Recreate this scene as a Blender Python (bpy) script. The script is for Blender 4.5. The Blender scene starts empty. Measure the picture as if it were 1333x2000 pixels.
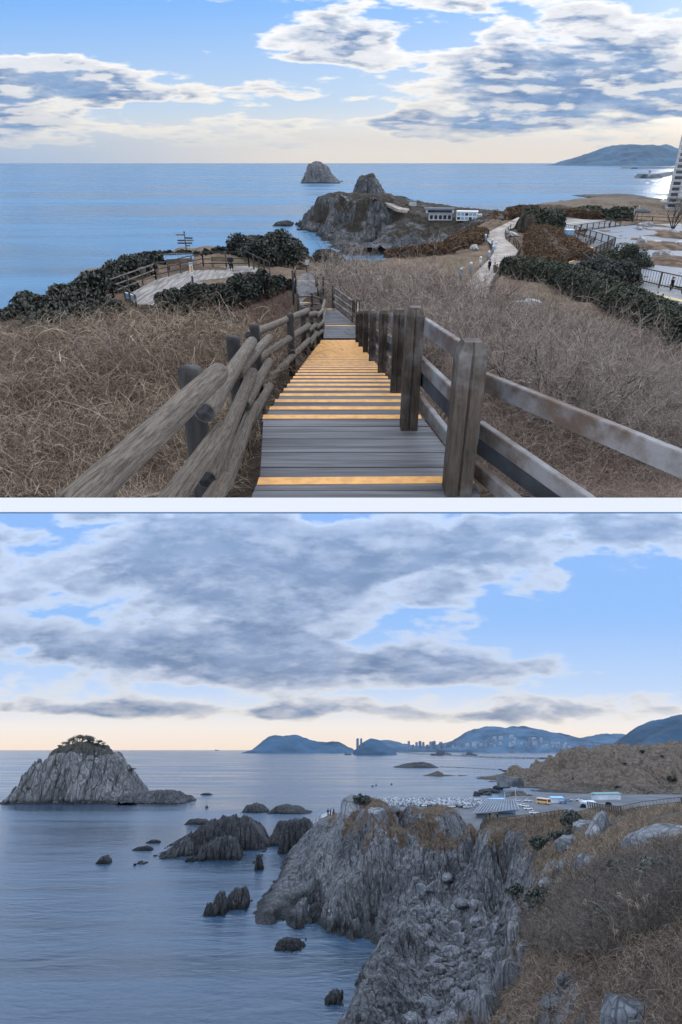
import bpy, bmesh, math, random
import numpy as np
from mathutils import Matrix, Vector, Euler
R = math.radians
C = bpy.context.scene.collection
rs = np.random.RandomState(7)
random.seed(5)

# ------------------------------------------------------------------ camera model
F = 1193.0                      # focal length in photo pixels (photo is 1333 x 2000)
TH = math.atan2(683, F)         # the upper place: level horizon sits 29.8 degrees above the optical axis
HA = 35.0                       # eye above the sea, upper place
HB = 40.0                       # eye above the sea, lower place
PSI = math.atan2(464, F)
PHI = TH + PSI                  # the lower place stands on ground sloping away under the white slab
CAM = Vector((0, 0, HA))
TB = Matrix.Translation(CAM) @ Matrix.Rotation(-PHI, 4, 'X') @ Matrix.Translation((0, 0, -HB))
TA = Matrix.Identity(4)

def ray(px, py, fr='A'):
    a = -TH if fr == 'A' else PSI
    x, y, z = px - 666.5, F, -(py - 1000.0)
    return (x, y*math.cos(a) - z*math.sin(a), y*math.sin(a) + z*math.cos(a))
def H0(fr): return HA if fr == 'A' else HB
def atz(px, py, z, fr='A'):
    d = ray(px, py, fr); k = (z - H0(fr))/d[2]
    return Vector((d[0]*k, d[1]*k, z))
def aty(px, py, y, fr='A'):
    d = ray(px, py, fr); k = y/d[1]
    return Vector((d[0]*k, y, H0(fr) + d[2]*k))
def atc(px, py, zc, fr='A'):    # at optical depth zc
    d = ray(px, py, fr); k = zc/F
    return Vector((d[0]*k, d[1]*k, H0(fr) + d[2]*k))
def upto(p, py, fr='A'):        # z above plan point p that falls on picture row py
    d = ray(666.5, py, fr); return H0(fr) + d[2]/d[1]*p[1]
def pix(p, fr='A'):
    a = TH if fr == 'A' else -PSI
    x, y, z = p[0], p[1], p[2]-H0(fr)
    c = y*math.cos(a) - z*math.sin(a); v = y*math.sin(a) + z*math.cos(a)
    return 666.5 + F*x/c, 1000 - F*v/c
def pixn(P, fr='A'):
    a = TH if fr == 'A' else -PSI
    x, y, z = P[:, 0], P[:, 1], P[:, 2]-H0(fr)
    c = y*math.cos(a) - z*math.sin(a); v = y*math.sin(a) + z*math.cos(a)
    c = np.maximum(c, 1e-3)
    return 666.5 + F*x/c, 1000 - F*v/c

# ------------------------------------------------------------------ noise
def _h(ix, iy, s):
    n = (ix.astype(np.int64)*374761393 + iy.astype(np.int64)*668265263 + s*2246822519) & 0xffffffff
    n = ((n ^ (n >> 13))*1274126177) & 0xffffffff
    n = ((n ^ (n >> 15))*2654435761) & 0xffffffff
    return ((n ^ (n >> 16)) & 0xffffff)/float(0xffffff)
def noise2(x, y, s=0):
    x = np.asarray(x, float); y = np.asarray(y, float)
    ix = np.floor(x); iy = np.floor(y); fx = x-ix; fy = y-iy
    u = fx*fx*fx*(fx*(fx*6-15)+10); v = fy*fy*fy*(fy*(fy*6-15)+10)
    def g(dx, dy):
        a = _h(ix+dx, iy+dy, s)*2*np.pi
        return np.cos(a)*(fx-dx) + np.sin(a)*(fy-dy)
    a = g(0, 0)*(1-u)+g(1, 0)*u; b = g(0, 1)*(1-u)+g(1, 1)*u
    return (a*(1-v)+b*v)*1.5
def fbm(x, y, o=4, s=0, gain=.5):
    r = 0; a = 1
    for k in range(o):
        r = r + a*noise2(x*2**k + 17.3*k, y*2**k - 9.1*k, s+k); a *= gain
    return r
def ridged(x, y, o=4, s=0, gain=.5):
    r = 0; a = 1
    for k in range(o):
        r = r + a*(1-2*np.abs(noise2(x*2**k + 7.3*k, y*2**k - 3.1*k, s+k))); a *= gain
    return r
def vor(x, y, s=0):
    ix = np.floor(x); iy = np.floor(y)
    f1 = np.full(x.shape, 9.); f2 = np.full(x.shape, 9.); cid = np.zeros(x.shape)
    for dx in (-1, 0, 1):
        for dy in (-1, 0, 1):
            cx = ix+dx; cy = iy+dy
            px = cx + .1+.8*_h(cx, cy, s); py = cy + .1+.8*_h(cx, cy, s+11)
            d = np.hypot(px-x, py-y); hh = _h(cx, cy, s+23)
            n = d < f1
            f2 = np.where(n, f1, np.minimum(f2, d)); cid = np.where(n, hh, cid); f1 = np.where(n, d, f1)
    return f1, f2, cid
def sstep(a, b, x):
    t = np.clip((x-a)/(b-a), 0, 1); return t*t*(3-2*t)

# ------------------------------------------------------------------ scene helpers
def tag(o, label=None, cat=None, group=None, kind=None):
    if label: o['label'] = label
    if cat: o['category'] = cat
    if group: o['group'] = group
    if kind: o['kind'] = kind
    return o
def FR(fr): return TA if fr == 'A' else TB
def place(o, loc=(0, 0, 0), rz=0, fr='A', sc=1):
    o.matrix_world = FR(fr) @ Matrix.Translation(loc) @ Matrix.Rotation(rz, 4, 'Z') @ Matrix.Scale(sc, 4)
    return o
def thing(name, label, cat, loc=(0, 0, 0), rz=0, group=None, fr='A', sc=1):
    o = bpy.data.objects.new(name, None); C.objects.link(o); o.empty_display_size = .2
    place(o, loc, rz, fr, sc); return tag(o, label, cat, group)
def npmesh(name, V, Fc, mat, parent=None, smooth=False, attrs=None):
    me = bpy.data.meshes.new(name)
    V = np.asarray(V, np.float32); Fc = np.asarray(Fc, np.int32); k = Fc.shape[1]
    me.vertices.add(len(V)); me.vertices.foreach_set('co', V.ravel())
    me.loops.add(Fc.size); me.loops.foreach_set('vertex_index', Fc.ravel())
    me.polygons.add(len(Fc)); me.polygons.foreach_set('loop_start', np.arange(len(Fc), dtype=np.int32)*k)
    if smooth: me.polygons.foreach_set('use_smooth', np.ones(len(Fc), bool))
    for an, av in (attrs or {}).items():
        at = me.attributes.new(an, 'FLOAT', 'POINT'); at.data.foreach_set('value', np.asarray(av, np.float32))
    me.update(calc_edges=True); me.materials.append(mat)
    o = bpy.data.objects.new(name, me); C.objects.link(o)
    if parent: o.parent = parent
    return o
class MB:
    """collects shapes and links them as one mesh object"""
    def __init__(s): s.v = []; s.f = []; s.sm = []
    def add(s, vs, fs, smooth=False):
        n = len(s.v); s.v += [tuple(v) for v in vs]; s.f += [tuple(i+n for i in f) for f in fs]; s.sm += [smooth]*len(fs)
        return s
    def box(s, c, d, rz=0, M=None, taper=1):
        x, y, z = d[0]/2, d[1]/2, d[2]/2
        vs = [Vector((a*x*(taper if cc > 0 else 1), b*y*(taper if cc > 0 else 1), cc*z)) for cc in (-1, 1) for a, b in ((-1, -1), (1, -1), (1, 1), (-1, 1))]
        T = Matrix.Translation(c) @ (M.to_4x4() if M is not None else Matrix.Rotation(rz, 4, 'Z'))
        return s.add([T @ v for v in vs], [(3, 2, 1, 0), (4, 5, 6, 7), (0, 1, 5, 4), (1, 2, 6, 5), (2, 3, 7, 6), (3, 0, 4, 7)])
    def beam(s, a, b, w, h, up=(0, 0, 1)):           # box from a to b, width w, height h
        a = Vector(a); b = Vector(b); d = b-a; L = d.length; y = d.normalized()
        x = y.cross(Vector(up)).normalized(); z = x.cross(y)
        M = Matrix((x, y, z)).transposed()
        return s.box((a+b)/2, (w, L, h), M=M)
    def tube(s, pts, rad, n=8, cap=True, smooth=True):
        pts = [Vector(p) for p in pts]; rad = rad if hasattr(rad, '__len__') else [rad]*len(pts)
        vs = []; fs = []; ref = None
        for i, p in enumerate(pts):
            t = (pts[min(i+1, len(pts)-1)] - pts[max(i-1, 0)]).normalized()
            if ref is None: ref = Vector((0, 0, 1)) if abs(t.z) < .9 else Vector((1, 0, 0))
            x = ref.cross(t).normalized(); y = t.cross(x); ref = y if False else ref
            for k in range(n):
                a = 2*math.pi*k/n; vs.append(p + x*(math.cos(a)*rad[i]) + y*(math.sin(a)*rad[i]))
        for i in range(len(pts)-1):
            for k in range(n):
                k2 = (k+1) % n; fs.append((i*n+k, i*n+k2, (i+1)*n+k2, (i+1)*n+k))
        s.add(vs, fs, smooth)
        if cap:
            n0 = len(s.v)-len(vs)
            s.f += [tuple(n0+k for k in range(n))[::-1], tuple(n0+(len(pts)-1)*n+k for k in range(n))]; s.sm += [False, False]
        return s
    def lathe(s, prof, n=12, c=(0, 0, 0), smooth=True):
        vs = []; fs = []
        for r, z in prof:
            for k in range(n):
                a = 2*math.pi*k/n; vs.append((c[0]+r*math.cos(a), c[1]+r*math.sin(a), c[2]+z))
        for i in range(len(prof)-1):
            for k in range(n):
                k2 = (k+1) % n; fs.append((i*n+k, i*n+k2, (i+1)*n+k2, (i+1)*n+k))
        fs.append(tuple(range(n))[::-1]); fs.append(tuple((len(prof)-1)*n+k for k in range(n)))
        return s.add(vs, fs, smooth)
    def prism(s, pts, z0, z1):
        n = len(pts); vs = [(p[0], p[1], z0) for p in pts] + [(p[0], p[1], z1) for p in pts]
        return s.add(vs, [tuple(range(n))[::-1], tuple(range(n, 2*n))] + [(i, (i+1) % n, n+(i+1) % n, n+i) for i in range(n)])
    def build(s, name, mat, parent=None, fr=None, loc=(0, 0, 0), rz=0, cut=False, bevel=0):
        me = bpy.data.meshes.new(name); me.from_pydata(s.v, [], s.f)
        me.polygons.foreach_set('use_smooth', s.sm); me.materials.append(mat)
        if cut or bevel:
            bm = bmesh.new(); bm.from_mesh(me)
            if bevel: bmesh.ops.bevel(bm, geom=bm.edges[:], offset=bevel, segments=1, affect='EDGES', clamp_overlap=True)
            if cut:
                off = Vector(); q = parent
                while q is not None: off = off + q.location; q = q.parent
                cutbm(bm, off)
            bm.to_mesh(me); bm.free()
        me.update()
        o = bpy.data.objects.new(name, me); C.objects.link(o)
        if parent: o.parent = parent
        if fr: place(o, loc, rz, fr)
        return o
# things of the upper place are cut off along the added white slab
CUTN = Vector(ray(666.5, 974)).normalized(); CUTN = Vector((0, -CUTN.z, CUTN.y))   # upward normal
def cutbm(bm, off=Vector()):
    r = bmesh.ops.bisect_plane(bm, geom=bm.verts[:]+bm.edges[:]+bm.faces[:], plane_co=CAM-off, plane_no=CUTN, clear_inner=True)
    es = [e for e in r['geom_cut'] if isinstance(e, bmesh.types.BMEdge)]
    if es:
        try: bmesh.ops.holes_fill(bm, edges=es)
        except Exception: pass
def children(o): return [c for c in o.children]
def copy_tree(o, M=None, parent=None):
    c = o.copy(); C.objects.link(c)
    if parent: c.parent = parent
    if M is not None: c.matrix_world = M
    for ch in list(o.children): copy_tree(ch, None, c)
    return c

# ------------------------------------------------------------------ materials
MATS = {}
class NT:
    def __init__(s, nt): s.nt = nt
    def n(s, t, **kw):
        nd = s.nt.nodes.new(t)
        for k, v in kw.items():
            if hasattr(nd, k) and not k[0].isupper(): setattr(nd, k, v)
        return nd
    def lk(s, a, b): s.nt.links.new(a, b)
    def val(s, x, sock):
        if hasattr(x, 'is_output') or hasattr(x, 'links'): s.lk(x, sock)
        else: sock.default_value = x
    def m(s, op, a, b=0.0, c=None, clamp=False):
        nd = s.n('ShaderNodeMath'); nd.operation = op; nd.use_clamp = clamp
        s.val(a, nd.inputs[0]); s.val(b, nd.inputs[1])
        if c is not None: s.val(c, nd.inputs[2])
        return nd.outputs[0]
    def vm(s, op, a, b=(0, 0, 0)):
        nd = s.n('ShaderNodeVectorMath'); nd.operation = op; s.val(a, nd.inputs[0]); s.val(b, nd.inputs[1]); return nd.outputs[0]
    def sm(s, x, a, b, o0=0.0, o1=1.0):
        nd = s.n('ShaderNodeMapRange'); nd.interpolation_type = 'SMOOTHSTEP'
        for i, v in enumerate((x, a, b, o0, o1)): s.val(v, nd.inputs[i])
        return nd.outputs[0]
    def lin(s, x, a, b, o0=0.0, o1=1.0):
        nd = s.n('ShaderNodeMapRange')
        for i, v in enumerate((x, a, b, o0, o1)): s.val(v, nd.inputs[i])
        return nd.outputs[0]
    def mix(s, f, a, b, mode='MIX'):
        nd = s.n('ShaderNodeMix'); nd.data_type = 'RGBA'; nd.blend_type = mode
        s.val(f, nd.inputs[0])
        for x, k in ((a, 6), (b, 7)):
            if isinstance(x, tuple) and len(x) == 3: x = x+(1,)
            s.val(x, nd.inputs[k])
        return nd.outputs[2]
    def noise(s, vec, scale, detail=3, rough=.5, dist=0, typ=None):
        nd = s.n('ShaderNodeTexNoise'); s.lk(vec, nd.inputs['Vector'])
        nd.inputs['Scale'].default_value = scale; nd.inputs['Detail'].default_value = detail
        nd.inputs['Roughness'].default_value = rough; nd.inputs['Distortion'].default_value = dist
        return nd.outputs[0]
    def voro(s, vec, scale, feature='F1'):
        nd = s.n('ShaderNodeTexVoronoi'); nd.feature = feature; s.lk(vec, nd.inputs['Vector']); nd.inputs['Scale'].default_value = scale
        return nd.outputs['Distance'] if feature != 'COL' else nd.outputs['Color']
    def map(s, vec, sc=(1, 1, 1), rot=(0, 0, 0), loc=(0, 0, 0)):
        nd = s.n('ShaderNodeMapping'); s.lk(vec, nd.inputs[0]); nd.inputs[1].default_value = loc; nd.inputs[2].default_value = rot; nd.inputs[3].default_value = sc
        return nd.outputs[0]
    def ramp(s, x, stops):
        nd = s.n('ShaderNodeValToRGB'); s.lk(x, nd.inputs[0]); cr = nd.color_ramp
        while len(cr.elements) < len(stops): cr.elements.new(.5)
        for e, (p, c) in zip(cr.elements, stops): e.position = p; e.color = tuple(c)+(1,) if len(c) == 3 else c
        return nd.outputs[0]
    def bump(s, h, strength=.5, dist=.1):
        nd = s.n('ShaderNodeBump'); s.lk(h, nd.inputs['Height']); nd.inputs['Strength'].default_value = strength; nd.inputs['Distance'].default_value = dist
        return nd.outputs[0]
def newmat(name):
    m = bpy.data.materials.new(name); m.use_nodes = True; nt = m.node_tree
    b = nt.nodes['Principled BSDF']; return m, NT(nt), b
def mat(name, col, rough=.7, metal=0, var=.15, vscale=3, bump=.2, bscale=20, spec=.3, col2=None, stretch=(1, 1, 1), rnd=None):
    """plain surface with broad colour variation and a fine grain"""
    if name in MATS: return MATS[name]
    m, N, b = newmat(name)
    tc = N.n('ShaderNodeTexCoord').outputs['Object']; tc = N.map(tc, stretch)
    c2 = col2 or tuple(x*(1-2*var) for x in col)
    f = N.sm(N.noise(tc, vscale, 4, .6), .35, .65)
    c = N.mix(f, tuple(min(1, x*(1+var)) for x in col), c2)
    if rnd:
        at = N.n('ShaderNodeAttribute'); at.attribute_name = 'rnd'
        c = N.mix(N.m('MULTIPLY', at.outputs['Fac'], rnd[0]), c, rnd[1])
    N.lk(c, b.inputs['Base Color']); b.inputs['Roughness'].default_value = rough
    b.inputs['Metallic'].default_value = metal; b.inputs['Specular IOR Level'].default_value = spec
    if bump: N.lk(N.bump(N.noise(tc, bscale, 3, .6), bump, .02), b.inputs['Normal'])
    MATS[name] = m; return m
# ------------------------------------------------------------------ camera
sc = bpy.context.scene
cd = bpy.data.cameras.new('camera'); cam = bpy.data.objects.new('camera', cd); C.objects.link(cam); sc.camera = cam
cam.location = CAM; cam.rotation_euler = (math.pi/2 - TH, 0, 0)
cd.sensor_fit = 'HORIZONTAL'; cd.sensor_width = 36; cd.lens = 36*F/1333; cd.clip_start = .1; cd.clip_end = 200000
sc.render.resolution_x = 682; sc.render.resolution_y = 1024
sc.view_settings.view_transform = 'Standard'; sc.view_settings.look = 'None'; sc.view_settings.exposure = .3; sc.view_settings.gamma = 1
try:
    sc.cycles.use_denoising = True; sc.cycles.denoiser = 'OPENIMAGEDENOISE'
    sc.cycles.max_bounces = 5; sc.cycles.diffuse_bounces = 2; sc.cycles.glossy_bounces = 3; sc.cycles.transmission_bounces = 2
    sc.cycles.transparent_max_bounces = 6; sc.cycles.volume_bounces = 0; sc.cycles.caustics_reflective = False; sc.cycles.caustics_refractive = False
    sc.cycles.sample_clamp_indirect = 4
except Exception: pass

# ------------------------------------------------------------------ sky
SUN_AZ = math.atan(.60); SUN_EL = R(13)
def uv_of(px, py, fr):
    d = ray(px, py, fr); return d[0]/d[1], d[2]/d[1]
def sky_color(N, vec, fr, blobs, base, sc_uv, seed, cov, shade, warm, edge, lit=5.0):
    """cloudy sky as a function of direction; u, v = tangents of bearing and elevation"""
    sp = N.n('ShaderNodeSeparateXYZ'); N.lk(vec, sp.inputs[0]); x, y, z = sp.outputs
    ya = N.m('MAXIMUM', N.m('ABSOLUTE', y), .25)
    u = N.m('DIVIDE', x, ya); v = N.m('DIVIDE', z, ya)
    cb = N.n('ShaderNodeCombineXYZ'); N.val(N.m('MULTIPLY', u, sc_uv[0]), cb.inputs[0])
    vv = N.m('POWER', N.m('MAXIMUM', N.m('ADD', v, .01), 0.0), .8)
    N.val(N.m('MULTIPLY', vv, sc_uv[1]), cb.inputs[1]); cb.inputs[2].default_value = seed
    P = cb.outputs[0]
    wn = N.n('ShaderNodeTexNoise'); N.lk(P, wn.inputs['Vector']); wn.inputs['Scale'].default_value = 2.2; wn.inputs['Detail'].default_value = 4
    PW = N.vm('ADD', P, N.vm('MULTIPLY', N.vm('SUBTRACT', wn.outputs['Color'], (.5, .5, .5)), (.45, .45, .2)))
    def puff(off):
        Pq = N.vm('ADD', PW, off); Pn_ = N.vm('ADD', P, off)
        a = N.noise(Pn_, 1.0, 8, .6, .1); v1 = N.voro(Pq, 2.6); v2 = N.voro(Pq, 6.5)
        return N.m('ADD', a, N.m('ADD', N.m('MULTIPLY', N.m('SUBTRACT', .42, v1), .16), N.m('MULTIPLY', N.m('SUBTRACT', .42, v2), .07)))
    n1 = puff((0, 0, 0)); n2 = puff((.07, .16, 0.0))
    acc = None; glow = None
    for (px, py, sx, sy, w) in blobs:
        u0, v0 = uv_of(px, py, fr); ux = abs(uv_of(px+sx, py, fr)[0]-u0); vx = abs(uv_of(px, py+sy, fr)[1]-v0)
        a = N.m('MULTIPLY', N.m('SUBTRACT', u, u0), 1/ux); b = N.m('MULTIPLY', N.m('SUBTRACT', v, v0), 1/vx)
        e = N.m('MULTIPLY', N.m('EXPONENT', N.m('MULTIPLY', N.m('ADD', N.m('MULTIPLY', a, a), N.m('MULTIPLY', b, b)), -1.0)), w)
        acc = e if acc is None else N.m('ADD', acc, e)
    def dens(n): return N.m('ADD', N.m('MULTIPLY', N.m('SUBTRACT', n, .5), 2.9), N.m('SUBTRACT', acc, cov))
    D = dens(n1); D2 = dens(n2)
    mask = N.sm(D, 0.0, edge)
    thick = N.sm(D, edge*.35, edge*2.3)
    l = N.m('MULTIPLY', N.m('SUBTRACT', D, D2), lit, clamp=True)
    core = N.mix(N.sm(N.noise(P, 2.3, 5, .6), .3, .7), shade[0], shade[1])
    hz = N.sm(v, 0.0, .16)
    edgec = N.mix(hz, warm[0], warm[1])
    core = N.mix(N.sm(N.noise(P, 5.0, 4, .6), .4, .75, 0.0, .35), core, edgec)
    cl = N.mix(thick, edgec, core)
    cl = N.mix(N.m('MULTIPLY', l, .62), cl, edgec)
    return u, v, mask, cl
def hx(r, g, b):
    f = lambda c: (c/255/12.92 if c <= 10 else ((c/255+.055)/1.055)**2.4)
    return (f(r), f(g), f(b), 1)

w = bpy.data.worlds.new('World'); sc.world = w; w.use_nodes = True
N = NT(w.node_tree); bg = w.node_tree.nodes['Background']; bg.inputs[1].default_value = .1
sk = N.n('ShaderNodeTexSky'); sk.sky_type = 'NISHITA'; sk.sun_disc = False; sk.sun_elevation = SUN_EL; sk.sun_rotation = SUN_AZ
sk.air_density = 1.0; sk.dust_density = .6; sk.ozone_density = 2.0
tc = N.n('ShaderNodeTexCoord').outputs['Generated']
A_BLOBS = [(60, 170, 170, 70, .8), (110, 120, 90, 40, .45), (300, 190, 120, 22, .30), (500, 175, 130, 22, .42), (400, 100, 60, 12, .18),
           (670, 70, 130, 38, .75), (620, 190, 160, 30, .35), (560, 115, 90, 18, .30), (900, 120, 130, 50, .45), (1120, 200, 260, 55, .75), (1050, 130, 120, 50, .55),
           (1250, 110, 150, 70, .6), (900, 15, 80, 30, .35), (1200, 20, 150, 30, .5), (100, 235, 260, 22, .25), (560, 240, 220, 14, .22), (1000, 240, 300, 14, .3),
           (270, 60, 190, 55, -.7), (430, 40, 100, 40, -.4), (860, 60, 70, 35, -.25)]
u, v, mask, cl = sky_color(N, tc, 'A', A_BLOBS, None, (4.6, 17.0), 3.7, .02,
    (tuple(c*10 for c in hx(92, 122, 164)[:3]), tuple(c*10 for c in hx(134, 160, 195)[:3])),
    (tuple(c*10 for c in hx(250, 238, 215)[:3]), tuple(c*10 for c in hx(250, 247, 243)[:3])), .22)
sky = N.mix(.82, sk.outputs[0], N.ramp(N.lin(v, 0.0, .35), [(0, tuple(c*10 for c in hx(225, 218, 210)[:3])), (.16, tuple(c*10 for c in hx(188, 206, 228)[:3])), (.5, tuple(c*10 for c in hx(116, 172, 240)[:3])), (1, tuple(c*10 for c in hx(80, 140, 220)[:3]))]))
ww = N.m('MULTIPLY', N.sm(v, .075, .005), N.sm(u, -.55, .05))
sky = N.mix(N.m('MULTIPLY', ww, .9), sky, tuple(c*10 for c in hx(250, 232, 206)[:3]))
ww2 = N.m('MULTIPLY', N.sm(v, .05, .0), N.sm(u, -.0, -.55))
sky = N.mix(N.m('MULTIPLY', ww2, .7), sky, tuple(c*10 for c in hx(160, 185, 214)[:3]))
sp = N.n('ShaderNodeSeparateXYZ'); N.lk(tc, sp.inputs[0])
mask = N.m('MULTIPLY', mask, N.sm(v, .0, .04, .25, 1.0))
col = N.mix(mask, sky, cl)
# unseen bright overcast behind the viewer and overhead, added to light near surfaces
back = N.mix(N.sm(N.noise(tc, 2.5, 5, .55), .35, .65), tuple(c*10 for c in (1.0, 1.1, 1.3)), tuple(c*10 for c in (1.9, 1.93, 2.0)))
col = N.mix(N.sm(sp.outputs[1], .22, -.1), col, back)
col = N.mix(N.sm(sp.outputs[2], .30, .6), col, back)
col = N.mix(N.sm(sp.outputs[2], .0, -.02), col, tuple(c*10 for c in hx(90, 120, 160)[:3]))
N.lk(col, bg.inputs[0])
try: w.cycles.sampling_method = 'MANUAL'; w.cycles.sample_map_resolution = 512
except Exception: pass

sl = bpy.data.lights.new('sun', 'SUN'); sl.energy = 3.2; sl.specular_factor = .18; sl.angle = R(11); sl.color = (1, .9, .76)
so = bpy.data.objects.new('sun', sl); C.objects.link(so)
sd = Vector((math.sin(SUN_AZ)*math.cos(SUN_EL), math.cos(SUN_AZ)*math.cos(SUN_EL), math.sin(SUN_EL)))
so.rotation_euler = (-sd).to_track_quat('-Z', 'Y').to_euler(); so.location = (60, 60, 90)

# sky over the lower place: a dome under the white slab, its unseen roof an added light
RD = 42000.0
def dome():
    vs = [(0, 0, 0)]; fs = []; n = 64; k = ray(666.5, 1003, 'B'); k = k[2]/k[1]
    for ring, r in enumerate((2.2, 40, 700, 9000, RD)):
        for i in range(n+1):
            a = R(-89.9) + R(179.8)*i/n; y = r*math.cos(a); x = r*math.sin(a)
            vs.append((x, y, k*y))
    for i in range(n+1):
        a = R(-89.9) + R(179.8)*i/n; vs.append((RD*math.sin(a), RD*math.cos(a), -RD*.06))
    vs = vs[1:]
    for rr in range(5):
        for i in range(n): fs.append((rr*(n+1)+i, rr*(n+1)+i+1, (rr+1)*(n+1)+i+1, (rr+1)*(n+1)+i))
    m, N, b = newmat('evening_sky'); m.node_tree.nodes.remove(b)
    em = N.n('ShaderNodeEmission'); out = m.node_tree.nodes['Material Output']; N.lk(em.outputs[0], out.inputs[0])
    tc = N.n('ShaderNodeTexCoord').outputs['Object']
    BL = [(300, 1090, 420, 110, .8), (650, 1120, 360, 120, .8), (200, 1280, 300, 60, .55), (560, 1300, 330, 45, .6), (860, 1300, 110, 32, .5), (900, 1120, 130, 90, .35), (1000, 1040, 120, 50, .5),
          (1260, 1040, 160, 50, .8), (1130, 1312, 90, 16, .42), (1300, 1315, 50, 14, .35), (80, 1388, 120, 14, .45), (330, 1385, 190, 18, .5), (540, 1392, 90, 12, .4), (1180, 1385, 240, 26, .6), (900, 1400, 110, 12, .45), (1280, 1350, 90, 20, .4), (760, 1385, 120, 14, .35),
          (1230, 1200, 120, 75, -1.0), (1080, 1235, 60, 50, -.3), (360, 1232, 28, 10, -.35), (40, 1272, 50, 12, -.45), (60, 1015, 60, 16, -.4), (700, 1352, 330, 10, -.25), (960, 1200, 45, 60, -.25), (1010, 1060, 40, 25, -.3), (350, 1428, 600, 16, -.5)]
    u, v, mask, cl = sky_color(N, tc, 'B', BL, None, (4.0, 9.0), 11.3, .10, (hx(90, 102, 128), hx(132, 144, 170)), (hx(255, 240, 214), hx(212, 219, 232)), .27, 1.7)
    sky = N.ramp(N.lin(v, 0.0, .4), [(0, hx(250, 226, 200)[:3]), (.09, hx(248, 236, 222)[:3]), (.22, hx(196, 214, 238)[:3]), (.5, hx(140, 182, 236)[:3]), (1, hx(112, 156, 218)[:3])])
    mask = N.m('MULTIPLY', mask, N.sm(v, .0, .03, .3, 1.0))
    col = N.mix(mask, sky, cl)
    N.lk(col, em.inputs[0]); em.inputs[1].default_value = 1.0
    try: m.cycles.emission_sampling = 'NONE'
    except Exception: pass
    V = np.array(vs); o = npmesh('sky', V, np.array(fs), m)
    m2, N, b = newmat('roof_fill_glow'); m2.node_tree.nodes.remove(b); em = N.n('ShaderNodeEmission'); N.lk(em.outputs[0], m2.node_tree.nodes['Material Output'].inputs[0])  # unseen roof glows brighter than the visible sky, added to light the lower place
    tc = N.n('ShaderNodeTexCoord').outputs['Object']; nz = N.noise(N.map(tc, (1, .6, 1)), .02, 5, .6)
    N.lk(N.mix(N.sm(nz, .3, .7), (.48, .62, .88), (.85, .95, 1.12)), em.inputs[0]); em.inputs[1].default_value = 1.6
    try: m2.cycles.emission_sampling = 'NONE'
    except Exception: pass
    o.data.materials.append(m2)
    for p in o.data.polygons[:4*64]: p.material_index = 1  # roof panels take the added glow
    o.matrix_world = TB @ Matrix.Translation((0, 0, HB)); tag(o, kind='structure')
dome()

# ------------------------------------------------------------------ water
def sea_mat(name, deep, rough, wscale, bstr, streak, spec=.5):
    m, N, b = newmat(name)
    tc = N.n('ShaderNodeTexCoord').outputs['Object']
    w1 = N.noise(N.map(tc, (1, 1.9, 1), (0, 0, .35)), wscale, 5, .62, .3)
    w2 = N.noise(N.map(tc, (1, 2.2, 1), (0, 0, -.25)), wscale*.23, 3, .6, .4)
    w3 = N.noise(N.map(tc, (.3, 1.6, 1)), streak, 4, .6, .5)
    h = N.m('ADD', N.m('MULTIPLY', w1, .55), N.m('MULTIPLY', w2, 1.3))
    N.lk(N.bump(h, bstr, 1.2), b.inputs['Normal'])
    f = N.sm(w3, .38, .62)
    c = N.mix(f, tuple(x*.75 for x in deep), tuple(x*1.25 for x in deep)); N.lk(c, b.inputs['Base Color'])
    N.lk(N.lin(f, 0.0, 1.0, rough, rough*1.8), b.inputs['Roughness'])
    b.inputs['IOR'].default_value = 1.33; b.inputs['Specular IOR Level'].default_value = spec
    return m
SEA_A = sea_mat('sea_blue', (.05, .15, .265), .18, .16, .55, .006)
SEA_B = sea_mat('sea_steel', (.03, .06, .10), .15, .22, .36, .01)
def sea(fr, y0, mt):
    vs = []; fs = []; ys = [y0, 300, 1500, 8000, 41000]; 
    for y in ys: vs += [(-y*1.4-200, y, 0), (y*1.4+200, y, 0)]
    for i in range(len(ys)-1): fs.append((2*i, 2*i+1, 2*i+3, 2*i+2))
    o = npmesh('sea', np.array(vs), np.array(fs), mt); place(o, fr=fr); tag(o, kind='structure')
sea('A', 70, SEA_A); sea('B', 40, SEA_B)

# ------------------------------------------------------------------ added white slab forming the gap between the two views
def slab():
    d1 = ray(666.5, 972); d2 = ray(666.5, 1000)
    k = 1.42/F; t = Vector((0, d1[1]*k, HA+d1[2]*k)); bt = Vector((0, d2[1]*k, HA+d2[2]*k))
    dirn = Vector((0, d1[1], d1[2])).normalized()*9
    mb = MB(); W = 6.0
    P = [t, bt, bt+dirn, t+dirn]
    vs = [(-W, p.y, p.z) for p in P] + [(W, p.y, p.z) for p in P]
    mb.add(vs, [(0, 3, 2, 1), (4, 5, 6, 7), (0, 1, 5, 4), (1, 2, 6, 5), (2, 3, 7, 6), (3, 0, 4, 7)])
    m, N, b = newmat('white_board'); b.inputs['Base Color'].default_value = (.93, .93, .93, 1); b.inputs['Roughness'].default_value = .8
    tcn = N.n('ShaderNodeTexCoord').outputs['Object']; N.lk(N.bump(N.noise(tcn, 30, 2), .03, .01), b.inputs['Normal'])
    o = mb.build('divider_slab', m); tag(o, 'long straight white slab edge added as the gap between the upper and the lower view', 'divider_slab', kind='structure')
slab()
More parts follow.
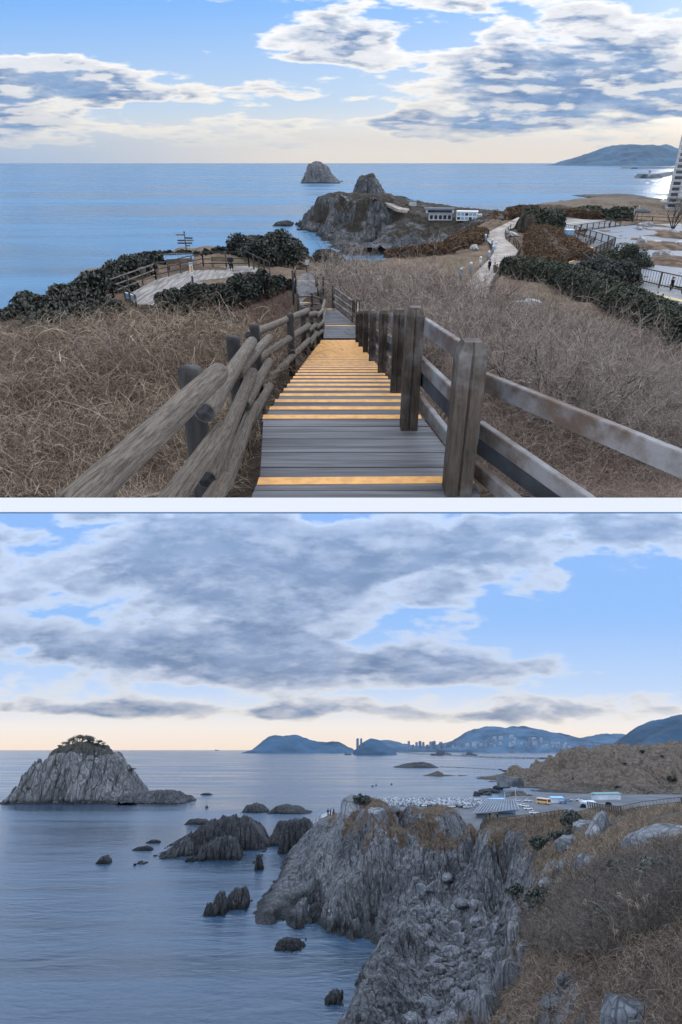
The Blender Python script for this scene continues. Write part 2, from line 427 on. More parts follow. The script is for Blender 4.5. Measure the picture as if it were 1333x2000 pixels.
# ------------------------------------------------------------------ terrain tools
class RBF:
    def __init__(s, pts, lam=1e-3):
        """pts: rows of plan x, y and height; distances measured on a log-polar plan so near and far features weigh alike"""
        P = np.array(pts, float); s.c = s.co(P[:, 0], P[:, 1]); n = len(P)
        D = np.linalg.norm(s.c[:, None]-s.c[None], axis=2)
        A = np.zeros((n+3, n+3)); A[:n, :n] = -D + lam*np.eye(n); Q = np.c_[np.ones(n), s.c]; A[:n, n:] = Q; A[n:, :n] = Q.T
        s.w = np.linalg.solve(A, np.r_[P[:, 2], 0, 0, 0])
    def co(s, x, y):
        y = np.maximum(y, .5); return np.c_[x/y, .45*np.log(y)]
    def __call__(s, x, y):
        """looked up on a fine log-polar table of the exact surface"""
        if not hasattr(s, 'T'):
            s.u0, s.u1, s.nu, s.t0, s.t1, s.nt = -1.5, 1.5, 420, .45*math.log(2.), .45*math.log(700.), 300
            uu, tt = np.meshgrid(np.linspace(s.u0, s.u1, s.nu), np.linspace(s.t0, s.t1, s.nt)); yy = np.exp(tt/.45)
            s.T = s.exact(uu*yy, yy)
        x = np.asarray(x, float); y = np.maximum(np.asarray(y, float), .5)
        a = np.clip((x/y-s.u0)/(s.u1-s.u0)*(s.nu-1), 0, s.nu-1.001); b = np.clip((.45*np.log(y)-s.t0)/(s.t1-s.t0)*(s.nt-1), 0, s.nt-1.001)
        i = a.astype(int); j = b.astype(int); fa = a-i; fb = b-j; T = s.T
        return (T[j, i]*(1-fa)+T[j, i+1]*fa)*(1-fb) + (T[j+1, i]*(1-fa)+T[j+1, i+1]*fa)*fb
    def exact(s, x, y):
        x = np.asarray(x, float); y = np.asarray(y, float); sh = x.shape; q = s.co(x.ravel(), y.ravel()); out = np.empty(len(q))
        for i in range(0, len(q), 20000):
            b = q[i:i+20000]; D = np.sqrt(((b[:, None, :]-s.c[None])**2).sum(2)); n = len(s.c)
            out[i:i+20000] = -D@s.w[:n] + s.w[n] + b@s.w[n+1:]
        return out.reshape(sh)
def gridmesh(name, X, Y, Z, mt, keep=None, attrs=None, smooth=True, parent=None):
    ny, nx = X.shape; V = np.c_[X.ravel(), Y.ravel(), Z.ravel()]
    i = np.arange(ny*nx).reshape(ny, nx); Q = np.c_[i[:-1, :-1].ravel(), i[:-1, 1:].ravel(), i[1:, 1:].ravel(), i[1:, :-1].ravel()]
    if keep is not None:
        k = keep.ravel(); Q = Q[k[Q].any(1)]
        used = np.zeros(len(V), bool); used[Q.ravel()] = True; mp = np.cumsum(used)-1; Q = mp[Q]; V = V[used]
        attrs = {a: np.asarray(v).ravel()[used] for a, v in (attrs or {}).items()}
    else: attrs = {a: np.asarray(v).ravel() for a, v in (attrs or {}).items()}
    return npmesh(name, V, Q, mt, parent, smooth, attrs)
def slope_of(X, Y, Z):
    """rise of the surface: gradient magnitude on an uneven grid"""
    Xu, Xv = np.gradient(X, axis=1), np.gradient(X, axis=0); Yu, Yv = np.gradient(Y, axis=1), np.gradient(Y, axis=0)
    Zu, Zv = np.gradient(Z, axis=1), np.gradient(Z, axis=0)
    nx = Yu*Zv-Zu*Yv; ny = Zu*Xv-Xu*Zv; nz = Xu*Yv-Yu*Xv
    return np.hypot(nx, ny)/np.maximum(np.abs(nz), 1e-6)
def polar(u0, u1, nu, y0, y1, ny):
    u = np.linspace(u0, u1, nu); y = np.exp(np.linspace(np.log(y0), np.log(y1), ny)); Y, U = np.meshgrid(y, u, indexing='ij')
    return U*Y, Y
def rock_mat(name, c1, c2, veg=(.10, .075, .045), veg2=(.17, .12, .07), sc=1.0, wet=1.0, crack=1.0, dist=.5):
    if name in MATS: return MATS[name]
    m, N, b = newmat(name)
    tc = N.n('ShaderNodeTexCoord').outputs['Object']; sp = N.n('ShaderNodeSeparateXYZ'); N.lk(tc, sp.inputs[0])
    big = N.noise(tc, .09*sc, 5, .6); mid = N.noise(tc, .6*sc, 5, .65)
    c = N.mix(N.sm(big, .35, .65), c1, c2)
    c = N.mix(N.sm(mid, .3, .7, .0, .55), c, tuple(x*.55 for x in c1))
    col = N.map(tc, (1, 1, .22), (R(8), R(-10), 0))
    vc = N.voro(col, .55*sc, 'DISTANCE_TO_EDGE'); vf = N.voro(N.map(tc, (1, 1, .55), (R(14), R(20), .4)), 1.5*sc, 'DISTANCE_TO_EDGE')
    cr = N.m('MULTIPLY', N.sm(vc, .0, .07), N.sm(vf, .0, .06, .45, 1.0))
    streak = N.noise(N.map(tc, (1, 1, .12)), 1.3*sc, 4, .6)
    c = N.mix(N.sm(streak, .5, .7, 0, .4), c, tuple(min(1, x*1.5) for x in c2))
    c = N.mix(N.m('MULTIPLY', N.m('SUBTRACT', 1.0, cr), .62*crack, clamp=True), c, (.02, .02, .022))
    at = N.n('ShaderNodeAttribute'); at.attribute_name = 'veg'
    vn = N.noise(tc, 1.1*sc, 5, .7); vg = N.mix(N.sm(vn, .35, .65), veg, veg2)
    vm_ = N.sm(N.m('ADD', at.outputs['Fac'], N.m('MULTIPLY', N.m('SUBTRACT', vn, .5), 1.2)), .4, .62)
    c = N.mix(vm_, c, vg)
    if wet:
        wz = N.sm(N.m('ADD', sp.outputs[2], N.m('MULTIPLY', N.m('SUBTRACT', mid, .5), 2.5*wet)), 2.4*wet, .6*wet)
        c = N.mix(N.m('MULTIPLY', wz, .8), c, (.018, .02, .022))
    N.lk(c, b.inputs['Base Color']); b.inputs['Roughness'].default_value = .85; b.inputs['Specular IOR Level'].default_value = .25
    h = N.m('ADD', N.m('MULTIPLY', cr, .5), N.m('ADD', N.m('MULTIPLY', N.noise(tc, 2.2*sc, 6, .7), .8), N.m('MULTIPLY', N.noise(col, 1.8*sc, 4, .6), .7)))
    N.lk(N.bump(h, 1.0, dist*1.5), b.inputs['Normal']); MATS[name] = m; return m
def ridge_land(name, fr, outline, Yc, Df, Db, nx, ny, mt, p=3.0, warp=0., wsc=10., rough=0., rsc=20., vegf=None, flat=0, seed=1, smooth=True, zoff=-2., skew=None, plan=0):
    """land with a given skyline at distance Yc, falling to the sea in front (Df) and behind (Db)"""
    pts = [aty(px, py, Yc, fr) for px, py in outline]; xs = np.array([q.x for q in pts]); zs = np.array([q.z for q in pts])
    wd = (xs[-1]-xs[0])*.05+.3; xs = np.r_[xs[0]-wd, xs, xs[-1]+wd]; zs = np.r_[zoff*2, zs, zoff*2]
    x0, x1 = xs[0], xs[-1]; X, Y = np.meshgrid(np.linspace(x0-warp, x1+warp, nx), np.linspace(Yc-Df*1.15-warp-abs(skew or 0)*.6, Yc+Db*1.1+warp+abs(skew or 0)*.6, ny))
    wx = X+warp*ridged(X/wsc, Y/wsc*.8, 4, seed)*.8-warp*.3; wy = Y+warp*ridged(X/wsc+31, Y/wsc+11, 4, seed+5)*.8-warp*.3
    if warp:
        f1, f2, cid = vor(X/(wsc*.45)+.3*noise2(X/wsc, Y/wsc, seed), Y/(wsc*.8), seed+3); g1, g2, cid2 = vor(X/(wsc*.2), Y/(wsc*.3), seed+4)
        wy = wy + warp*(1.3*(cid-.5)+.5*(cid2-.5)-.8*sstep(.15, 0, f2-f1)); wx = wx+warp*.5*(cid2-.5)
    xc = (xs[0]+xs[-1])/2; wy = wy-(skew or 0)*(X-xc)/(xs[-1]-xs[0]); t = np.where(wy < Yc, (Yc-wy)/Df, (wy-Yc)/Db)
    if plan: wx = xc+(wx-xc)/(1-plan*np.clip(np.abs(t), 0, 1)**2)
    Ht = np.interp(wx, xs, zs, left=zoff*2, right=zoff*2)
    Z = Ht*(1-np.clip(np.abs(t), 0, 1.3)**p) + np.where(np.abs(t) > .97, zoff, 0)
    Z = Z + rough*fbm(X/rsc, Y/rsc, 5, seed+9)*np.clip(Z/8, 0, 1)
    if flat: Z = np.round(Z/flat)*flat*.3+Z*.7
    if warp and name == 'sea_rock':
        te = np.minimum(X-xs[1], xs[-2]-X)/(.1*(xs[-2]-xs[1])); Z = np.minimum(Z, np.where(te < 0, zoff*2, te*max(zs.max()*.5, 1.)+.1*abs(zs[1])))
    Z = np.maximum(Z, zoff*2)
    S = slope_of(X, Y, Z); veg = vegf(X, Y, Z, S) if vegf is not None else np.zeros_like(Z)
    o = gridmesh(name, X, Y, Z, mt, Z > zoff*1.5, {'veg': veg}, smooth); place(o, fr=fr); return o

# ------------------------------------------------------------------ upper place: ground
def P(px, py, rel): p = atz(px, py, HA+rel); return (p.x, p.y, p.z)
def Q(px, Y, rel): d = ray(px, 500); return (d[0]/d[1]*Y, Y, HA+rel)
ga = [P(*a) for a in [(60, 972, -2.9), (300, 972, -2.8), (480, 972, -2.35), (500, 880, -2.5), (0, 880, -3.3), (200, 880, -3.3), (420, 830, -3.1), (0, 760, -4.3), (200, 740, -4.8), (400, 740, -4.2),
    (520, 760, -3.1), (560, 700, -4.7), (0, 680, -6.6), (200, 670, -7.0), (380, 660, -6.6), (500, 660, -5.6), (600, 668, -6.3), (0, 640, -8.4), (150, 620, -9.2), (300, 610, -9.4), (420, 600, -9.2), (520, 610, -8),
    (575, 605, -7.5), (520, 730, -4.0), (615, 640, -6.8), (600, 585, -7.4), (598, 545, -8.7), (270, 590, -9.5), (360, 560, -9.5), (480, 530, -9.5), (240, 550, -9.7), (500, 500, -9.8), (560, 560, -8.6), (560, 520, -9.3), (200, 545, -10.2), (350, 500, -10.6), (480, 492, -11), (600, 505, -10.6),
    (680, 972, -2.2), (670, 880, -2.2), (665, 800, -2.25), (665, 633, -6.4), (650, 605, -6.6), (800, 800, -2.5), (860, 972, -2.3),
    (940, 972, -2.6), (1333, 972, -3.4), (1150, 972, -3.1), (900, 880, -2.8), (1100, 860, -4.2), (1333, 860, -5), (840, 780, -3.3), (1000, 780, -5), (1200, 760, -6.6), (1333, 760, -7.6), (780, 690, -5.2), (900, 690, -6.6),
    (1050, 680, -8.6), (1200, 680, -10.4), (1333, 700, -10.2), (720, 630, -7.2), (800, 620, -8), (950, 620, -10.4), (1080, 600, -11.1), (1250, 640, -11.2), (1333, 640, -11.2),
    (660, 570, -8), (720, 560, -9.2), (800, 560, -10.4), (900, 570, -11.3), (640, 520, -10.4), (700, 510, -11), (780, 500, -12), (880, 530, -11.4), (980, 520, -11.1), (1100, 540, -11.1), (1200, 570, -11.1), (1333, 590, -11.1),
    (1010, 480, -11.1), (950, 470, -11.1), (1150, 480, -11.1), (1333, 480, -11.2), (1000, 440, -11), (1333, 440, -11.1), (1180, 440, -11.1), (1100, 420, -10.6), (1010, 412, -10.0), (1333, 414, -11), (1220, 412, -11),
    (945, 440, -9.8), (965, 425, -9.3), (900, 460, -11.3), (840, 480, -12.5), (770, 492, -13.5)]]
ga += [Q(*a) for a in [(-60, 50, -11), (-60, 80, -24), (60, 80, -24), (150, 98, -26), (260, 116, -27), (350, 122, -28), (480, 124, -30), (150, 72, -10.6), (260, 84, -10.6), (350, 96, -10.8), (480, 100, -11.2), (600, 118, -31), (700, 135, -33), (800, 170, -34), (880, 235, -33), (940, 280, -30), (1010, 300, -31),
    (1150, 300, -31), (1400, 330, -31), (-60, 20, -6.6), (-60, 8, -4), (1420, 4.3, -3.2), (1800, 5, -4.2), (1800, 20, -8), (-400, 5, -3.6), (666, 4.2, -2.3), (-60, 4.3, -3.0), (-400, 20, -7), (1420, 20, -7.5), (1420, 9, -4.8), (1420, 60, -11.2), (1420, 120, -11.2), (200, 160, -45), (600, 180, -45), (-60, 140, -45)]]
for side in ((515, 628), (668, 662), (822, 697)):
    A0 = atz(side[0], 811, HA-1.83); B0 = atz(side[1], 664, HA-5.66)
    for t_ in (.12, .3, .5, .7, .85, 1.0): q_ = A0.lerp(B0, t_); ga.append((q_.x, q_.y, q_.z-.55))
GA = RBF(ga)
def zA(x, y):
    x = np.asarray(x, float); y = np.asarray(y, float)
    k = np.maximum(4.2/np.maximum(y, .3), 1.0); return GA(x*k, y*k)
def onA(px, py, dz=0.):
    z = HA-8.
    for _ in range(30): q = atz(px, py, z); z = .5*z+.5*(float(zA(np.array([q.x]), np.array([q.y]))[0])+dz)
    return atz(px, py, z)
X, Y = polar(-.95, .95, 420, 2.6, 420, 620)
Zt = zA(X, Y)
am = np.clip(Y*.012, .03, .35); Zn = Zt + am*fbm(X/np.clip(Y*.12, .5, 5), Y/np.clip(Y*.12, .5, 5), 4, 3)
seaw = sstep(HA-14, HA-24, Zt)
Zn += seaw*ridged(X/9, Y/9, 4, 8)*2.0
_, py_ = pixn(np.c_[X.ravel(), Y.ravel(), Zn.ravel()]); py_ = py_.reshape(X.shape)
def ground_mat():
    m, N, b = newmat('dry_ground')
    tc = N.n('ShaderNodeTexCoord').outputs['Object']
    a = N.noise(tc, .35, 6, .7); c = N.mix(N.sm(a, .35, .62), (.13, .095, .07), (.24, .18, .135))
    g = N.noise(tc, 5, 5, .75); c = N.mix(N.sm(g, .42, .62, 0, .8), c, (.065, .05, .038))
    g2 = N.noise(tc, .08, 4, .6); c = N.mix(N.sm(g2, .52, .68, 0, .6), c, (.12, .115, .07))
    an = N.n('ShaderNodeAttribute'); an.attribute_name = 'litter_shade'
    lt = N.mix(N.sm(g, .35, .65), (.035, .027, .022), (.085, .064, .05)); c = N.mix(an.outputs['Fac'], c, lt)  # near leaf litter coloured darker to stand in for shade between stems
    at = N.n('ShaderNodeAttribute'); at.attribute_name = 'rock'
    c = N.mix(at.outputs['Fac'], c, (.16, .16, .165))
    N.lk(c, b.inputs['Base Color']); b.inputs['Roughness'].default_value = .95; b.inputs['Specular IOR Level'].default_value = .1
    N.lk(N.bump(N.m('ADD', N.noise(tc, 9, 5, .7), N.noise(tc, 1.2, 4, .6)), .8, .15), b.inputs['Normal']); return m
o = gridmesh('ground', X, Y, Zn, ground_mat(), (py_ < 984) & (Zn > -3), {'rock': seaw, 'litter_shade': sstep(60, 38, Y)}); tag(o, kind='structure')

# ------------------------------------------------------------------ upper place: headland, islands, far land
ROCK_A = rock_mat('headland_rock', (.11, .12, .135), (.27, .28, .3), veg=(.045, .045, .038), veg2=(.10, .078, .055), sc=.45, dist=1.2)
hp = [tuple(atz(px, py, h)) for px, py, h in [(590, 440, 0), (598, 452, 0), (640, 464, 0), (690, 474, 0), (740, 484, 0), (800, 486, 1), (575, 440, -7), (580, 455, -7), (592, 466, -7), (640, 477, -7), (690, 487, -7), (740, 497, -7),
    (640, 378, 19), (665, 377, 20), (700, 381, 20), (730, 384, 19.5), (760, 390, 18), (800, 404, 14), (840, 418, 12), (880, 432, 10), (925, 428, 12), (624, 390, 15), (606, 412, 8), (602, 425, 5), (655, 420, 10), (700, 430, 9), (760, 440, 8),
    (640, 450, 3), (690, 460, 3.5), (740, 466, 5), (800, 462, 5), (860, 455, 7), (800, 430, 10), (960, 425, 14)]]
hp += [(Q(px, Y, 0)[0], Y, h) for px, Y, h in [(600, 450, -7), (585, 420, -7), (640, 500, -7), (700, 540, -7), (800, 560, -7), (900, 560, -7), (990, 560, -7), (700, 430, 17), (760, 460, 14), (820, 470, 9), (900, 460, 7), (990, 440, 7), (900, 280, 2), (1000, 280, 6)]]
GH = RBF(hp)
Xh, Yh = polar(-.11, .30, 460, 285, 570, 420)
w1 = ridged(Xh/11, Yh/16, 4, 21)*2.6; w2 = ridged(Xh/15+9, Yh/15, 4, 22)*6.5
Zh = GH(Xh+w1, Yh+w2-2) + .9*fbm(Xh/6, Yh/10, 4, 12)
Sh = slope_of(Xh, Yh, GH(Xh, Yh))
vg = np.clip(1.0-.55*Sh + .9*fbm(Xh/16, Yh/16, 3, 31) + .25*sstep(4, 14, Zh)-.1, 0, 1)*sstep(3, 6, Zh)
o = gridmesh('headland', Xh, Yh, Zh, ROCK_A, Zh > -3, {'veg': vg}); tag(o, 'rocky headland with a brown top reaching into the sea', kind='structure')

def veg_top(h0, h1, s=.5):
    return lambda X, Y, Z, S: np.clip(1.15-s*S+.5*fbm(X/12, Y/12, 3, 44), 0, 1)*sstep(h0, h1, Z)
o = ridge_land('rock_island', 'A', [(688, 392), (693, 376), (699, 360), (708, 346), (719, 339), (731, 341), (742, 354), (754, 373), (768, 384), (786, 388), (802, 396)], 455, 26, 30, 200, 130, ROCK_A, 2.4, 2.0, 12, 1.4, 8, veg_top(24, 29, .2), seed=3)
tag(o, 'dark pointed rock hill behind the headland crowd with pines on its summit', 'rock hill')
o = ridge_land('rock_island', 'A', [(596, 353), (599, 344), (602, 328), (607, 321), (614, 317), (624, 315.5), (631, 319), (640, 330), (648, 340), (656, 346), (661, 350)], 1400, 60, 60, 200, 130, ROCK_A, 2.6, 6, 30, 3, 20, veg_top(60, 80), seed=7)
tag(o, 'lone steep grey rock island standing far out on the open sea', 'island')
MTN = mat('hazed_forest', (.035, .08, .135), .9, var=.2, vscale=.002, bump=0)  # haze blue mixed into the forest base colour
def mountain(fr, outline, Yc, D, label, m=None, rough=25, seed=1, name='mountain'):
    o = ridge_land(name, fr, outline, Yc, D, D, 260, 60, m or MTN, 1.6, 0, 10, rough, 300, None, seed=seed); return tag(o, label, kind='structure')
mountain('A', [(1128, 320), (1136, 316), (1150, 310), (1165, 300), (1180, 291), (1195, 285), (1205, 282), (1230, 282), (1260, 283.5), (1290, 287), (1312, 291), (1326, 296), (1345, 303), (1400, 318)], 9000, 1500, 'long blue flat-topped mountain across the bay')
FIELD = rock_mat('coast_land', (.10, .085, .07), (.17, .145, .12), veg=(.13, .10, .075), veg2=(.20, .16, .12), sc=.3, wet=.4, dist=.6)
o = ridge_land('coast_land', 'A', [(1155, 381), (1165, 379.5), (1200, 378.5), (1235, 379), (1262, 384), (1300, 388), (1345, 390), (1420, 392)], 800, 75, 50, 240, 60, FIELD, 2.0, 5, 40, .8, 15, lambda X, Y, Z, S: np.full_like(X, .3), seed=15, zoff=-1); tag(o, kind='structure')
o = ridge_land('coast_land', 'A', [(1120, 404), (1150, 398), (1180, 391), (1220, 387), (1260, 390), (1300, 393), (1345, 398), (1420, 400)], 470, 110, 140, 240, 90, FIELD, 2.0, 4, 40, .8, 15, lambda X, Y, Z, S: np.full_like(X, .8), seed=16, zoff=-1); tag(o, kind='structure')
# ------------------------------------------------------------------ lower place: main cliff and near slope
def PB(px, py, h): p = atz(px, py, h, 'B'); return (p.x, p.y, p.z)
def QB(px, Y, h): d = ray(px, 1700, 'B'); return (d[0]/d[1]*Y, Y, h)
gb = [PB(*a) for a in [
    # waterline and the sea bed just outside it
    (610, 1608, 1), (578, 1650, 0), (556, 1690, 0), (545, 1716, 0), (512, 1760, 0), (487, 1812, 0), (498, 1842, 0), (545, 1822, 0), (600, 1802, 0), (634, 1790, 0), (646, 1838, 0), (668, 1860, 0), (690, 1830, 0), (720, 1824, 0), (752, 1806, 0),
    (600, 1590, -5), (565, 1640, -5), (540, 1690, -5), (528, 1720, -5), (495, 1760, -5), (470, 1812, -5), (485, 1862, -5), (545, 1846, -5), (600, 1825, -5), (628, 1815, -4), (632, 1855, -5), (668, 1885, -5), (705, 1860, -5), (730, 1850, -4),
    (752, 1832, -1), (742, 1850, 0), (716, 1880, 0), (700, 1930, 0), (684, 1975, 0), (672, 2010, 0), (700, 1885, -5), (682, 1930, -5), (664, 1975, -5), (650, 2010, -5), (500, 1950, -7), (400, 1800, -8), (560, 1900, -7), (600, 2010, -7),
    # top of the head
    (640, 1592, 15), (622, 1602, 13), (660, 1580, 17), (690, 1564, 24), (705, 1563, 25), (735, 1568, 25), (770, 1572, 24.5), (820, 1578, 23.5), (870, 1586, 23), (915, 1596, 22.5),
    (672, 1604, 19), (700, 1600, 20), (745, 1606, 21), (770, 1612, 20.5), (715, 1618, 19), (670, 1624, 17), (760, 1622, 19.5), (800, 1612, 20.5), (815, 1622, 20), (860, 1622, 20.5), (905, 1622, 20.5), (850, 1604, 22), (950, 1608, 23), (935, 1622, 21),
    (620, 1624, 12), (600, 1650, 8), (582, 1668, 5), (640, 1650, 12),
    # faces
    (560, 1716, 5), (600, 1720, 8), (640, 1720, 9), (540, 1760, 4), (590, 1770, 4), (640, 1765, 4), (680, 1700, 12), (720, 1700, 12), (700, 1760, 7), (750, 1700, 12), (690, 1800, 3.5), (745, 1770, 5.5), (770, 1720, 9), (762, 1650, 15),
    (790, 1650, 10), (800, 1690, 8), (786, 1622, 15), (830, 1680, 12), (870, 1690, 11), (905, 1680, 11), (850, 1722, 7.5), (890, 1712, 7.5), (925, 1660, 9), (938, 1690, 8), (920, 1640, 12), 
    # boulder floor
    (810, 1720, 7.5), (830, 1760, 7), (880, 1760, 7), (930, 1740, 7.5), (920, 1800, 6.5), (880, 1840, 5.5), (930, 1850, 6), (860, 1900, 4.5), (920, 1900, 5), (880, 1960, 4), (820, 1960, 3.5), (840, 2010, 3), (780, 1800, 5),
    # dark fin at the bottom
    (815, 1772, 9.5), (790, 1800, 9.5), (760, 1830, 8.5), (735, 1870, 9), (720, 1920, 8.5), (705, 1970, 8), (700, 2010, 8), (770, 1880, 8), (760, 1940, 7), (750, 2000, 6.5), (790, 1960, 6.5), (810, 1880, 5),
    # right buttress and rim of the near slope
    (955, 1640, 21.5), (1000, 1632, 22.5), (980, 1660, 19.5), (945, 1700, 12), (985, 1712, 15), (1010, 1680, 20), (1030, 1730, 20), (990, 1760, 10.5), (985, 1790, 9), (1000, 1820, 11), (1010, 1790, 20), (1000, 1850, 17), (985, 1880, 12), (960, 1905, 8), (1010, 1900, 20), (960, 1925, 17), (935, 1955, 10),
    (900, 1985, 14), (875, 2010, 14), (1020, 1760, 22), (1040, 1800, 25), (1040, 1850, 26), (1020, 1920, 27), (960, 1950, 25), (920, 2000, 25), (1040, 1700, 22.5),
    (1060, 1620, 25), (1100, 1650, 26), (1150, 1640, 28), (1200, 1660, 30), (1120, 1720, 27), (1200, 1740, 31), (1100, 1800, 29), (1200, 1820, 33), (1100, 1900, 31), (1200, 1930, 34.5), (1050, 1990, 30.5), (1150, 1990, 33.5),
    (1333, 1990, 36.2), (1333, 1900, 35.4), (1333, 1800, 34.3), (1333, 1720, 33.2), (1333, 1650, 32.5), (1260, 1640, 31), (1333, 1574, 33), (1280, 1575, 32.2), (1240, 1576, 31.5), (1170, 1573, 29.8), (1100, 1584, 27.5), (1040, 1596, 25.3), (1000, 1602, 24.2)]]
gb += [QB(*a) for a in [(560, 440, -7), (640, 420, -7), (720, 380, -7), (800, 330, -7), (900, 300, -7), (690, 290, -7), (740, 268, 12), (800, 268, 10), (860, 262, 8), (930, 262, 5), (1000, 265, 3), (720, 235, 24), (760, 236, 23.6), (800, 236, 23), (860, 232, 22.2), (910, 228, 21.6), (960, 225, 21.5), (1020, 215, 21), (830, 205, 22.6), (880, 205, 22), (1100, 240, 5), (1200, 210, 8), (1333, 160, 15), (1420, 150, 18), (1420, 300, 3), (1200, 330, 2),
    (1500, 80, 33), (1500, 30, 35), (1500, 10, 36.5), (1200, 7, 36), (1000, 8, 33.5), (850, 10, 26), (700, 60, 5), (640, 60, -7), (400, 60, -8), (0, 100, -9), (0, 400, -9), (450, 460, -8), (380, 250, -8)]]
GB = RBF(gb)
def zB0(x, y): return GB(x, y)
def zB(x, y, full=True):
    """plan positions are shaken before the height is read: steep faces turn into ribs and clefts"""
    e = np.clip(y*.012, .5, 2.5); base = GB(x, y)
    sl = np.hypot(GB(x+e, y)-GB(x-e, y), GB(x, y+e)-GB(x, y-e))/(2*e)
    near = sstep(95, 60, y)                       # the near slope is soil and stays softer
    k = (1-.8*near*sstep(22, 27, base))*(.12+.88*sstep(.25, .9, sl))
    a = 1.7*ridged(x/11, y/20, 3, 61) + .9*ridged(x/3.6, y/7, 3, 62)
    wx_ = x+.6*noise2(x/4, y/4, 4); f1, f2, cid = vor(wx_/2.6, y/5.5, 63); g1, g2, cid2 = vor(wx_/1.2+7, y/2.4, 68)
    a = a + 2.2*(cid-.5) + .8*(cid2-.5) - 1.3*sstep(.14, .0, f2-f1) - .4*sstep(.16, 0, g2-g1)
    bx = .8*ridged(x/9+5, y/9, 3, 64)
    z = GB(x + bx*k, y + a*1.25*k)
    fl = sstep(2.5, 4.5, base)*sstep(14, 10, base)*sstep(1.1, .5, sl)         # boulder floor
    z = z + k*.35*fbm(x/3.5, y/3.5, 4, 65) + .5*(cid-.5)*k + fl*(.7*(cid2-.5)+.5*(cid-.5)-.5*sstep(.2, 0, g2-g1))
    st = np.floor(z/1.7+.35*noise2(x/6, y/6, 66))*1.7; rk = sstep(20, 16, base)*k
    return z*(1-.28*rk)+st*.28*rk
yy_ = np.r_[np.geomspace(7.5, 95, 320)[:-1], np.geomspace(95, 285, 1000)[:-1], np.geomspace(285, 440, 120)]
Yb, Ub = np.meshgrid(yy_, np.linspace(-.30, .72, 840), indexing='ij'); Xb = Ub*Yb
Zb = zB(Xb, Yb)
Sb = slope_of(Xb, Yb, GB(Xb, Yb))
# blocks of stone on the boulder floor are separate; the floor itself is lumpy
vb = sstep(13, 17, Zb+2*fbm(Xb/8, Yb/8, 3, 71))*np.clip(1.35-.75*Sb+.6*fbm(Xb/7, Yb/7, 4, 72), 0, 1)
vb = np.maximum(vb, sstep(.62, .66, Xb/Yb)*0)
neb = sstep(75, 50, Yb)*sstep(22, 25, Zb)
vb = np.maximum(vb, neb*sstep(-.35, -.1, fbm(Xb/3, Yb/3, 4, 73)))
ROCK_B = rock_mat('cliff_rock', (.075, .08, .09), (.275, .285, .30), veg=(.075, .058, .044), veg2=(.16, .118, .085), sc=1.0, dist=.55, wet=1.5)
o = gridmesh('cliff_land', Xb, Yb, Zb, ROCK_B, Zb > -2.5, {'veg': vb}); place(o, fr='B'); tag(o, 'grey jointed sea cliff with brown grass on top and boulder floor', kind='structure')

# ------------------------------------------------------------------ lower place: island, reef, rocks, far land
ISL = rock_mat('island_rock', (.15, .152, .155), (.33, .325, .32), veg=(.05, .05, .045), veg2=(.09, .085, .07), sc=.35, wet=1.6, dist=1.6)
def vegI(X, Y, Z, S): return sstep(34, 40, Z+3*fbm(X/8, Y/8, 3, 5))
ISLAND = thing('rock_island', 'big pale dome shaped rock island with pines on its crown', 'island', (0, 0, 0), fr='B')
def relink(o, par): o.matrix_world = Matrix.Identity(4); o.parent = par; o.matrix_parent_inverse = Matrix.Identity(4); return o
a = ridge_land('rock', 'B', [(48, 1552), (56, 1545), (64, 1530), (80, 1508), (98, 1488), (112, 1470), (128, 1459), (150, 1452), (175, 1450), (198, 1456), (214, 1464), (232, 1474), (244, 1488), (252, 1500), (262, 1520), (278, 1540), (284, 1548)],
    575, 44, 50, 330, 200, ISL, 2.7, 4.6, 19, 2.0, 12, vegI, seed=33, plan=.13)
relink(a, ISLAND)
SHELF = rock_mat('shelf_rock', (.075, .08, .09), (.15, .155, .165), sc=.6, wet=.4, dist=.8, crack=1.2)
a = ridge_land('rock_shelf', 'B', [(16, 1566), (40, 1558), (70, 1553), (110, 1550), (150, 1551), (200, 1553), (250, 1552), (290, 1546), (320, 1543), (345, 1545), (358, 1550), (364, 1556)],
    548, 16, 30, 330, 90, SHELF, 1.6, 4, 14, 1.5, 9, seed=34); relink(a, ISLAND)
REEF = rock_mat('reef_rock', (.04, .042, .047), (.11, .113, .12), sc=.9, wet=.7, dist=.6)
def reef(outl, base_py, Df, label, seed, warp=1.6, wsc=6, nx=150, ny=70, grp='low dark rocks standing in the sea', m=None, rough=1.0, skew=0):
    Y = atz(600, base_py, 0, 'B').y + Df*.9
    o = ridge_land('sea_rock', 'B', outl, Y, Df, Df*1.2, nx, ny, m or REEF, 2.0, warp, wsc, rough, 4, seed=seed, zoff=-1.2, skew=skew, plan=.06); return tag(o, label, 'rock', grp)
reef([(316, 1672), (335, 1660), (352, 1652), (368, 1645), (388, 1625), (405, 1612), (430, 1604), (470, 1602), (515, 1604), (520, 1630), (524, 1645)], 1668, 14, 'long jagged dark reef of upright slabs pointing out to sea from the cliff', 41, 3.2, 7, 320, 200, rough=2.2, skew=34)
reef([(386, 1676), (398, 1660), (412, 1646), (430, 1636), (448, 1632), (462, 1640), (476, 1652)], 1680, 6, 'broad slab rocks in front of the long jagged reef', 42, 2.2, 5)
reef([(526, 1640), (540, 1612), (560, 1603), (590, 1600), (612, 1598), (622, 1620)], 1652, 12, 'dark rock mass between the jagged reef and the cliff', 43, 2.5, 7)
reef([(544, 1665), (552, 1632), (566, 1610), (580, 1606), (590, 1625), (600, 1655)], 1668, 6, 'upright dark rock close to the foot of the cliff stairway', 44, 1.8, 4)
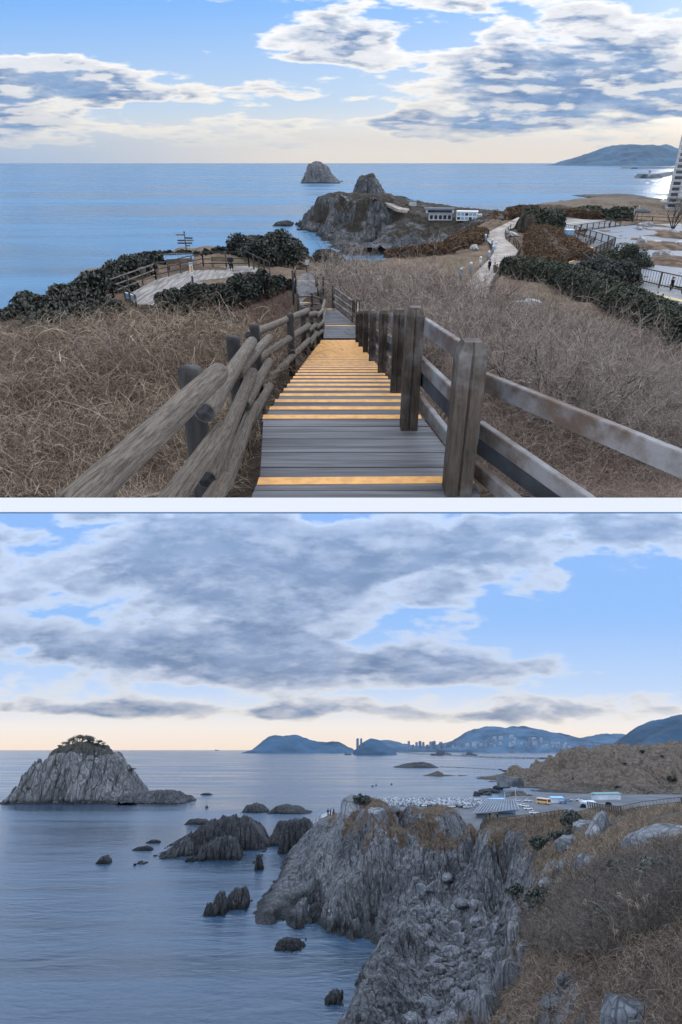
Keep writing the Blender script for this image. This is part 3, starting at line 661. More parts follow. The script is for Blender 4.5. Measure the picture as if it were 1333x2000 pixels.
reef([(474, 1588), (485, 1574), (500, 1568), (515, 1572), (526, 1582)], 1588, 9, 'rounded low rock with a smooth back behind the jagged reef', 45, 1.5, 8)
reef([(525, 1586), (540, 1575), (560, 1571), (585, 1574), (600, 1583), (622, 1592)], 1590, 12, 'wide low rock just beyond the cliff tip', 46, 1.5, 8)
reef([(362, 1609), (375, 1600), (392, 1598), (412, 1604)], 1611, 4, 'flat rock awash left of the reef crest', 47, 1, 5, 80, 40)
reef([(415, 1610), (425, 1601), (442, 1600), (458, 1607)], 1611, 4, 'small flat rock touching the back of the reef', 48, 1, 5, 80, 40)
reef([(363, 1680), (368, 1674), (377, 1672), (384, 1678)], 1684, 1.6, 'small round rock below the reef tip', 49, .6, 2, 60, 30)
reef([(498, 1695), (502, 1678), (507, 1668), (512, 1680), (516, 1698)], 1700, 2.2, 'slim upright pinnacle rock alone in the calm inlet', 50, .8, 2, 60, 40)
reef([(400, 1788), (410, 1775), (420, 1757), (432, 1742), (442, 1740), (448, 1758)], 1788, 4, 'left of two sharp black rocks off the cliff', 51, 1.2, 2.5, 90, 50)
reef([(438, 1778), (446, 1755), (458, 1742), (470, 1733), (484, 1730), (490, 1742)], 1776, 4, 'right of two sharp black rocks off the cliff', 52, 1.2, 2.5, 90, 50)
reef([(538, 1848), (552, 1838), (568, 1830), (585, 1836), (598, 1848)], 1856, 3, 'rough black rock in the water below the cliff foot', 53, 1.0, 2, 90, 50)
reef([(634, 1958), (645, 1943), (657, 1933), (668, 1938), (672, 1946)], 1962, 2, 'small black rock near the bottom beside the dark fin', 54, .7, 1.6, 70, 40)
reef([(190, 1684), (200, 1674), (212, 1670), (218, 1676)], 1688, 2, 'lone dark rock in open water at the left', 55, .6, 2, 60, 40)
reef([(258, 1661), (272, 1654), (290, 1652), (300, 1656)], 1662, 2, 'thin flat rock in open water, lower of two', 56, .6, 2, 60, 30)
reef([(286, 1646), (296, 1641), (308, 1640), (314, 1642)], 1647, 1.5, 'thin flat rock in open water, upper of two', 57, .5, 2, 60, 30)
reef([(360, 1556), (366, 1553), (373, 1553), (379, 1557)], 1558, 3, 'little rock at the tip of the island shelf', 58, .8, 4, 50, 30)
reef([(392, 1552), (400, 1549), (410, 1549), (416, 1552)], 1553, 3, 'little flat rock farther out from the island shelf', 59, .8, 4, 50, 30)
reef([(600, 1786), (608, 1768), (622, 1758), (636, 1766), (640, 1784)], 1802, 4, 'smooth tilted slab lying in the water at the cliff foot', 60, .7, 4, 80, 50)
reef([(770, 1498), (790, 1493), (810, 1490), (828, 1489), (845, 1492), (856, 1497)], 1500, 40, 'low dark skerry far out below the naval ship', 61, 6, 40, 100, 40, rough=2)
MT2 = mat('hazed_forest_grey', (.06, .11, .17), .9, var=.2, vscale=.002, bump=0)  # paler haze blue put into the colour of the farther mountains
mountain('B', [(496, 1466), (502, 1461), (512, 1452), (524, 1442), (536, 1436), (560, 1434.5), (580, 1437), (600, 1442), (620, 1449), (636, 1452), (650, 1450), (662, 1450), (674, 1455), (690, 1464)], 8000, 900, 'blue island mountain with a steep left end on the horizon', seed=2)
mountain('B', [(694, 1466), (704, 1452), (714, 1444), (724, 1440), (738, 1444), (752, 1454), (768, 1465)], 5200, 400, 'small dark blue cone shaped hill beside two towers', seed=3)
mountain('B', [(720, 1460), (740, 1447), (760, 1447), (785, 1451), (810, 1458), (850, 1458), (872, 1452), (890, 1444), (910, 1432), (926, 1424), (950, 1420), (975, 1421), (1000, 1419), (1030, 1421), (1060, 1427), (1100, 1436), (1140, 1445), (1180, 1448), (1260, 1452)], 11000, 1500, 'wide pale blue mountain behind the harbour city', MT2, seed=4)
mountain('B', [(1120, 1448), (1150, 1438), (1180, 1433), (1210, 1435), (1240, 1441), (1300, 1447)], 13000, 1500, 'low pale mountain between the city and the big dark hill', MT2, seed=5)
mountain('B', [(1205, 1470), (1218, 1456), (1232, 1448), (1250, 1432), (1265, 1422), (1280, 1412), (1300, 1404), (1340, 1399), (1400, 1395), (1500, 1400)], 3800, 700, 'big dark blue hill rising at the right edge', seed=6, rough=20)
HILL = rock_mat('brown_hill', (.09, .072, .056), (.16, .125, .095), veg=(.08, .062, .048), veg2=(.18, .14, .105), sc=.22, wet=.6, dist=1.2)
o = ridge_land('hill', 'B', [(925, 1553), (960, 1543), (985, 1535), (1005, 1528), (1030, 1524), (1060, 1512), (1085, 1499), (1105, 1484), (1125, 1472), (1145, 1465), (1180, 1461), (1210, 1459), (1260, 1457), (1333, 1455), (1420, 1452), (1600, 1450)], 850, 230, 200, 420, 220, HILL, 1.5, 20, 70, 9, 34, lambda X, Y, Z, S: sstep(4, 9, Z)*.75, seed=77); tag(o, kind='structure')
# ------------------------------------------------------------------ upper place: stairs and fences
DECK = mat('grey_deck_wood', (.115, .12, .135), .62, var=.3, vscale=2.2, bump=.35, bscale=9, stretch=(.25, 5, 5), col2=(.065, .068, .078))
ORANGE = mat('orange_strip', (.66, .36, .12), .6, var=.08, vscale=12, bump=.15, bscale=90, col2=(.56, .30, .11))
def post_wood(name, c1, c2, c3):
    m, N, b = newmat(name); tc = N.n('ShaderNodeTexCoord').outputs['Object']
    st = N.map(tc, (14, 14, 1.3)); g = N.noise(st, 4.0, 7, .8, .6)
    c = N.mix(N.sm(g, .3, .7), c1, c2); big = N.noise(tc, 2.6, 4, .7); c = N.mix(N.sm(big, .47, .68), c, c3)
    N.lk(c, b.inputs['Base Color']); b.inputs['Roughness'].default_value = .72; b.inputs['Specular IOR Level'].default_value = .3
    N.lk(N.bump(g, .5, .006), b.inputs['Normal']); return m
POSTW = post_wood('weathered_post_wood', (.035, .03, .027), (.115, .092, .075), (.17, .165, .165))
def rail_wood(name, c1, c2, c3, ax=1, lo=.42, hi=.6):
    m, N, b = newmat(name); tc = N.n('ShaderNodeTexCoord').outputs['Generated']; ob = N.n('ShaderNodeTexCoord').outputs['Object']
    st = N.map(ob, (3, 3, 22)); g = N.noise(st, 4.0, 7, .8, .4)
    c = N.mix(N.sm(g, .3, .7), c1, c2); big = N.noise(ob, 2.2, 5, .7); c = N.mix(N.sm(big, lo, hi), c, c3)
    N.lk(c, b.inputs['Base Color']); b.inputs['Roughness'].default_value = .6
    N.lk(N.bump(g, .5, .005), b.inputs['Normal']); return m
RAILW = rail_wood('weathered_rail_wood', (.13, .088, .065), (.085, .06, .048), (.24, .25, .27), lo=.38, hi=.66)
DARKB = mat('dark_back_board', (.075, .085, .105), .6, var=.2, bump=.2)
def log_mat(name, c1, c2, c3):
    m, N, b = newmat(name); ob = N.n('ShaderNodeTexCoord').outputs['Object']; uvz = N.map(ob, (34, 34, 2.2))
    g = N.noise(uvz, 3.2, 7, .8, .6); c = N.mix(N.sm(g, .38, .6), c1, c2); g3 = N.noise(N.map(ob, (60, 60, 1.2)), 1.5, 3, .6); c = N.mix(N.sm(g3, .56, .66, 0, .7), c, c3)
    kn = N.voro(N.map(ob, (5, 5, 1.6)), 1.3); c = N.mix(N.sm(kn, .12, .03), c, c3)
    N.lk(c, b.inputs['Base Color']); b.inputs['Roughness'].default_value = .75; b.inputs['Specular IOR Level'].default_value = .2
    N.lk(N.bump(g, 1.0, .01), b.inputs['Normal']); return m
LOGM = log_mat('log_rail_wood', (.085, .072, .06), (.215, .185, .155), (.04, .034, .03))
LPOST = mat('dark_log_post', (.055, .053, .055), .8, var=.35, vscale=6, bump=.5, bscale=30, stretch=(1, 1, .3), col2=(.03, .03, .032))
ENDM = mat('dark_log_end', (.05, .052, .06), .7, var=.3, vscale=20, bump=.2)

def deckz(h, px, py): return atz(px, py, HA-h)
HL = 1.83
# stations of the flight: (left px, right px, row, depth below the eye)
def sta(xl, xr, py, h): return atz(xl, py, HA-h), atz(xr, py, HA-h)
stairs = thing('wooden_staircase', 'long wooden stair flight with orange step edges leading down to the sea', 'stairs', atz(665, 815, HA-HL))
SO = stairs.location.copy()
def loc(p): return Vector(p)-SO
def quadslab(name, a, b, c, d, th, m, parent, planks=0, gap=.008, O=None):
    """flat deck with corners a b (near) c d (far); planks run across"""
    mb = MB(); O = O or loc; a, b, c, d = O(a), O(b), O(c), O(d); n = max(1, planks)
    for i in range(n):
        t0 = i/n; t1 = (i+1)/n; L = (d-a).length/n; e = gap/L/n if planks else 0
        q = [a.lerp(d, t0+e/2), b.lerp(c, t0+e/2), b.lerp(c, t1-e/2), a.lerp(d, t1-e/2)]
        up = Vector((0, 0, th)); vs = [p-up for p in q]+q
        mb.add(vs, [(3, 2, 1, 0), (4, 5, 6, 7), (0, 1, 5, 4), (1, 2, 6, 5), (2, 3, 7, 6), (3, 0, 4, 7)])
    return mb.build(name, m, parent, cut=True)
# near tread and landing
n0, n1 = atz(486, 985, HA-1.745), atz(945, 985, HA-1.745); e0, e1 = atz(506, 934, HA-1.745), atz(922, 931, HA-1.745)
l0, l1 = sta(508, 924, 945, HL); f0, f1 = sta(515, 822, 811, HL)
quadslab('step', n0, n1, e1, e0, .05, DECK, stairs, 2)
def strip(a, b, w, parent, lift=.004, O=None):
    O = O or loc; a, b = O(a), O(b); back = Vector((0, -w, 0)); mb = MB(); z = Vector((0, 0, lift))
    q = [a+back+z, b+back+z, b+z+Vector((0, .004, 0)), a+z+Vector((0, .004, 0))]; dn = Vector((0, 0, -.02-lift))
    vs = [q[0]-z*.9, q[1]-z*.9, q[2]+dn, q[3]+dn]+q
    mb.add(vs, [(4, 5, 6, 7), (0, 1, 5, 4), (1, 2, 6, 5), (2, 3, 7, 6), (3, 0, 4, 7), (3, 2, 1, 0)])
    return mb.build('edge_strip', ORANGE, parent, cut=True)
st = [c for c in stairs.children][0]; strip(e0, e1, .095, st)
ld = quadslab('landing', l0, l1, f1, f0, .05, DECK, stairs, 5, .012); strip(f0, f1, .085, ld)
g0, g1 = sta(628, 697, 664, 5.66); NS = 36
for i in range(1, NS+1):
    t0 = (i-1)/NS; t1 = i/NS; z1 = (HA-HL)*(1-t1)+(HA-5.66)*t1
    a = f0.lerp(g0, t0); b = f1.lerp(g1, t0); c = f1.lerp(g1, t1); d = f0.lerp(g0, t1)
    for p in (a, b, c, d): p.z = z1
    for p in (a, b): p.y -= .03
    s_ = quadslab('step', a, b, c, d, .045, DECK, stairs, 1); strip(d, c, .078, s_)
# stringers
for A0, A1 in ((f0, g0), (f1, g1)):
    mb = MB(); o = Vector((0, 0, -.16)); mb.beam(loc(A0+o), loc(A1+o), .05, .2); mb.build('stringer', DECK, stairs)
mb = MB(); mb.beam(loc(l0+Vector((.02, -.1, -.13))), loc(f0+Vector((.03, 0, -.13))), .05, .16); mb.build('side_beam', DECK, stairs, cut=True); mb = MB(); mb.beam(loc(l1+Vector((-.02, -.1, -.13))), loc(f1+Vector((-.03, 0, -.13))), .05, .16); mb.build('side_beam', DECK, stairs, cut=True)
h0, h1 = sta(632, 697, 660, 5.75); k0, k1 = sta(635, 694, 635, 5.75)
l2 = quadslab('landing', h0, h1, k1, k0, .05, DECK, stairs, 8, .015); strip(k0, k1, .12, l2)
m0, m1 = sta(633, 694, 634, 5.86); m2 = atz(655, 602, HA-5.86); m3 = atz(636, 603, HA-5.86)
l3 = quadslab('landing', m0, m1, m2, m3, .05, DECK, stairs, 12, .012); strip(m3, m2, .15, l3)

# lower boardwalk
BW = thing('boardwalk', 'narrow grey boardwalk continuing below the stairs into the bushes', 'boardwalk', atz(600, 590, HA-7))
bo = BW.location.copy(); lb = lambda p: Vector(p)-bo
pts = [(590, 635, 618, 6.9), (588, 631, 604, 6.95), (586, 627, 590, 7.1), (583, 624, 575, 7.3), (580, 619, 560, 7.6), (582, 616, 548, 7.9), (586, 613, 539, 8.15), (594, 616, 533, 8.3)]
for (a, b) in zip(pts[:-1], pts[1:]):
    p0, p1 = atz(a[0], a[2], HA-a[3]), atz(a[1], a[2], HA-a[3]); q0, q1 = atz(b[0], b[2], HA-a[3]-.0), atz(b[1], b[2], HA-a[3])
    quadslab('deck_section', p0, p1, q1, q0, .06, DECK, BW, 7, .02, O=lb)
    if a[2] in (604, 560): strip(q0, q1, .15, BW.children[-1], O=lb)

# right hand fence of square posts
def sq_post(base, h, w, parent, O, m=POSTW):
    g = w*.06; s = w/2; q = []
    for (x, y) in ((-1, -1), (1, -1), (1, 1), (-1, 1)):
        nx, ny = {(-1, -1): (1, -1), (1, -1): (1, 1), (1, 1): (-1, 1), (-1, 1): (-1, -1)}[(x, y)]
        q.append((x*s, y*s))
        mx, my = (x+nx)/2*s, (y+ny)/2*s; dx, dy = (nx-x)/2, (ny-y)/2; ix, iy = -mx/s*g*1.4, -my/s*g*1.4
        q += [(mx-dx*g, my-dy*g), (mx+ix, my+iy), (mx+dx*g, my+dy*g)]
    zt = h-w*.42; n = len(q); B = O(base)
    vs = [(B.x+a, B.y+b, B.z-.25) for a, b in q]+[(B.x+a, B.y+b, B.z+zt) for a, b in q]+[(B.x+a*.62, B.y+b*.62, B.z+h) for a, b in q]
    mb = MB(); mb.add(vs, [tuple(range(n))[::-1], tuple(range(2*n, 3*n))]+[(r*n+i, r*n+(i+1) % n, (r+1)*n+(i+1) % n, (r+1)*n+i) for r in (0, 1) for i in range(n)])
    return mb.build('post', m, parent, cut=True)
RF = thing('plank_fence', 'square posted plank fence along the right side of the stairs', 'fence', atz(890, 968, HA-1.8)); ro = RF.location.copy(); lr = lambda p: Vector(p)-ro
def railbeam(a, b, w, h, parent, O, m, name='rail'):
    a, b = Vector(a), Vector(b); L = (b-a).length; d = (b-a).normalized()
    mb = MB(); mb.box((0, 0, 0), (w, L, h)); me = mb.build(name, m, parent, bevel=.006)
    y = d; x = y.cross(Vector((0, 0, 1))).normalized(); z = x.cross(y); M = Matrix((x, y, z)).transposed().to_4x4()
    # keep the grain along the beam: mesh is modelled along Y
    for v in me.data.vertices: v.co = (M @ v.co) + O((a+b)/2)
    bm = bmesh.new(); bm.from_mesh(me.data); cutbm(bm, parent.location); bm.to_mesh(me.data); bm.free(); return me
rp = []     # (base, height)
def rpost(bx, by, h, tx, ty, w=.13, lean=0):
    b = atz(bx, by, HA-h); top = upto(b, ty); sq_post(b, top-b.z, w, RF, lr); rp.append((b, top-b.z))
rpost(889, 985, 1.84, 918, 664, .155); rpost(798, 838, 1.84, 812, 599, .13)
def flightpt(py, t_side=.97):
    """point of the right edge of the flight seen on picture row py"""
    lo, hi = 0., 1.
    for _ in range(40):
        t = (lo+hi)/2; p = f1.lerp(g1, t)
        if pix(p)[1] > py: lo = t
        else: hi = t
    p = f1.lerp(g1, t); q = f0.lerp(g0, t); return q.lerp(p, t_side)
for by, ty, w in ((762, 603, .12), (728, 605, .12), (704, 605, .12), (688, 606, .12), (676, 607, .12), (668, 608, .12)):
    b = flightpt(by); top = upto(b, ty); sq_post(b, top-b.z, w, RF, lr); rp.append((b, top-b.z))
for (b0, hh0), (b1, hh1) in zip(rp[:-1], rp[1:]):
    for fr_, hgt in ((.86, .11), (.56, .10), (.25, .10)):
        a = b0+Vector((.075, .0, hh0*fr_)); b = b1+Vector((.075, 0, hh1*fr_)); railbeam(a, b, .045, hgt, RF, lr, RAILW)
        if fr_ == .56: railbeam(a+Vector((.012, 0, -.115)), b+Vector((.012, 0, -.115)), .03, .12, RF, lr, DARKB, 'back_board')
for (x0, y0, c0, x1, y1, c1, hh) in ((944, 744, 3.78, 1400, 934, 2.62, .115), (936, 836, 3.8, 1170, 999, 3.12, .10), (926, 912, 3.82, 1012, 986, 3.56, .10)):
    a, b = atc(x0, y0, c0), atc(x1, y1, c1); railbeam(a, b, .05, hh, RF, lr, RAILW)
    if hh == .10 and x0 == 936: railbeam(a+Vector((.01, .02, -.115)), b+Vector((.01, .02, -.115)), .03, .12, RF, lr, DARKB, 'back_board')
# short fence round the second landing
LF = thing('plank_fence', 'short plank fence round the far landing with pale rails', 'fence', atz(691, 630, HA-5.86)); lo_ = LF.location.copy(); ll = lambda p: Vector(p)-lo_
q = []
for (bx, by, h, ty, w) in ((651.5, 602, 5.86, 555, .14), (691, 631, 5.86, 584, .14), (699, 640, 5.75, 583, .14)):
    b = atz(bx, by, HA-h); t = upto(b, ty); sq_post(b, t-b.z, w, LF, ll); q.append((b, t-b.z))
for fr_ in (.86, .55, .27): railbeam(q[0][0]+Vector((0, 0, q[0][1]*fr_)), q[1][0]+Vector((0, 0, q[1][1]*fr_)), .05, .11, LF, ll, RAILW)
for fr_ in (.86, .55): railbeam(q[2][0]+Vector((0, 0, q[2][1]*fr_)), rp[-1][0]+Vector((0, 0, rp[-1][1]*fr_)), .05, .1, LF, ll, RAILW)

# left hand fence of logs
def log(a, b, r, parent, O, m=LOGM, name='rail'):
    a, b = Vector(a), Vector(b); d = b-a; L = d.length; n = 18; rings = 9; vs = []; fs = []
    sd = random.random()*9; prof = [(.0, .82), (.008/L*1.5, .95)]+[(.03+.94*i/(rings-1), 1) for i in range(rings)]+[(1-.008/L*1.5, .95), (1.0, .82)]
    for t, k in prof:
        for i in range(n):
            an = 2*math.pi*i/n; rr = r*k*(1+.035*math.sin(an*2+sd+t*2)+.03*math.sin(t*7+sd)); vs.append((rr*math.cos(an), rr*math.sin(an), t*L))
    nr = len(prof)
    for j in range(nr-1):
        for i in range(n): fs.append((j*n+i, j*n+(i+1) % n, (j+1)*n+(i+1) % n, (j+1)*n+i))
    fs += [tuple(range(n))[::-1], tuple((nr-1)*n+i for i in range(n))]
    mb = MB(); mb.add(vs, fs[:-2], True); mb.f += fs[-2:]; mb.sm += [False, False]
    M = d.to_track_quat('Z', 'Y').to_matrix().to_4x4()
    o = mb.build(name, m, parent); o.data.materials.append(ENDM)
    for p in o.data.polygons[-2:]: p.material_index = 1
    # the log keeps its own axis so that the grain runs along it
    o.matrix_local = Matrix.Translation(O(a)) @ M
    bm = bmesh.new(); bm.from_mesh(o.data); bm.transform(M)
    W0 = a
    n_ = CUTN; co = CAM-W0
    r_ = bmesh.ops.bisect_plane(bm, geom=bm.verts[:]+bm.edges[:]+bm.faces[:], plane_co=co, plane_no=n_, clear_inner=True)
    bm.transform(M.inverted()); bm.to_mesh(o.data); bm.free(); return o
GF = thing('log_fence', 'round log fence climbing along the left side of the stairs', 'fence', atz(500, 900, HA-2.2)); go = GF.location.copy(); lg = lambda p: Vector(p)-go
def lpost(tx, ty, zc, r, down=1.15, parent=None, O=None, m=None):
    t = atc(tx, ty, zc); mb = MB(); P0 = (O or lg)(t); n = 18
    mb.lathe([(r, -down), (r*1.02, -.5*down), (r, -.03), (r*.93, -.006), (r*.6, .004)], n, P0); return mb.build('post', m or LPOST, parent or GF, cut=False)
def lpost_cut(*a, **k):
    o = lpost(*a, **k); bm = bmesh.new(); bm.from_mesh(o.data); cutbm(bm, go); bm.to_mesh(o.data); bm.free(); return o
lpost_cut(370, 716, 3.35, .066, 1.3)
for tx, ty, zc, r in ((455, 657, 5.6, .064), (497, 634, 7.6, .064), (567, 612, 11, .066), (592, 598, 14, .062), (608, 601, 16.5, .06), (621, 602, 19, .06), (628, 600, 22, .06)): lpost(tx, ty, zc, r)
LR = [(428, 728, 3.12, 128, 1005, 1.68, .057), (400, 806, 3.22, 492, 668, 6.1, .058), (462, 728, 4.9, 526, 660, 8.0, .055), (486, 655, 8.4, 602, 606, 13.5, .06),
      (437, 838, 3.5, 318, 1000, 2.55, .055), (404, 937, 3.3, 494, 728, 6.1, .056), (478, 792, 5.1, 526, 706, 8.0, .053), (492, 710, 8.4, 604, 635, 13.5, .06),
      (440, 935, 3.45, 400, 1000, 3.05, .052), (438, 948, 3.7, 496, 792, 5.6, .052), (484, 832, 5.2, 528, 754, 8.0, .052), (497, 770, 8.3, 604, 664, 13.5, .06),
      (600, 615, 13.6, 619, 611, 17, .06), (602, 646, 13.6, 618, 634, 17, .06), (604, 672, 13.6, 619, 650, 17, .06), (617, 618, 17, 631, 606, 21, .06), (617, 640, 17, 631, 630, 21, .06), (618, 656, 17, 630, 646, 21, .06),
      (629, 608, 21, 635, 586, 28, .06), (631, 632, 21, 636, 603, 28, .06)]
for x0, y0, c0, x1, y1, c1, r in LR: log(atc(x0, y0, c0), atc(x1, y1, c1), r, GF, lg)
# fences of the lower boardwalk
def small_fence(posts, levels, label, r=.06, group=None, m=LPOST, mr=LOGM, fr='A', cat='fence', name='log_fence'):
    """posts: (px, base row, top row, zc)"""
    B = [atc(p[0], p[1], p[3], fr) for p in posts]; T = thing(name, label, cat, B[0], fr=fr, group=group); hs = []
    for b, p in zip(B, posts):
        h = upto(b, p[2], fr)-b.z; hs.append(h); mb = MB(); c = b-B[0]; mb.lathe([(r, -.3), (r, h-.02), (r*.6, h)], 8, c); mb.build('post', m, T)
    for i in range(len(B)-1):
        for lv in levels:
            mb = MB(); mb.tube([B[i]-B[0]+Vector((0, 0, hs[i]*lv)), B[i+1]-B[0]+Vector((0, 0, hs[i+1]*lv))], r*.8, 8); mb.build('rail', mr, T)
    return T
small_fence([(574, 592, 528, 36), (577, 566, 528, 42), (578, 551, 519, 47)], (.93, .6), 'log fence on the left edge of the lower boardwalk beside the dark shrub')
small_fence([(583, 616, 573, 32), (610, 606, 572, 32.5), (628, 604, 580, 33)], (.85, .4), 'log fence crossing in front of the lower boardwalk')
small_fence([(627, 590, 564, 34), (622, 580, 541, 37), (618, 561, 525, 42)], (.9, .55), 'log fence on the right edge of the lower boardwalk')
small_fence([(632, 571, 540, 38), (632, 545, 514, 48)], (.9, .5), 'pale leaning rail fence beyond the right edge of the lower boardwalk')
# ------------------------------------------------------------------ plants
def strands(O, D, L, segs, w, droop=.0, wob=.3, rnd=None, taper=.15, seed=0):
    """ribbon strands: origins O, directions D (unit), lengths L; returns verts, quads and a number per strand"""
    r = np.random.RandomState(seed); n = len(O); D = D/np.linalg.norm(D, axis=1, keepdims=True)
    P = np.zeros((n, segs+1, 3)); P[:, 0] = O; d = D.copy(); st = (L/segs)[:, None]
    for k in range(segs):
        d = d + wob*r.normal(size=(n, 3))*.5; d[:, 2] -= droop*(k+1)/segs; d /= np.linalg.norm(d, axis=1, keepdims=True); P[:, k+1] = P[:, k]+d*st
    S = np.cross(d, r.normal(size=(n, 3))); S /= np.linalg.norm(S, axis=1, keepdims=True)+1e-9
    k = np.linspace(1, taper, segs+1)[None, :, None]; W = (np.asarray(w)*np.ones(n))[:, None, None]*k*.5
    V = np.stack([P-S[:, None]*W, P+S[:, None]*W], 2).reshape(-1, 3)
    base = (np.arange(n)*(segs+1)*2)[:, None]; j = np.arange(segs)[None]*2; a = base+j
    Fq = np.stack([a, a+1, a+3, a+2], 2).reshape(-1, 4)
    rr = np.repeat(r.rand(n) if rnd is None else rnd, (segs+1)*2)
    return V, Fq, rr, P
def join(parts):
    Vs = []; Fs = []; Rr = []; o = 0
    for V, Fq, r in parts: Vs.append(V); Fs.append(Fq+o); Rr.append(r); o += len(V)
    return np.concatenate(Vs), np.concatenate(Fs), np.concatenate(Rr)
def leaves(Pc, size, seed=0, up=.4, lump=None):
    """leaf-shaped faces (two triangles folded) at points Pc"""
    r = np.random.RandomState(seed); n = len(Pc); a = r.normal(size=(n, 3)); a /= np.linalg.norm(a, axis=1, keepdims=True)
    b = np.cross(a, r.normal(size=(n, 3))); b /= np.linalg.norm(b, axis=1, keepdims=True)
    s = (size*(.6+.8*r.rand(n)))[:, None] if np.ndim(size) else size*(.6+.8*r.rand(n))[:, None]
    V = np.stack([Pc-a*s, Pc+b*s*.5, Pc+a*s, Pc-b*s*.5], 1).reshape(-1, 3); Fq = np.arange(n*4).reshape(n, 4)
    return V, Fq, np.repeat(r.rand(n), 4)
def cutpts(V, Fq, rr):
    """drop faces of the upper place that would hang under the white slab"""
    ok = ((V-np.array(CAM))@np.array(CUTN)) > .0
    k = ok[Fq].all(1); Fq = Fq[k]; used = np.zeros(len(V), bool); used[Fq.ravel()] = True; mp = np.cumsum(used)-1
    return V[used], mp[Fq], rr[used]
def rmat(name, cols, rough=.8, spec=.2, trans=0):
    if name in MATS: return MATS[name]
    m, N, b = newmat(name); at = N.n('ShaderNodeAttribute'); at.attribute_name = 'rnd'
    c = N.ramp(at.outputs['Fac'], [(i/(len(cols)-1), c) for i, c in enumerate(cols)])
    N.lk(c, b.inputs['Base Color']); b.inputs['Roughness'].default_value = rough; b.inputs['Specular IOR Level'].default_value = spec
    MATS[name] = m; return m
DRY = rmat('dry_stems', [(.07, .047, .035), (.19, .14, .105), (.32, .255, .195), (.56, .47, .37)])
DRYR = rmat('dry_brush_stems', [(.10, .075, .062), (.19, .145, .12), (.27, .215, .18), (.36, .30, .255)])
TWIG = rmat('bare_twigs', [(.08, .064, .055), (.17, .135, .115), (.30, .25, .22), (.52, .46, .41)])
LEAF = rmat('dark_leaves', [(.018, .022, .018), (.03, .038, .03), (.05, .06, .048), (.085, .095, .078)], .45, .5)
LEAFG = rmat('green_leaves', [(.022, .032, .02), (.04, .052, .032), (.062, .075, .05), (.09, .105, .075)], .5, .4)
HEDB = rmat('brown_hedge_leaves', [(.07, .045, .03), (.12, .078, .05), (.165, .11, .072), (.2, .14, .095)], .8)
BARK = mat('bark', (.075, .06, .05), .9, var=.3, vscale=5, bump=.6, bscale=25)
def inpoly(px, py, poly):
    n = len(poly); c = np.zeros(px.shape, bool); j = n-1
    for i in range(n):
        xi, yi = poly[i]; xj, yj = poly[j]
        c ^= ((yi > py) != (yj > py)) & (px < (xj-xi)*(py-yi)/(yj-yi+1e-9)+xi); j = i
    return c
def scatter(n, poly, zf, ymin, ymax, seed, fr='A', dens=1.0, u=(-.75, .75)):
    """points on the ground inside a region; sampled evenly over what the eye sees of it"""
    r = np.random.RandomState(seed); U = u[0]+(u[1]-u[0])*r.rand(n); Y = np.exp(np.log(ymin)+(np.log(ymax)-np.log(ymin))*r.rand(n)**dens)
    X = U*Y; Z = zf(X, Y); Pn = np.c_[X, Y, Z]; px, py = pixn(Pn, fr); k = inpoly(px, py, poly); return Pn[k]
def ndir(n, r, tilt=.6, lean=(0, 0)):
    d = np.c_[r.normal(size=n)*tilt+lean[0], r.normal(size=n)*tilt+lean[1], np.ones(n)]; return d
def stuff(name, parts, m, label, fr='A', cut=True):
    V, Fq, rr = join(parts)
    if cut and fr == 'A': V, Fq, rr = cutpts(V, Fq, rr)
    o = npmesh(name, V, Fq, m, attrs={'rnd': rr}); place(o, fr=fr); return tag(o, label, kind='stuff')
def keepoff(Pn, margin=.25):
    """clear the stairs"""
    k = np.ones(len(Pn), bool)
    def band(a0, a1, b0, b1, ex):
        nonlocal k
        y = Pn[:, 1]; t = (y-a0.y)/(b0.y-a0.y); xl = a0.x+(b0.x-a0.x)*t-ex; xr = a1.x+(b1.x-a1.x)*t+ex
        k &= ~((t > -.6 if a0.y < 6 else t > 0) & (t < 1) & (Pn[:, 0] > xl) & (Pn[:, 0] < xr))
    band(l0, l1, f0, f1, margin); band(f0, f1, g0, g1, margin); band(h0, h1, m3, m2, margin)
    a, b = atz(588, 604, HA-7), atz(631, 604, HA-7); c, d = atz(590, 533, HA-8.3), atz(618, 533, HA-8.3); band(a, b, c, d, .1)
    return k

# dry brush left of the stairs: arching stems over a mat of dead grass
LP = [(-160, 675), (60, 668), (200, 660), (300, 662), (420, 668), (500, 672), (560, 684), (628, 664), (515, 812), (505, 1100), (-300, 1100), (-300, 700)]
r_ = np.random.RandomState(3); parts = []
Pn = scatter(60000, LP, zA, 3.9, 26, 11, u=(-.85, 0)); Pn = Pn[keepoff(Pn)]
n = len(Pn); sz = np.clip(Pn[:, 1]*.09, .35, 1.5)
hump = np.clip(fbm(Pn[:, 0]/1.8, Pn[:, 1]/1.8, 3, 55)+.5, 0, 1.4)*sstep(4.5, 9, Pn[:, 1])
O = Pn.copy(); O[:, 2] += hump*r_.rand(n)*.9-.03
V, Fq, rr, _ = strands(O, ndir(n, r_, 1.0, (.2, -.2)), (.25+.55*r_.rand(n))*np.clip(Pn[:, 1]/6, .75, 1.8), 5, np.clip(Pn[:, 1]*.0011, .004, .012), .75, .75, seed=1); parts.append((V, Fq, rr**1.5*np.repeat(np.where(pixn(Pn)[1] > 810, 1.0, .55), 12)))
Pn = scatter(30000, LP, zA, 7, 30, 12, u=(-.85, 0)); Pn = Pn[keepoff(Pn, .6)]; hb = fbm(Pn[:, 0]/2.5, Pn[:, 1]/2.5, 3, 56); Pn = Pn[hb > -.1]; n = len(Pn)
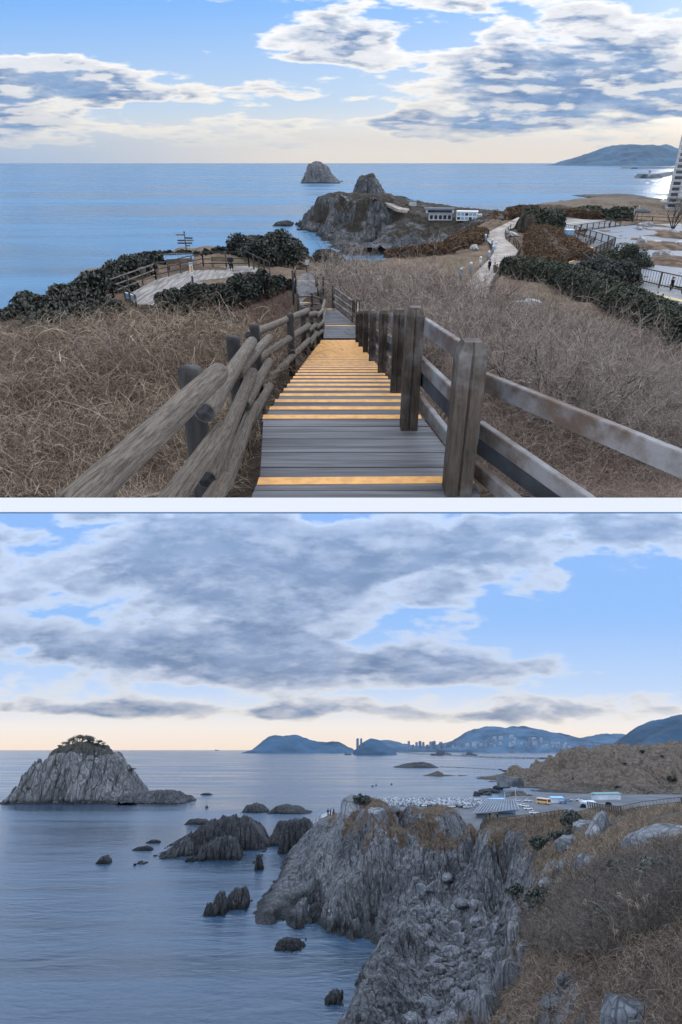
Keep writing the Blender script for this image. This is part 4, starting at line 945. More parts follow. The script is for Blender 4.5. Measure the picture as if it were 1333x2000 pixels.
V, Fq, rr, _ = strands(Pn, ndir(n, r_, .55, (.1, -.1)), .7+1.1*r_.rand(n), 8, np.clip(Pn[:, 1]*.0011, .006, .014), .8, .6, seed=2); parts.append((V, Fq, .3+.7*rr**1.3))
# mounded thickets of vines: shells of arching stems over humps of the brush
mr = random.Random(12); hs = []; dparts = []
for px, py, s in [(30, 700, 1.5), (110, 690, 1.5), (190, 680, 1.7), (270, 672, 1.9), (350, 690, 1.7), (60, 760, 1.2), (150, 750, 1.3), (240, 745, 1.4), (330, 740, 1.3), (410, 720, 1.4), (-60, 720, 1.5), (20, 830, .8), (120, 820, .8), (220, 810, .85), (300, 800, .8), (470, 700, 1.2), (400, 775, .8)]:
    c = onA(px, py); hs.append((c, s*(.62 if py < 705 else .85)))
for j, (c, s) in enumerate(hs):
    s *= 1.15; q = r_.normal(size=(3400, 3)); q /= np.linalg.norm(q, axis=1, keepdims=True); q[:, 2] = np.abs(q[:, 2]); Oq = np.array(c)+q*np.array([s*1.15, s, s*.72])*(.75+.3*r_.rand(3400))[:, None]
    mk = 500; qd = r_.normal(size=(mk, 3)); Od = np.array(c)+qd*np.array([s, s, 0])*.45; Od[:, 2] = c.z; Od = Od[keepoff(Od, .5)]
    if len(Od): V, Fq, rr, _ = strands(Od, ndir(len(Od), r_, .8), (.6+.7*r_.rand(len(Od)))*s*.8, 6, max(.012, c.y*.0016), .25, .4, seed=700+j, taper=.4); dparts.append((V, Fq, rr))
    tg = np.cross(q, r_.normal(size=q.shape)); tg[:, 2] += .25; kk = keepoff(Oq, .5); Oq = Oq[kk]; tg = tg[kk]; m_ = len(Oq)
    V, Fq, rr, _ = strands(Oq, tg, (.35+.9*r_.rand(m_))*(.5+.5*s), 7, max(.006, c.y*.0009), .35, .5, seed=900+j, taper=.5); parts.append((V, Fq, np.clip(.15+.85*rr*(.35+.85*mr.random()), 0, 1)))
for j, (c, s) in enumerate(hs):
    m_ = 70; q = r_.normal(size=(m_, 3)); q /= np.linalg.norm(q, axis=1, keepdims=True); q[:, 2] = np.abs(q[:, 2])
    Oq = np.array(c)+q*np.array([s*1.1, s, s*.6]); Oq = Oq[keepoff(Oq, .8)]; m_ = len(Oq)
    V, Fq, rr, _ = strands(Oq, ndir(m_, r_, .8, (.2, 0)), (.5+1.0*r_.rand(m_))*(.4+.6*s), 10, max(.008, c.y*.0011), .55, .3, seed=1300+j, taper=.45); parts.append((V, Fq, .65+.35*rr))
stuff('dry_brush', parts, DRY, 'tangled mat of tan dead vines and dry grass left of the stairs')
stuff('shade_brush', dparts, rmat('shade_twigs', [(.02, .016, .014), (.045, .034, .028), (.08, .062, .05)]), 'dead branches inside the dry brush left of the stairs, darkened as hollow shade')  # inner branches coloured near black to stand in for shaded hollows
# long whippy canes standing out of the brush
Pn = scatter(2600, [(-100, 665), (60, 650), (300, 650), (480, 660), (430, 720), (200, 760), (-100, 740)], zA, 12, 34, 13, u=(-.8, 0)); n = len(Pn)
V, Fq, rr, _ = strands(Pn, ndir(n, r_, .5, (.15, 0)), 1.2+1.6*r_.rand(n), 9, .011, .3, .35, seed=5)
stuff('cane_thicket', [(V, Fq, .4+.6*rr)], DRY, 'pale whippy canes sticking up from the dry brush near the dark shrubs')

# grey-brown bare brush right of the stairs: branching twigs
def twigbush(Pb, hgt, r, stems=7, subs=9, seed=0, wd=.01, spread=.55, tw=5):
    n = len(Pb); B = np.repeat(Pb, stems, 0); H = np.repeat(hgt, stems)*(.6+.5*r.rand(n*stems))
    out = []; V, Fq, rr, Pp = strands(B, ndir(len(B), r, spread), H, 6, np.repeat(wd, len(B)) if np.ndim(wd) == 0 else np.repeat(wd, stems)*1.0, .0, .35, seed=seed, taper=.4); out.append((V, Fq, rr*.5))
    m = len(B)*subs; idx = np.repeat(np.arange(len(B)), subs); s = 1+r.randint(0, 6, m); Ob = Pp[idx, s]; dd = Pp[idx, np.minimum(s, 5)+0]-Pp[idx, np.maximum(s-1, 0)]
    dd = dd/np.maximum(np.linalg.norm(dd, axis=1, keepdims=True), 1e-6) + r.normal(size=(m, 3))*.65; L2 = H[idx]*(.25+.3*r.rand(m))
    w2 = (wd if np.ndim(wd) == 0 else np.repeat(wd, stems*subs))*.6*np.ones(m)
    V, Fq, rr, P2 = strands(Ob, dd, L2, 4, w2, -.05, .4, seed=seed+1, taper=.4); out.append((V, Fq, .2+.6*rr))
    if tw:
        m2 = m*tw; i2 = np.repeat(np.arange(m), tw); s2 = 1+r.randint(0, 4, m2); O3 = P2[i2, s2]; d3 = P2[i2, s2]-P2[i2, s2-1]; d3 = d3/np.maximum(np.linalg.norm(d3, axis=1, keepdims=True), 1e-6)+r.normal(size=(m2, 3))*.6
        V, Fq, rr, _ = strands(O3, d3, L2[i2]*(.3+.4*r.rand(m2)), 3, w2[i2]*.7, 0, .4, seed=seed+2, taper=.5); out.append((V, Fq, .35+.65*rr))
    return out
RP = [(640, 560), (636, 500), (700, 495), (800, 520), (880, 560), (960, 590), (1060, 640), (1180, 690), (1333, 760), (1500, 800), (1500, 1100), (925, 1100), (925, 950), (822, 805), (700, 650), (655, 610)]
Pb = scatter(1500, RP, zA, 9, 62, 21, dens=.9, u=(-.05, .75)); Pb = Pb[keepoff(Pb, .9)]; Pb = Pb[fbm(Pb[:, 0]/3.5, Pb[:, 1]/3.5, 2, 57) > -.12]; n = len(Pb)
hg = np.clip(1.0+.04*Pb[:, 1], 1.0, 2.7)*(.6+.7*r_.rand(n)); wd = np.clip(Pb[:, 1]*.0010, .010, .04)
stuff('bare_brush', twigbush(Pb, hg, r_, 6, 7, 31, wd, .75, 4), TWIG, 'grey brown leafless thicket filling the slope right of the stairs')
Pn = scatter(52000, RP, zA, 4, 40, 22, u=(-.05, .8)); Pn = Pn[keepoff(Pn)]; n = len(Pn)
V, Fq, rr, _ = strands(Pn, ndir(n, r_, 1.0), (.2+.4*r_.rand(n))*np.clip(Pn[:, 1]/6, .8, 2.0), 4, np.clip(Pn[:, 1]*.0012, .004, .016), .5, .8, seed=8)
parts = [(V, Fq, rr*.8)]
Pn = scatter(30000, [(820, 540), (960, 560), (1100, 590), (1333, 660), (1500, 700), (1500, 820), (1300, 760), (1060, 660), (900, 600)], zA, 28, 75, 23, u=(.1, .8)); n = len(Pn)
V, Fq, rr, _ = strands(Pn, ndir(n, r_, .7), .35+.4*r_.rand(n), 3, .035, .3, .5, seed=9); parts.append((V, Fq, rr))
stuff('dead_grass', parts, DRYR, 'dead grass and fallen twigs under the leafless thicket')

# a few near bare shrubs one can tell apart
def limb_shrub(px, py, label, H, seed, n0=6, group=None, spread=.8, fr='A', zf=None, m=None, r0=.03):
    r = random.Random(seed); b = onA(px, py) if zf is None else Vector(zf); T = thing('bare_shrub', label, 'shrub', b, fr=fr, group=group); mb = MB(); tips = []
    def grow(p, d, L, rad, lv):
        pts = [p]; k = 4
        for i in range(k):
            d = (d+Vector((r.gauss(0, .22), r.gauss(0, .22), r.gauss(.05, .15)))).normalized(); p = p+d*(L/k); pts.append(p)
        mb.tube(pts, [rad*(1-.5*i/k) for i in range(k+1)], 5, False)
        if lv > 0:
            for q in range(r.choice((2, 3, 3))):
                i = r.choice((2, 3, 4)); grow(pts[i], (d+Vector((r.gauss(0, .6), r.gauss(0, .6), r.gauss(.1, .3)))).normalized(), L*r.uniform(.5, .75), rad*.55, lv-1)
        else: tips.append((pts[-1], d, L)); tips.append((pts[-2], d, L))
    for i in range(n0):
        a = 2*math.pi*i/n0+r.uniform(-.4, .4); grow(Vector((0, 0, -.05)), Vector((math.cos(a)*spread, math.sin(a)*spread, .75)).normalized(), H*r.uniform(.35, .5), r0, 3)
    mb.build('branch', m or BARK, T)
    rr = np.random.RandomState(seed); k = 5; O = np.repeat(np.array([t[0] for t in tips]), k, 0); D = np.repeat(np.array([t[1] for t in tips]), k, 0)+rr.normal(size=(len(tips)*k, 3))*.5
    V, Fq, q, _ = strands(O, D, .2*H*(.5+rr.rand(len(O))), 4, r0*.22, 0, .4, seed=seed); npmesh('twig', V, Fq, TWIG, T, attrs={'rnd': .3+.6*q}); return T
limb_shrub(1035, 830, 'large leafless shrub with a dark crooked stem behind the right hand fence', 2.3, 4, 6)
limb_shrub(1190, 850, 'low leafless shrub sprawling near the right edge of the upper view', 1.9, 9, 6)
limb_shrub(950, 690, 'leafless shrub on the slope beyond the two square posts', 2.2, 12, 6)
limb_shrub(1250, 700, 'small leafless shrub below the long green hedge', 2.0, 15, 5)
limb_shrub(215, 800, 'dark fallen leafless shrub in the dry brush left of the log fence', 1.5, 17, 5)

# evergreen shrubs
def lumpy(n, r, cx, rx, ry, rz, k=14, seed=0):
    """points through the outer shell of a crown made of clumps"""
    rr = np.random.RandomState(seed); d = rr.normal(size=(k, 3)); d /= np.linalg.norm(d, axis=1, keepdims=True); d[:, 2] = np.abs(d[:, 2])*.9-.1
    cc = d*np.array([rx, ry, rz])*(.55+.3*rr.rand(k))[:, None]; cr = (.32+.22*rr.rand(k))*min(rx, ry, rz*1.3)
    i = rr.randint(0, k, n); q = rr.normal(size=(n, 3)); q /= np.linalg.norm(q, axis=1, keepdims=True); q[:, 2] = np.where(rr.rand(n) < .75, np.abs(q[:, 2]), q[:, 2])
    return cc[i]+q*(cr[i]*(.62+.45*rr.rand(n)**.5))[:, None]+np.array(cx)
def bush(px, py, rx, ry, rz, label, seed, n=3500, leaf=.13, m=None, name='evergreen_shrub', cat='shrub', group=None, fr='A', base=None, k=16):
    b = base if base is not None else onA(px, py); T = thing(name, label, cat, b, fr=fr, group=group); r = np.random.RandomState(seed)
    rx *= .8; ry *= .8; rz *= .62
    Pc = lumpy(n, r, (0, 0, rz*.25), rx, ry, rz, k, seed); V, Fq, rr = leaves(Pc, leaf, seed)
    # clumps differ in tone
    tone = np.clip(.5+.9*noise2(Pc[:, 0]/(.35*rx)+9, Pc[:, 1]/(.35*rx)+Pc[:, 2]/(.4*rz), seed), 0, 1); rr = np.clip(.55*rr+.45*np.repeat(tone, 4), 0, 1)
    npmesh('crown', V, Fq, m or LEAF, T, attrs={'rnd': rr})
    mb = MB(); rd = random.Random(seed)
    for q in range(5):
        a = q*1.26+rd.random(); mb.tube([(0, 0, -.3), (math.cos(a)*rx*.25, math.sin(a)*ry*.25, rz*.4), (math.cos(a)*rx*.55, math.sin(a)*ry*.55, rz*.75)], [.07, .05, .02], 6)
    mb.build('trunk', BARK, T); return T
def bush2(px, by, ty, hw, label, seed, group, m=None, leaf=.15, dens=1., h=None):
    """shrub given by base row, top row and half width in the picture"""
    b = onA(px, by) if h is None else atz(px, by, HA-h)
    if h is not None:
        zz = float(zA(np.array([b.x]), np.array([b.y]))[0]); b.z = min(b.z, max(zz, b.z-2.0)) if zz < b.z else zz
    H_ = upto(b, ty)-b.z; dc = math.hypot(b.y, H0('A')-b.z); w_ = hw/F*dc
    return bush(px, by, w_/.9, w_*.8, H_/(.62*1.2), label, seed, int(900+dens*w_*H_*900), leaf, m, group=group, base=b, k=20)
G = 'evergreen shrubs along the seaward edge'
for i, a in enumerate([(15, 652, 606, 60, 'dark evergreen shrub at the left edge above the dry brush'), (75, 645, 578, 62, 'second dark evergreen shrub from the left edge, sloping with the hillside'), (135, 628, 560, 62, 'third dark evergreen shrub from the left edge, with pale dry tips'), (182, 602, 533, 55, 'tall dark evergreen shrub at the left corner of the viewing deck'),
    (222, 578, 517, 50, 'dark evergreen shrub outside the left railing of the viewing deck'), (262, 550, 502, 52, 'dark evergreen shrub behind the life ring of the viewing deck'), (305, 530, 492, 52, 'dark evergreen shrub behind the left end of the panorama board'), (350, 517, 489, 52, 'dark evergreen shrub at the foot of the finger post'),
    (398, 511, 494, 45, 'low dark evergreen shrub right of the finger post'), (440, 511, 483, 50, 'dark evergreen shrub behind the plain wooden bench'), (488, 513, 465, 58, 'dark evergreen shrub behind the right end of the deck railing'), (538, 522, 452, 62, 'big domed evergreen shrub standing highest beside the sea'), (576, 534, 461, 36, 'tall dark evergreen shrub just left of the boardwalk gap')]):
    bush2(*a[:4], a[4], 100+i, G, h=10.0)
bush2(640, 516, 488, 34, 'dark green shrub just right of the boardwalk gap', 120, G); bush2(690, 508, 484, 50, 'flat topped green shrub above the bare thicket', 121, G, LEAFG)
for i, a in enumerate([(105, 668, 605, 62, 'dark dusty shrub half buried in the dry brush at the left'), (165, 655, 590, 55, 'dark dusty shrub below the corner of the viewing deck'), (222, 640, 582, 45, 'greyish shrub under the blue sign board of the deck')]): bush2(*a[:4], a[4], 130+i, 'dusty shrubs at the head of the dry brush', leaf=.09, dens=1.6)
for i, a in enumerate([(340, 622, 557, 42, 'rounded evergreen shrub hiding the near corner of the viewing deck'), (388, 612, 548, 48, 'evergreen shrub in front of the small map sign post'), (435, 606, 540, 50, 'grey green shrub in the middle of the row before the deck'), (478, 596, 524, 48, 'grey green shrub in front of the seated person'), (520, 582, 517, 42, 'tall grey green shrub between the viewing deck and the boardwalk'),
    (552, 570, 532, 28, 'grey green shrub touching the lower boardwalk fence'), (425, 656, 606, 50, 'low dark evergreen shrub in the dry brush above the log fence'), (300, 622, 590, 30, 'small dark shrub at the near edge of the viewing deck')]):
    bush2(*a[:4], a[4], 140+i, 'evergreen shrubs in front of the viewing deck', leaf=.095, dens=2.2)
# rusty low scrub between the shrubs and the boardwalk
Pn = scatter(9000, [(430, 640), (500, 600), (560, 575), (582, 590), (585, 610), (560, 660), (480, 650)], zA, 22, 52, 24, u=(-.3, .0)); n = len(Pn)
V, Fq, rr, _ = strands(Pn, ndir(n, r_, .6), .5+.6*r_.rand(n), 4, .03, .2, .5, seed=10)
stuff('rusty_scrub', [(V, Fq, rr)], rmat('rusty_twigs', [(.09, .055, .045), (.15, .095, .075), (.2, .135, .105), (.27, .19, .15)]), 'rusty brown scrub between the dark shrubs and the lower boardwalk')
# ------------------------------------------------------------------ people
SKIN = mat('skin', (.45, .28, .2), .6, var=.05, bump=0)
CLOTH = {k: mat('cloth_'+k, c, .85, var=.2, vscale=8, bump=.3, bscale=60) for k, c in dict(black=(.015, .016, .02), navy=(.03, .04, .08), grey=(.14, .145, .16), pale=(.5, .52, .56), brown=(.09, .06, .045), blue=(.06, .13, .26), white=(.65, .65, .66), red=(.3, .05, .04)).items()}
HAIR = mat('hair', (.012, .01, .009), .6, var=.1, bump=0)
def skinned(name, V, E, rad, m, parent, sub=1, root=0):
    me = bpy.data.meshes.new(name+'_cage'); me.from_pydata(V, E, []); o = bpy.data.objects.new(name+'_cage', me); C.objects.link(o)
    md = o.modifiers.new('s', 'SKIN'); md.use_smooth_shade = True; sv = me.skin_vertices[0].data
    for i, r in enumerate(rad): sv[i].radius = (r, r) if not hasattr(r, '__len__') else r
    sv[root].use_root = True
    ss = o.modifiers.new('u', 'SUBSURF'); ss.levels = sub; ss.render_levels = sub
    bpy.context.view_layer.update(); ev = o.evaluated_get(bpy.context.evaluated_depsgraph_get())
    nm = bpy.data.meshes.new_from_object(ev); nm.name = name; bpy.data.objects.remove(o); bpy.data.meshes.remove(me)
    nm.materials.clear(); nm.materials.append(m); n = bpy.data.objects.new(name, nm); C.objects.link(n); n.parent = parent; return n
PROTO = {}
def person(pose, coat, legs, label, b, rz=0, fr='A', sc=1.0, group=None, hat=False):
    """pose: walk, stand, sit; origin at the feet (or under the seat), facing -Y"""
    key = (pose, coat, legs)
    T = thing('person', label, 'person', b, rz, group, fr, sc)
    if key in PROTO:
        for ch in PROTO[key].children:
            c = ch.copy(); C.objects.link(c); c.parent = T
            for g in ch.children: d = g.copy(); C.objects.link(d); d.parent = c
        return T
    PROTO[key] = T; f = -1
    st = {'walk': .26, 'stand': .03, 'sit': 0}[pose]
    if pose == 'sit':
        hip = .52; L = [(.1, -.42, hip+.02), (.1, -.46, .09), (.1, -.60, .04)]; Rr = [(-.1, -.40, hip+.02), (-.11, -.50, .09), (-.11, -.63, .04)]; tz = -.38; lean = -.08
    else:
        hip = .9; L = [(.09, -.10*(st > .1)-.0, .48), (.09, -st, .09), (.09, -st-.14, .035)]; Rr = [(-.09, -.02+st*.2, .47), (-.09, st, .11 if st > .1 else .09), (-.09, st-.12, .035)]; tz = 0; lean = -.03
    z = lambda h: h+tz
    V = [(0, 0, hip), (0, lean*.4, z(1.12)), (0, lean, z(1.34)), (0, lean, z(1.45)), (0, lean-.01, z(1.52)), (0, lean-.02, z(1.62)), (0, lean-.01, z(1.71))]
    rad = [(.15, .10), (.14, .095), (.16, .10), (.055, .055), (.075, .085), (.08, .095), (.05, .06)]
    E = [(i, i+1) for i in range(6)]
    V += [(.09, -.0, hip-.04)]+L; rad += [.095, .062, .042, .035]; E += [(0, 7), (7, 8), (8, 9), (9, 10)]
    V += [(-.09, 0, hip-.04)]+Rr; rad += [.095, .062, .042, .035]; E += [(0, 11), (11, 12), (12, 13), (13, 14)]
    sw = .14 if st > .1 else .02
    def arm(s, fwd):
        n = len(V)
        if pose == 'sit': pts = [(s*.17, lean, z(1.37)), (s*.25, -.08, z(1.14)), (s*.12, -.30, z(1.0)), (s*.08, -.37, z(.99))]
        else: pts = [(s*.17, lean, z(1.38)), (s*.24, lean+.03+fwd*.3, z(1.13)), (s*.25, lean-.03+fwd, z(.89)), (s*.25, lean-.05+fwd*1.15, z(.82))]
        V.extend(pts); rad.extend([.062, .045, .03, (.022, .038)]); E.extend([(2, n), (n, n+1), (n+1, n+2), (n+2, n+3)])
        h = Vector(pts[3]); d = (h-Vector(pts[2])).normalized()
        for k in range(5):
            off = Vector((0, (k-2)*.018, 0)) if k else Vector((-s*.03, -.03, .02)); q = h+d*(.05+.012*(k in (2, 3)) if k else .02)+off; V.append(tuple(q)); rad.append(.009); E.append((n+3, len(V)-1))
    arm(1, -sw); arm(-1, sw)
    body = skinned('body', V, E, rad, SKIN, T)
    # clothing follows the same skeleton
    ci = [0, 1, 2, 15, 16, 17]+[24, 25, 26]
    ai = [i for i in range(len(V)) if i in (15, 16, 17, 24, 25, 26)]
    hem = (0, V[0][1], hip-.16 if pose != 'sit' else hip-.02)
    cv = [hem, V[0], V[1], V[2], (0, lean, z(1.43)), V[15], V[16], V[17], V[24], V[25], V[26]]
    skinned('coat', cv, [(0, 1), (1, 2), (2, 3), (3, 4), (3, 5), (5, 6), (6, 7), (3, 8), (8, 9), (9, 10)], [(.19, .15), (.18, .135), (.165, .125), (.185, .125), .075, .08, .065, .05, .08, .065, .05], CLOTH[coat], T)
    tv = [V[0], V[7], V[8], V[9], V[11], V[12], V[13]]
    skinned('trousers', tv, [(0, 1), (1, 2), (2, 3), (0, 4), (4, 5), (5, 6)], [(.155, .11), .108, .078, .06, .108, .078, .06], CLOTH[legs], T)
    mb = MB(); c = (0, lean-.0, z(1.645)); mb.lathe([(.03, -.10), (.085, -.07), (.098, 0), (.085, .06), (.04, .095)], 10, (0, lean+.018, z(1.655))); mb.build('hair', HAIR, T)
    for s in (0, 1):
        a = Vector(V[9] if s == 0 else V[13]); mb = MB(); mb.box((a.x, a.y-.06, a.z-.045), (.09, .26, .075)); mb.build('shoe', CLOTH['black'], T, bevel=.02)
    mb = MB(); mb.add([(0, lean-.135, z(1.595)), (-.014, lean-.1, z(1.59)), (.014, lean-.1, z(1.59)), (0, lean-.1, z(1.64))], [(0, 1, 3), (0, 3, 2), (0, 2, 1)]); n_ = mb.build('nose', SKIN, T); n_.parent = T
    return T
def pers(px, by, ty, pose, coat, legs, label, rz=0, h=None, group=None, fr='A', b=None, full=1.75):
    if b is None: b = onA(px, by) if h is None else atz(px, by, H0(fr)-h, fr)
    s = (upto(b, ty, fr)-b.z)/full; return person(pose, coat, legs, label, b, rz, fr, s, group)
pers(955, 533, 505, 'walk', 'black', 'black', 'walker in black striding ahead of two others on the winding path', 2.2)
pers(965, 538, 512, 'walk', 'navy', 'black', 'middle one of three dark clad walkers on the winding path', 2.4)
pers(969, 541, 515, 'walk', 'brown', 'black', 'rearmost of three dark clad walkers, beside the rope fence', 2.5)
pers(1309, 574, 540, 'walk', 'black', 'black', 'long coated walker alone on the deck at the right edge', -1.4)
SITB = atz(451, 527, HA-9.15)
person('sit', 'navy', 'black', 'seated person in dark clothes on the bench of the viewing deck', SITB+Vector((0, .15, 0)), .3, 'A', 1.1)
pers(601, 533, 502, 'stand', 'pale', 'black', 'person in a pale jacket at the far end of the lower boardwalk', 3.1, h=8.3)
GP = 'far visitors in the park'
for px, by, ty, c, l, lb_ in [(1017, 433, 421, 'brown', 'black', 'tiny visitor in brown on the upper bend of the path'), (1022, 434, 422, 'black', 'black', 'tiny visitor in black beside one in brown on the upper bend'),
    (1034, 408, 398, 'red', 'black', 'tiny visitor with reddish coat on the lookout crest'), (1039, 408, 400, 'black', 'navy', 'tiny visitor in black on the lookout crest'), (1060, 408, 399, 'navy', 'black', 'tiny visitor among the low pines of the lookout'),
    (1094, 456, 442, 'black', 'black', 'dark visitor behind the clipped brown hedge'), (1113, 463, 450, 'black', 'navy', 'dark visitor at the start of the zigzag deck'), (1190, 445, 433, 'navy', 'black', 'dark visitor on the railed bridge'), (1136, 446, 436, 'black', 'black', 'dark visitor crouched low behind the bridge railing')]:
    pers(px, by, ty, 'stand', c, l, lb_, random.uniform(0, 6), group=GP)

# ------------------------------------------------------------------ viewing deck
DZ = HA-9.2
METW = mat('pale_rail', (.20, .185, .165), .7, var=.2, bump=.2)
VD = thing('viewing_deck', 'pale timber viewing deck among dark shrubs above the sea', 'deck', atz(390, 545, DZ)); vo = VD.location.copy(); lv = lambda p: Vector(p)-vo
PALED = mat('pale_deck_wood', (.24, .225, .22), .75, var=.25, vscale=1.2, bump=.2, bscale=3, stretch=(3, .25, 1))
poly = [atz(x, y, DZ) for x, y in [(246, 577), (268, 594), (300, 596), (430, 590), (520, 560), (530, 530), (487, 519), (398, 520), (305, 546)]]
mb = MB(); mb.prism([lv(p) for p in poly], -.12, 0); mb.build('deck', PALED, VD)
def rail_run(corners, hgt, levels, label, z=None, step=2.2, r=.05, m=POSTW, mr=METW, fr='A', name='deck_railing', pt=None, group=None, infill=0, cat='railing'):
    P_ = [(pt or (lambda x, y: atz(x, y, z, fr)))(x, y) for x, y in corners]; T = thing(name, label, cat, P_[0], fr=fr, group=group); o = P_[0]; lp = []
    for i in range(len(P_)-1):
        a, b = P_[i], P_[i+1]; k = max(1, round((b-a).length/step))
        for j in range(k+(i == len(P_)-2)): lp.append(a.lerp(b, j/k)-o)
        for lv_ in levels: mb = MB(); mb.beam(a-o+Vector((0, 0, hgt*lv_)), b-o+Vector((0, 0, hgt*lv_)), r*.9, r*1.3); mb.build('rail', mr, T)
        if infill:
            mb = MB(); n = int((b-a).length/infill)
            for j in range(n): q = a.lerp(b, (j+.5)/n)-o; mb.box((q.x, q.y, q.z+hgt*.5), (.03, .03, hgt*.85))
            mb.build('balusters', m, T)
    for p in lp[:90]: mb = MB(); mb.box((p.x, p.y, p.z+hgt/2), (r*2, r*2, hgt)); mb.build('post', m, T, bevel=.008)
    return T
rail_run([(222, 580), (305, 546)], 1.35, (.98, .62, .3), 'pale three rail railing at the left side of the viewing deck', DZ, 3.0, .06)
rail_run([(305, 546), (398, 522)], 1.35, (.98, .62, .3), 'dark railing behind the panorama board of the viewing deck', DZ, 2.2, .06, mr=LPOST)
rail_run([(398, 522), (487, 521)], 1.45, (.98, .55, .25), 'dark railing behind the bench of the viewing deck', DZ, 1.9, .06, mr=LPOST)
rail_run([(487, 521), (528, 542)], 1.35, (.98, .55), 'short dark railing at the right end of the viewing deck', DZ, 2.0, .06, mr=LPOST)
rail_run([(222, 580), (246, 588), (268, 606)], 1.1, (.95,), 'grey railing at the near left corner of the viewing deck', DZ, 2.0, .06, mr=LPOST)
BLUE = mat('blue_board', (.22, .42, .68), .4, var=.15, vscale=5, bump=0); WHITE = mat('white_paint', (.75, .77, .8), .5, var=.06, bump=.05); STEEL = mat('steel', (.3, .32, .35), .4, .7, var=.1, bump=0)
BENCHW = mat('bench_wood', (.19, .14, .105), .75, var=.25, vscale=3, bump=.3, stretch=(1, 6, 6))
def bench(px, py, rz, label, L=1.9):
    T = thing('bench', label, 'bench', atz(px, py, DZ), rz, 'benches on the viewing deck')
    for k in range(4): mb = MB(); mb.box((0, -.18+.13*k, .5), (L, .1, .04)); mb.build('seat_slat', BENCHW, T)
    for k in range(3): mb = MB(); mb.box((0, .30+.03*k, .64+.15*k), (L, .035, .12)); mb.build('back_slat', BENCHW, T)
    for s in (-1, 1):
        mb = MB(); x = s*L*.42; mb.tube([(x, -.22, 0), (x, -.2, .47), (x, .25, .47), (x, .38, 1.0)], .035, 6); mb.tube([(x, .3, .47), (x, .34, 0)], .035, 6); mb.build('leg', LPOST, T)
bench(434, 523, 0, 'plain slatted wooden bench with empty left half in front of the deck railing', 2.2); bench(352, 527, .35, 'wooden bench standing under the blue panorama board', 2.4)
mb = MB(); T = thing('panorama_board', 'long tilted blue and silver panorama board on the viewing deck', 'sign', atz(352, 523, DZ), .32)
mb.box((0, 0, 1.0), (2.9, .07, .62), M=Euler((R(-52), 0, 0)).to_matrix()); mb.build('panel', BLUE, T, bevel=.02); mb = MB(); mb.box((0, .02, 1.33), (2.9, .10, .05)); mb.build('frame', STEEL, T)
for s in (-1, 1): mb = MB(); mb.box((s*1.2, .1, .45), (.1, .1, .9)); mb.build('leg', STEEL, T)
T = thing('fingerpost', 'black finger post with white tipped arrows pointing many ways', 'signpost', atz(367, 514, DZ)); mb = MB(); mb.tube([(0, 0, 0), (0, 0, 2.95)], .05, 8); mb.lathe([(.05, 2.93), (.09, 3.0), (.02, 3.1)], 8); mb.build('pole', LPOST, T)
for k, (a, z_, L) in enumerate([(.1, 2.75, -.9), (2.9, 2.45, -.95), (-.2, 2.2, -.9), (.3, 2.2, .9), (.1, 1.95, .75), (3.0, 1.95, .9), (.5, 1.7, .5)]):
    mb = MB(); c, s_ = math.cos(a), math.sin(a); pr = [(0, -.07), (abs(L)*.85, -.07), (abs(L), 0), (abs(L)*.85, .07), (0, .07)]; sg = 1 if L > 0 else -1
    vs = [(sg*p*c, sg*p*s_-.02, z_+q) for p, q in pr]+[(sg*p*c, sg*p*s_+.02, z_+q) for p, q in pr]; mb.add(vs, [(0, 1, 2, 3, 4), (9, 8, 7, 6, 5)]+[(i, 5+i, 5+(i+1) % 5, (i+1) % 5) for i in range(5)]); ob = mb.build('arrow', LPOST if k % 3 else METW, T)
T = thing('map_sign', 'slim map sign with white, orange and blue panel on a dark post', 'sign', atz(377, 553, DZ), .1); mb = MB(); mb.box((0, 0, .3), (.16, .12, .6)); mb.build('post', LPOST, T); mb = MB(); mb.box((0, 0, 1.15), (.30, .06, 1.15)); mb.build('panel', WHITE, T)
mb = MB(); mb.box((.03, -.034, 1.2), (.16, .01, .5)); mb.build('orange_field', ORANGE, T); mb = MB(); mb.box((0, -.034, 1.62), (.26, .01, .14)); mb.build('blue_field', BLUE, T)
T = thing('life_ring', 'pale round disc hung on the left railing of the deck', 'life ring', atz(283, 553, DZ)+Vector((0, -.12, 1.1)), .2); mb = MB(); n = 20
mb.tube([(math.cos(a)*.24, 0, math.sin(a)*.24) for a in [2*math.pi*i/n for i in range(n+1)]], .07, 6, False); mb.build('ring', METW, T); mb = MB(); mb.box((0, .03, 0), (.36, .03, .36)); mb.build('backing', STEEL, T)
T = thing('sign_board', 'low blue and white board at the near left corner of the deck', 'sign', atz(256, 586, DZ)); mb = MB(); mb.beam((-.5, .25, .35), (.5, -.6, .25), .05, .42); mb.build('panel', BLUE, T); mb = MB(); mb.beam((-.5, .22, .56), (.5, -.63, .46), .09, .05); mb.build('frame', WHITE, T)

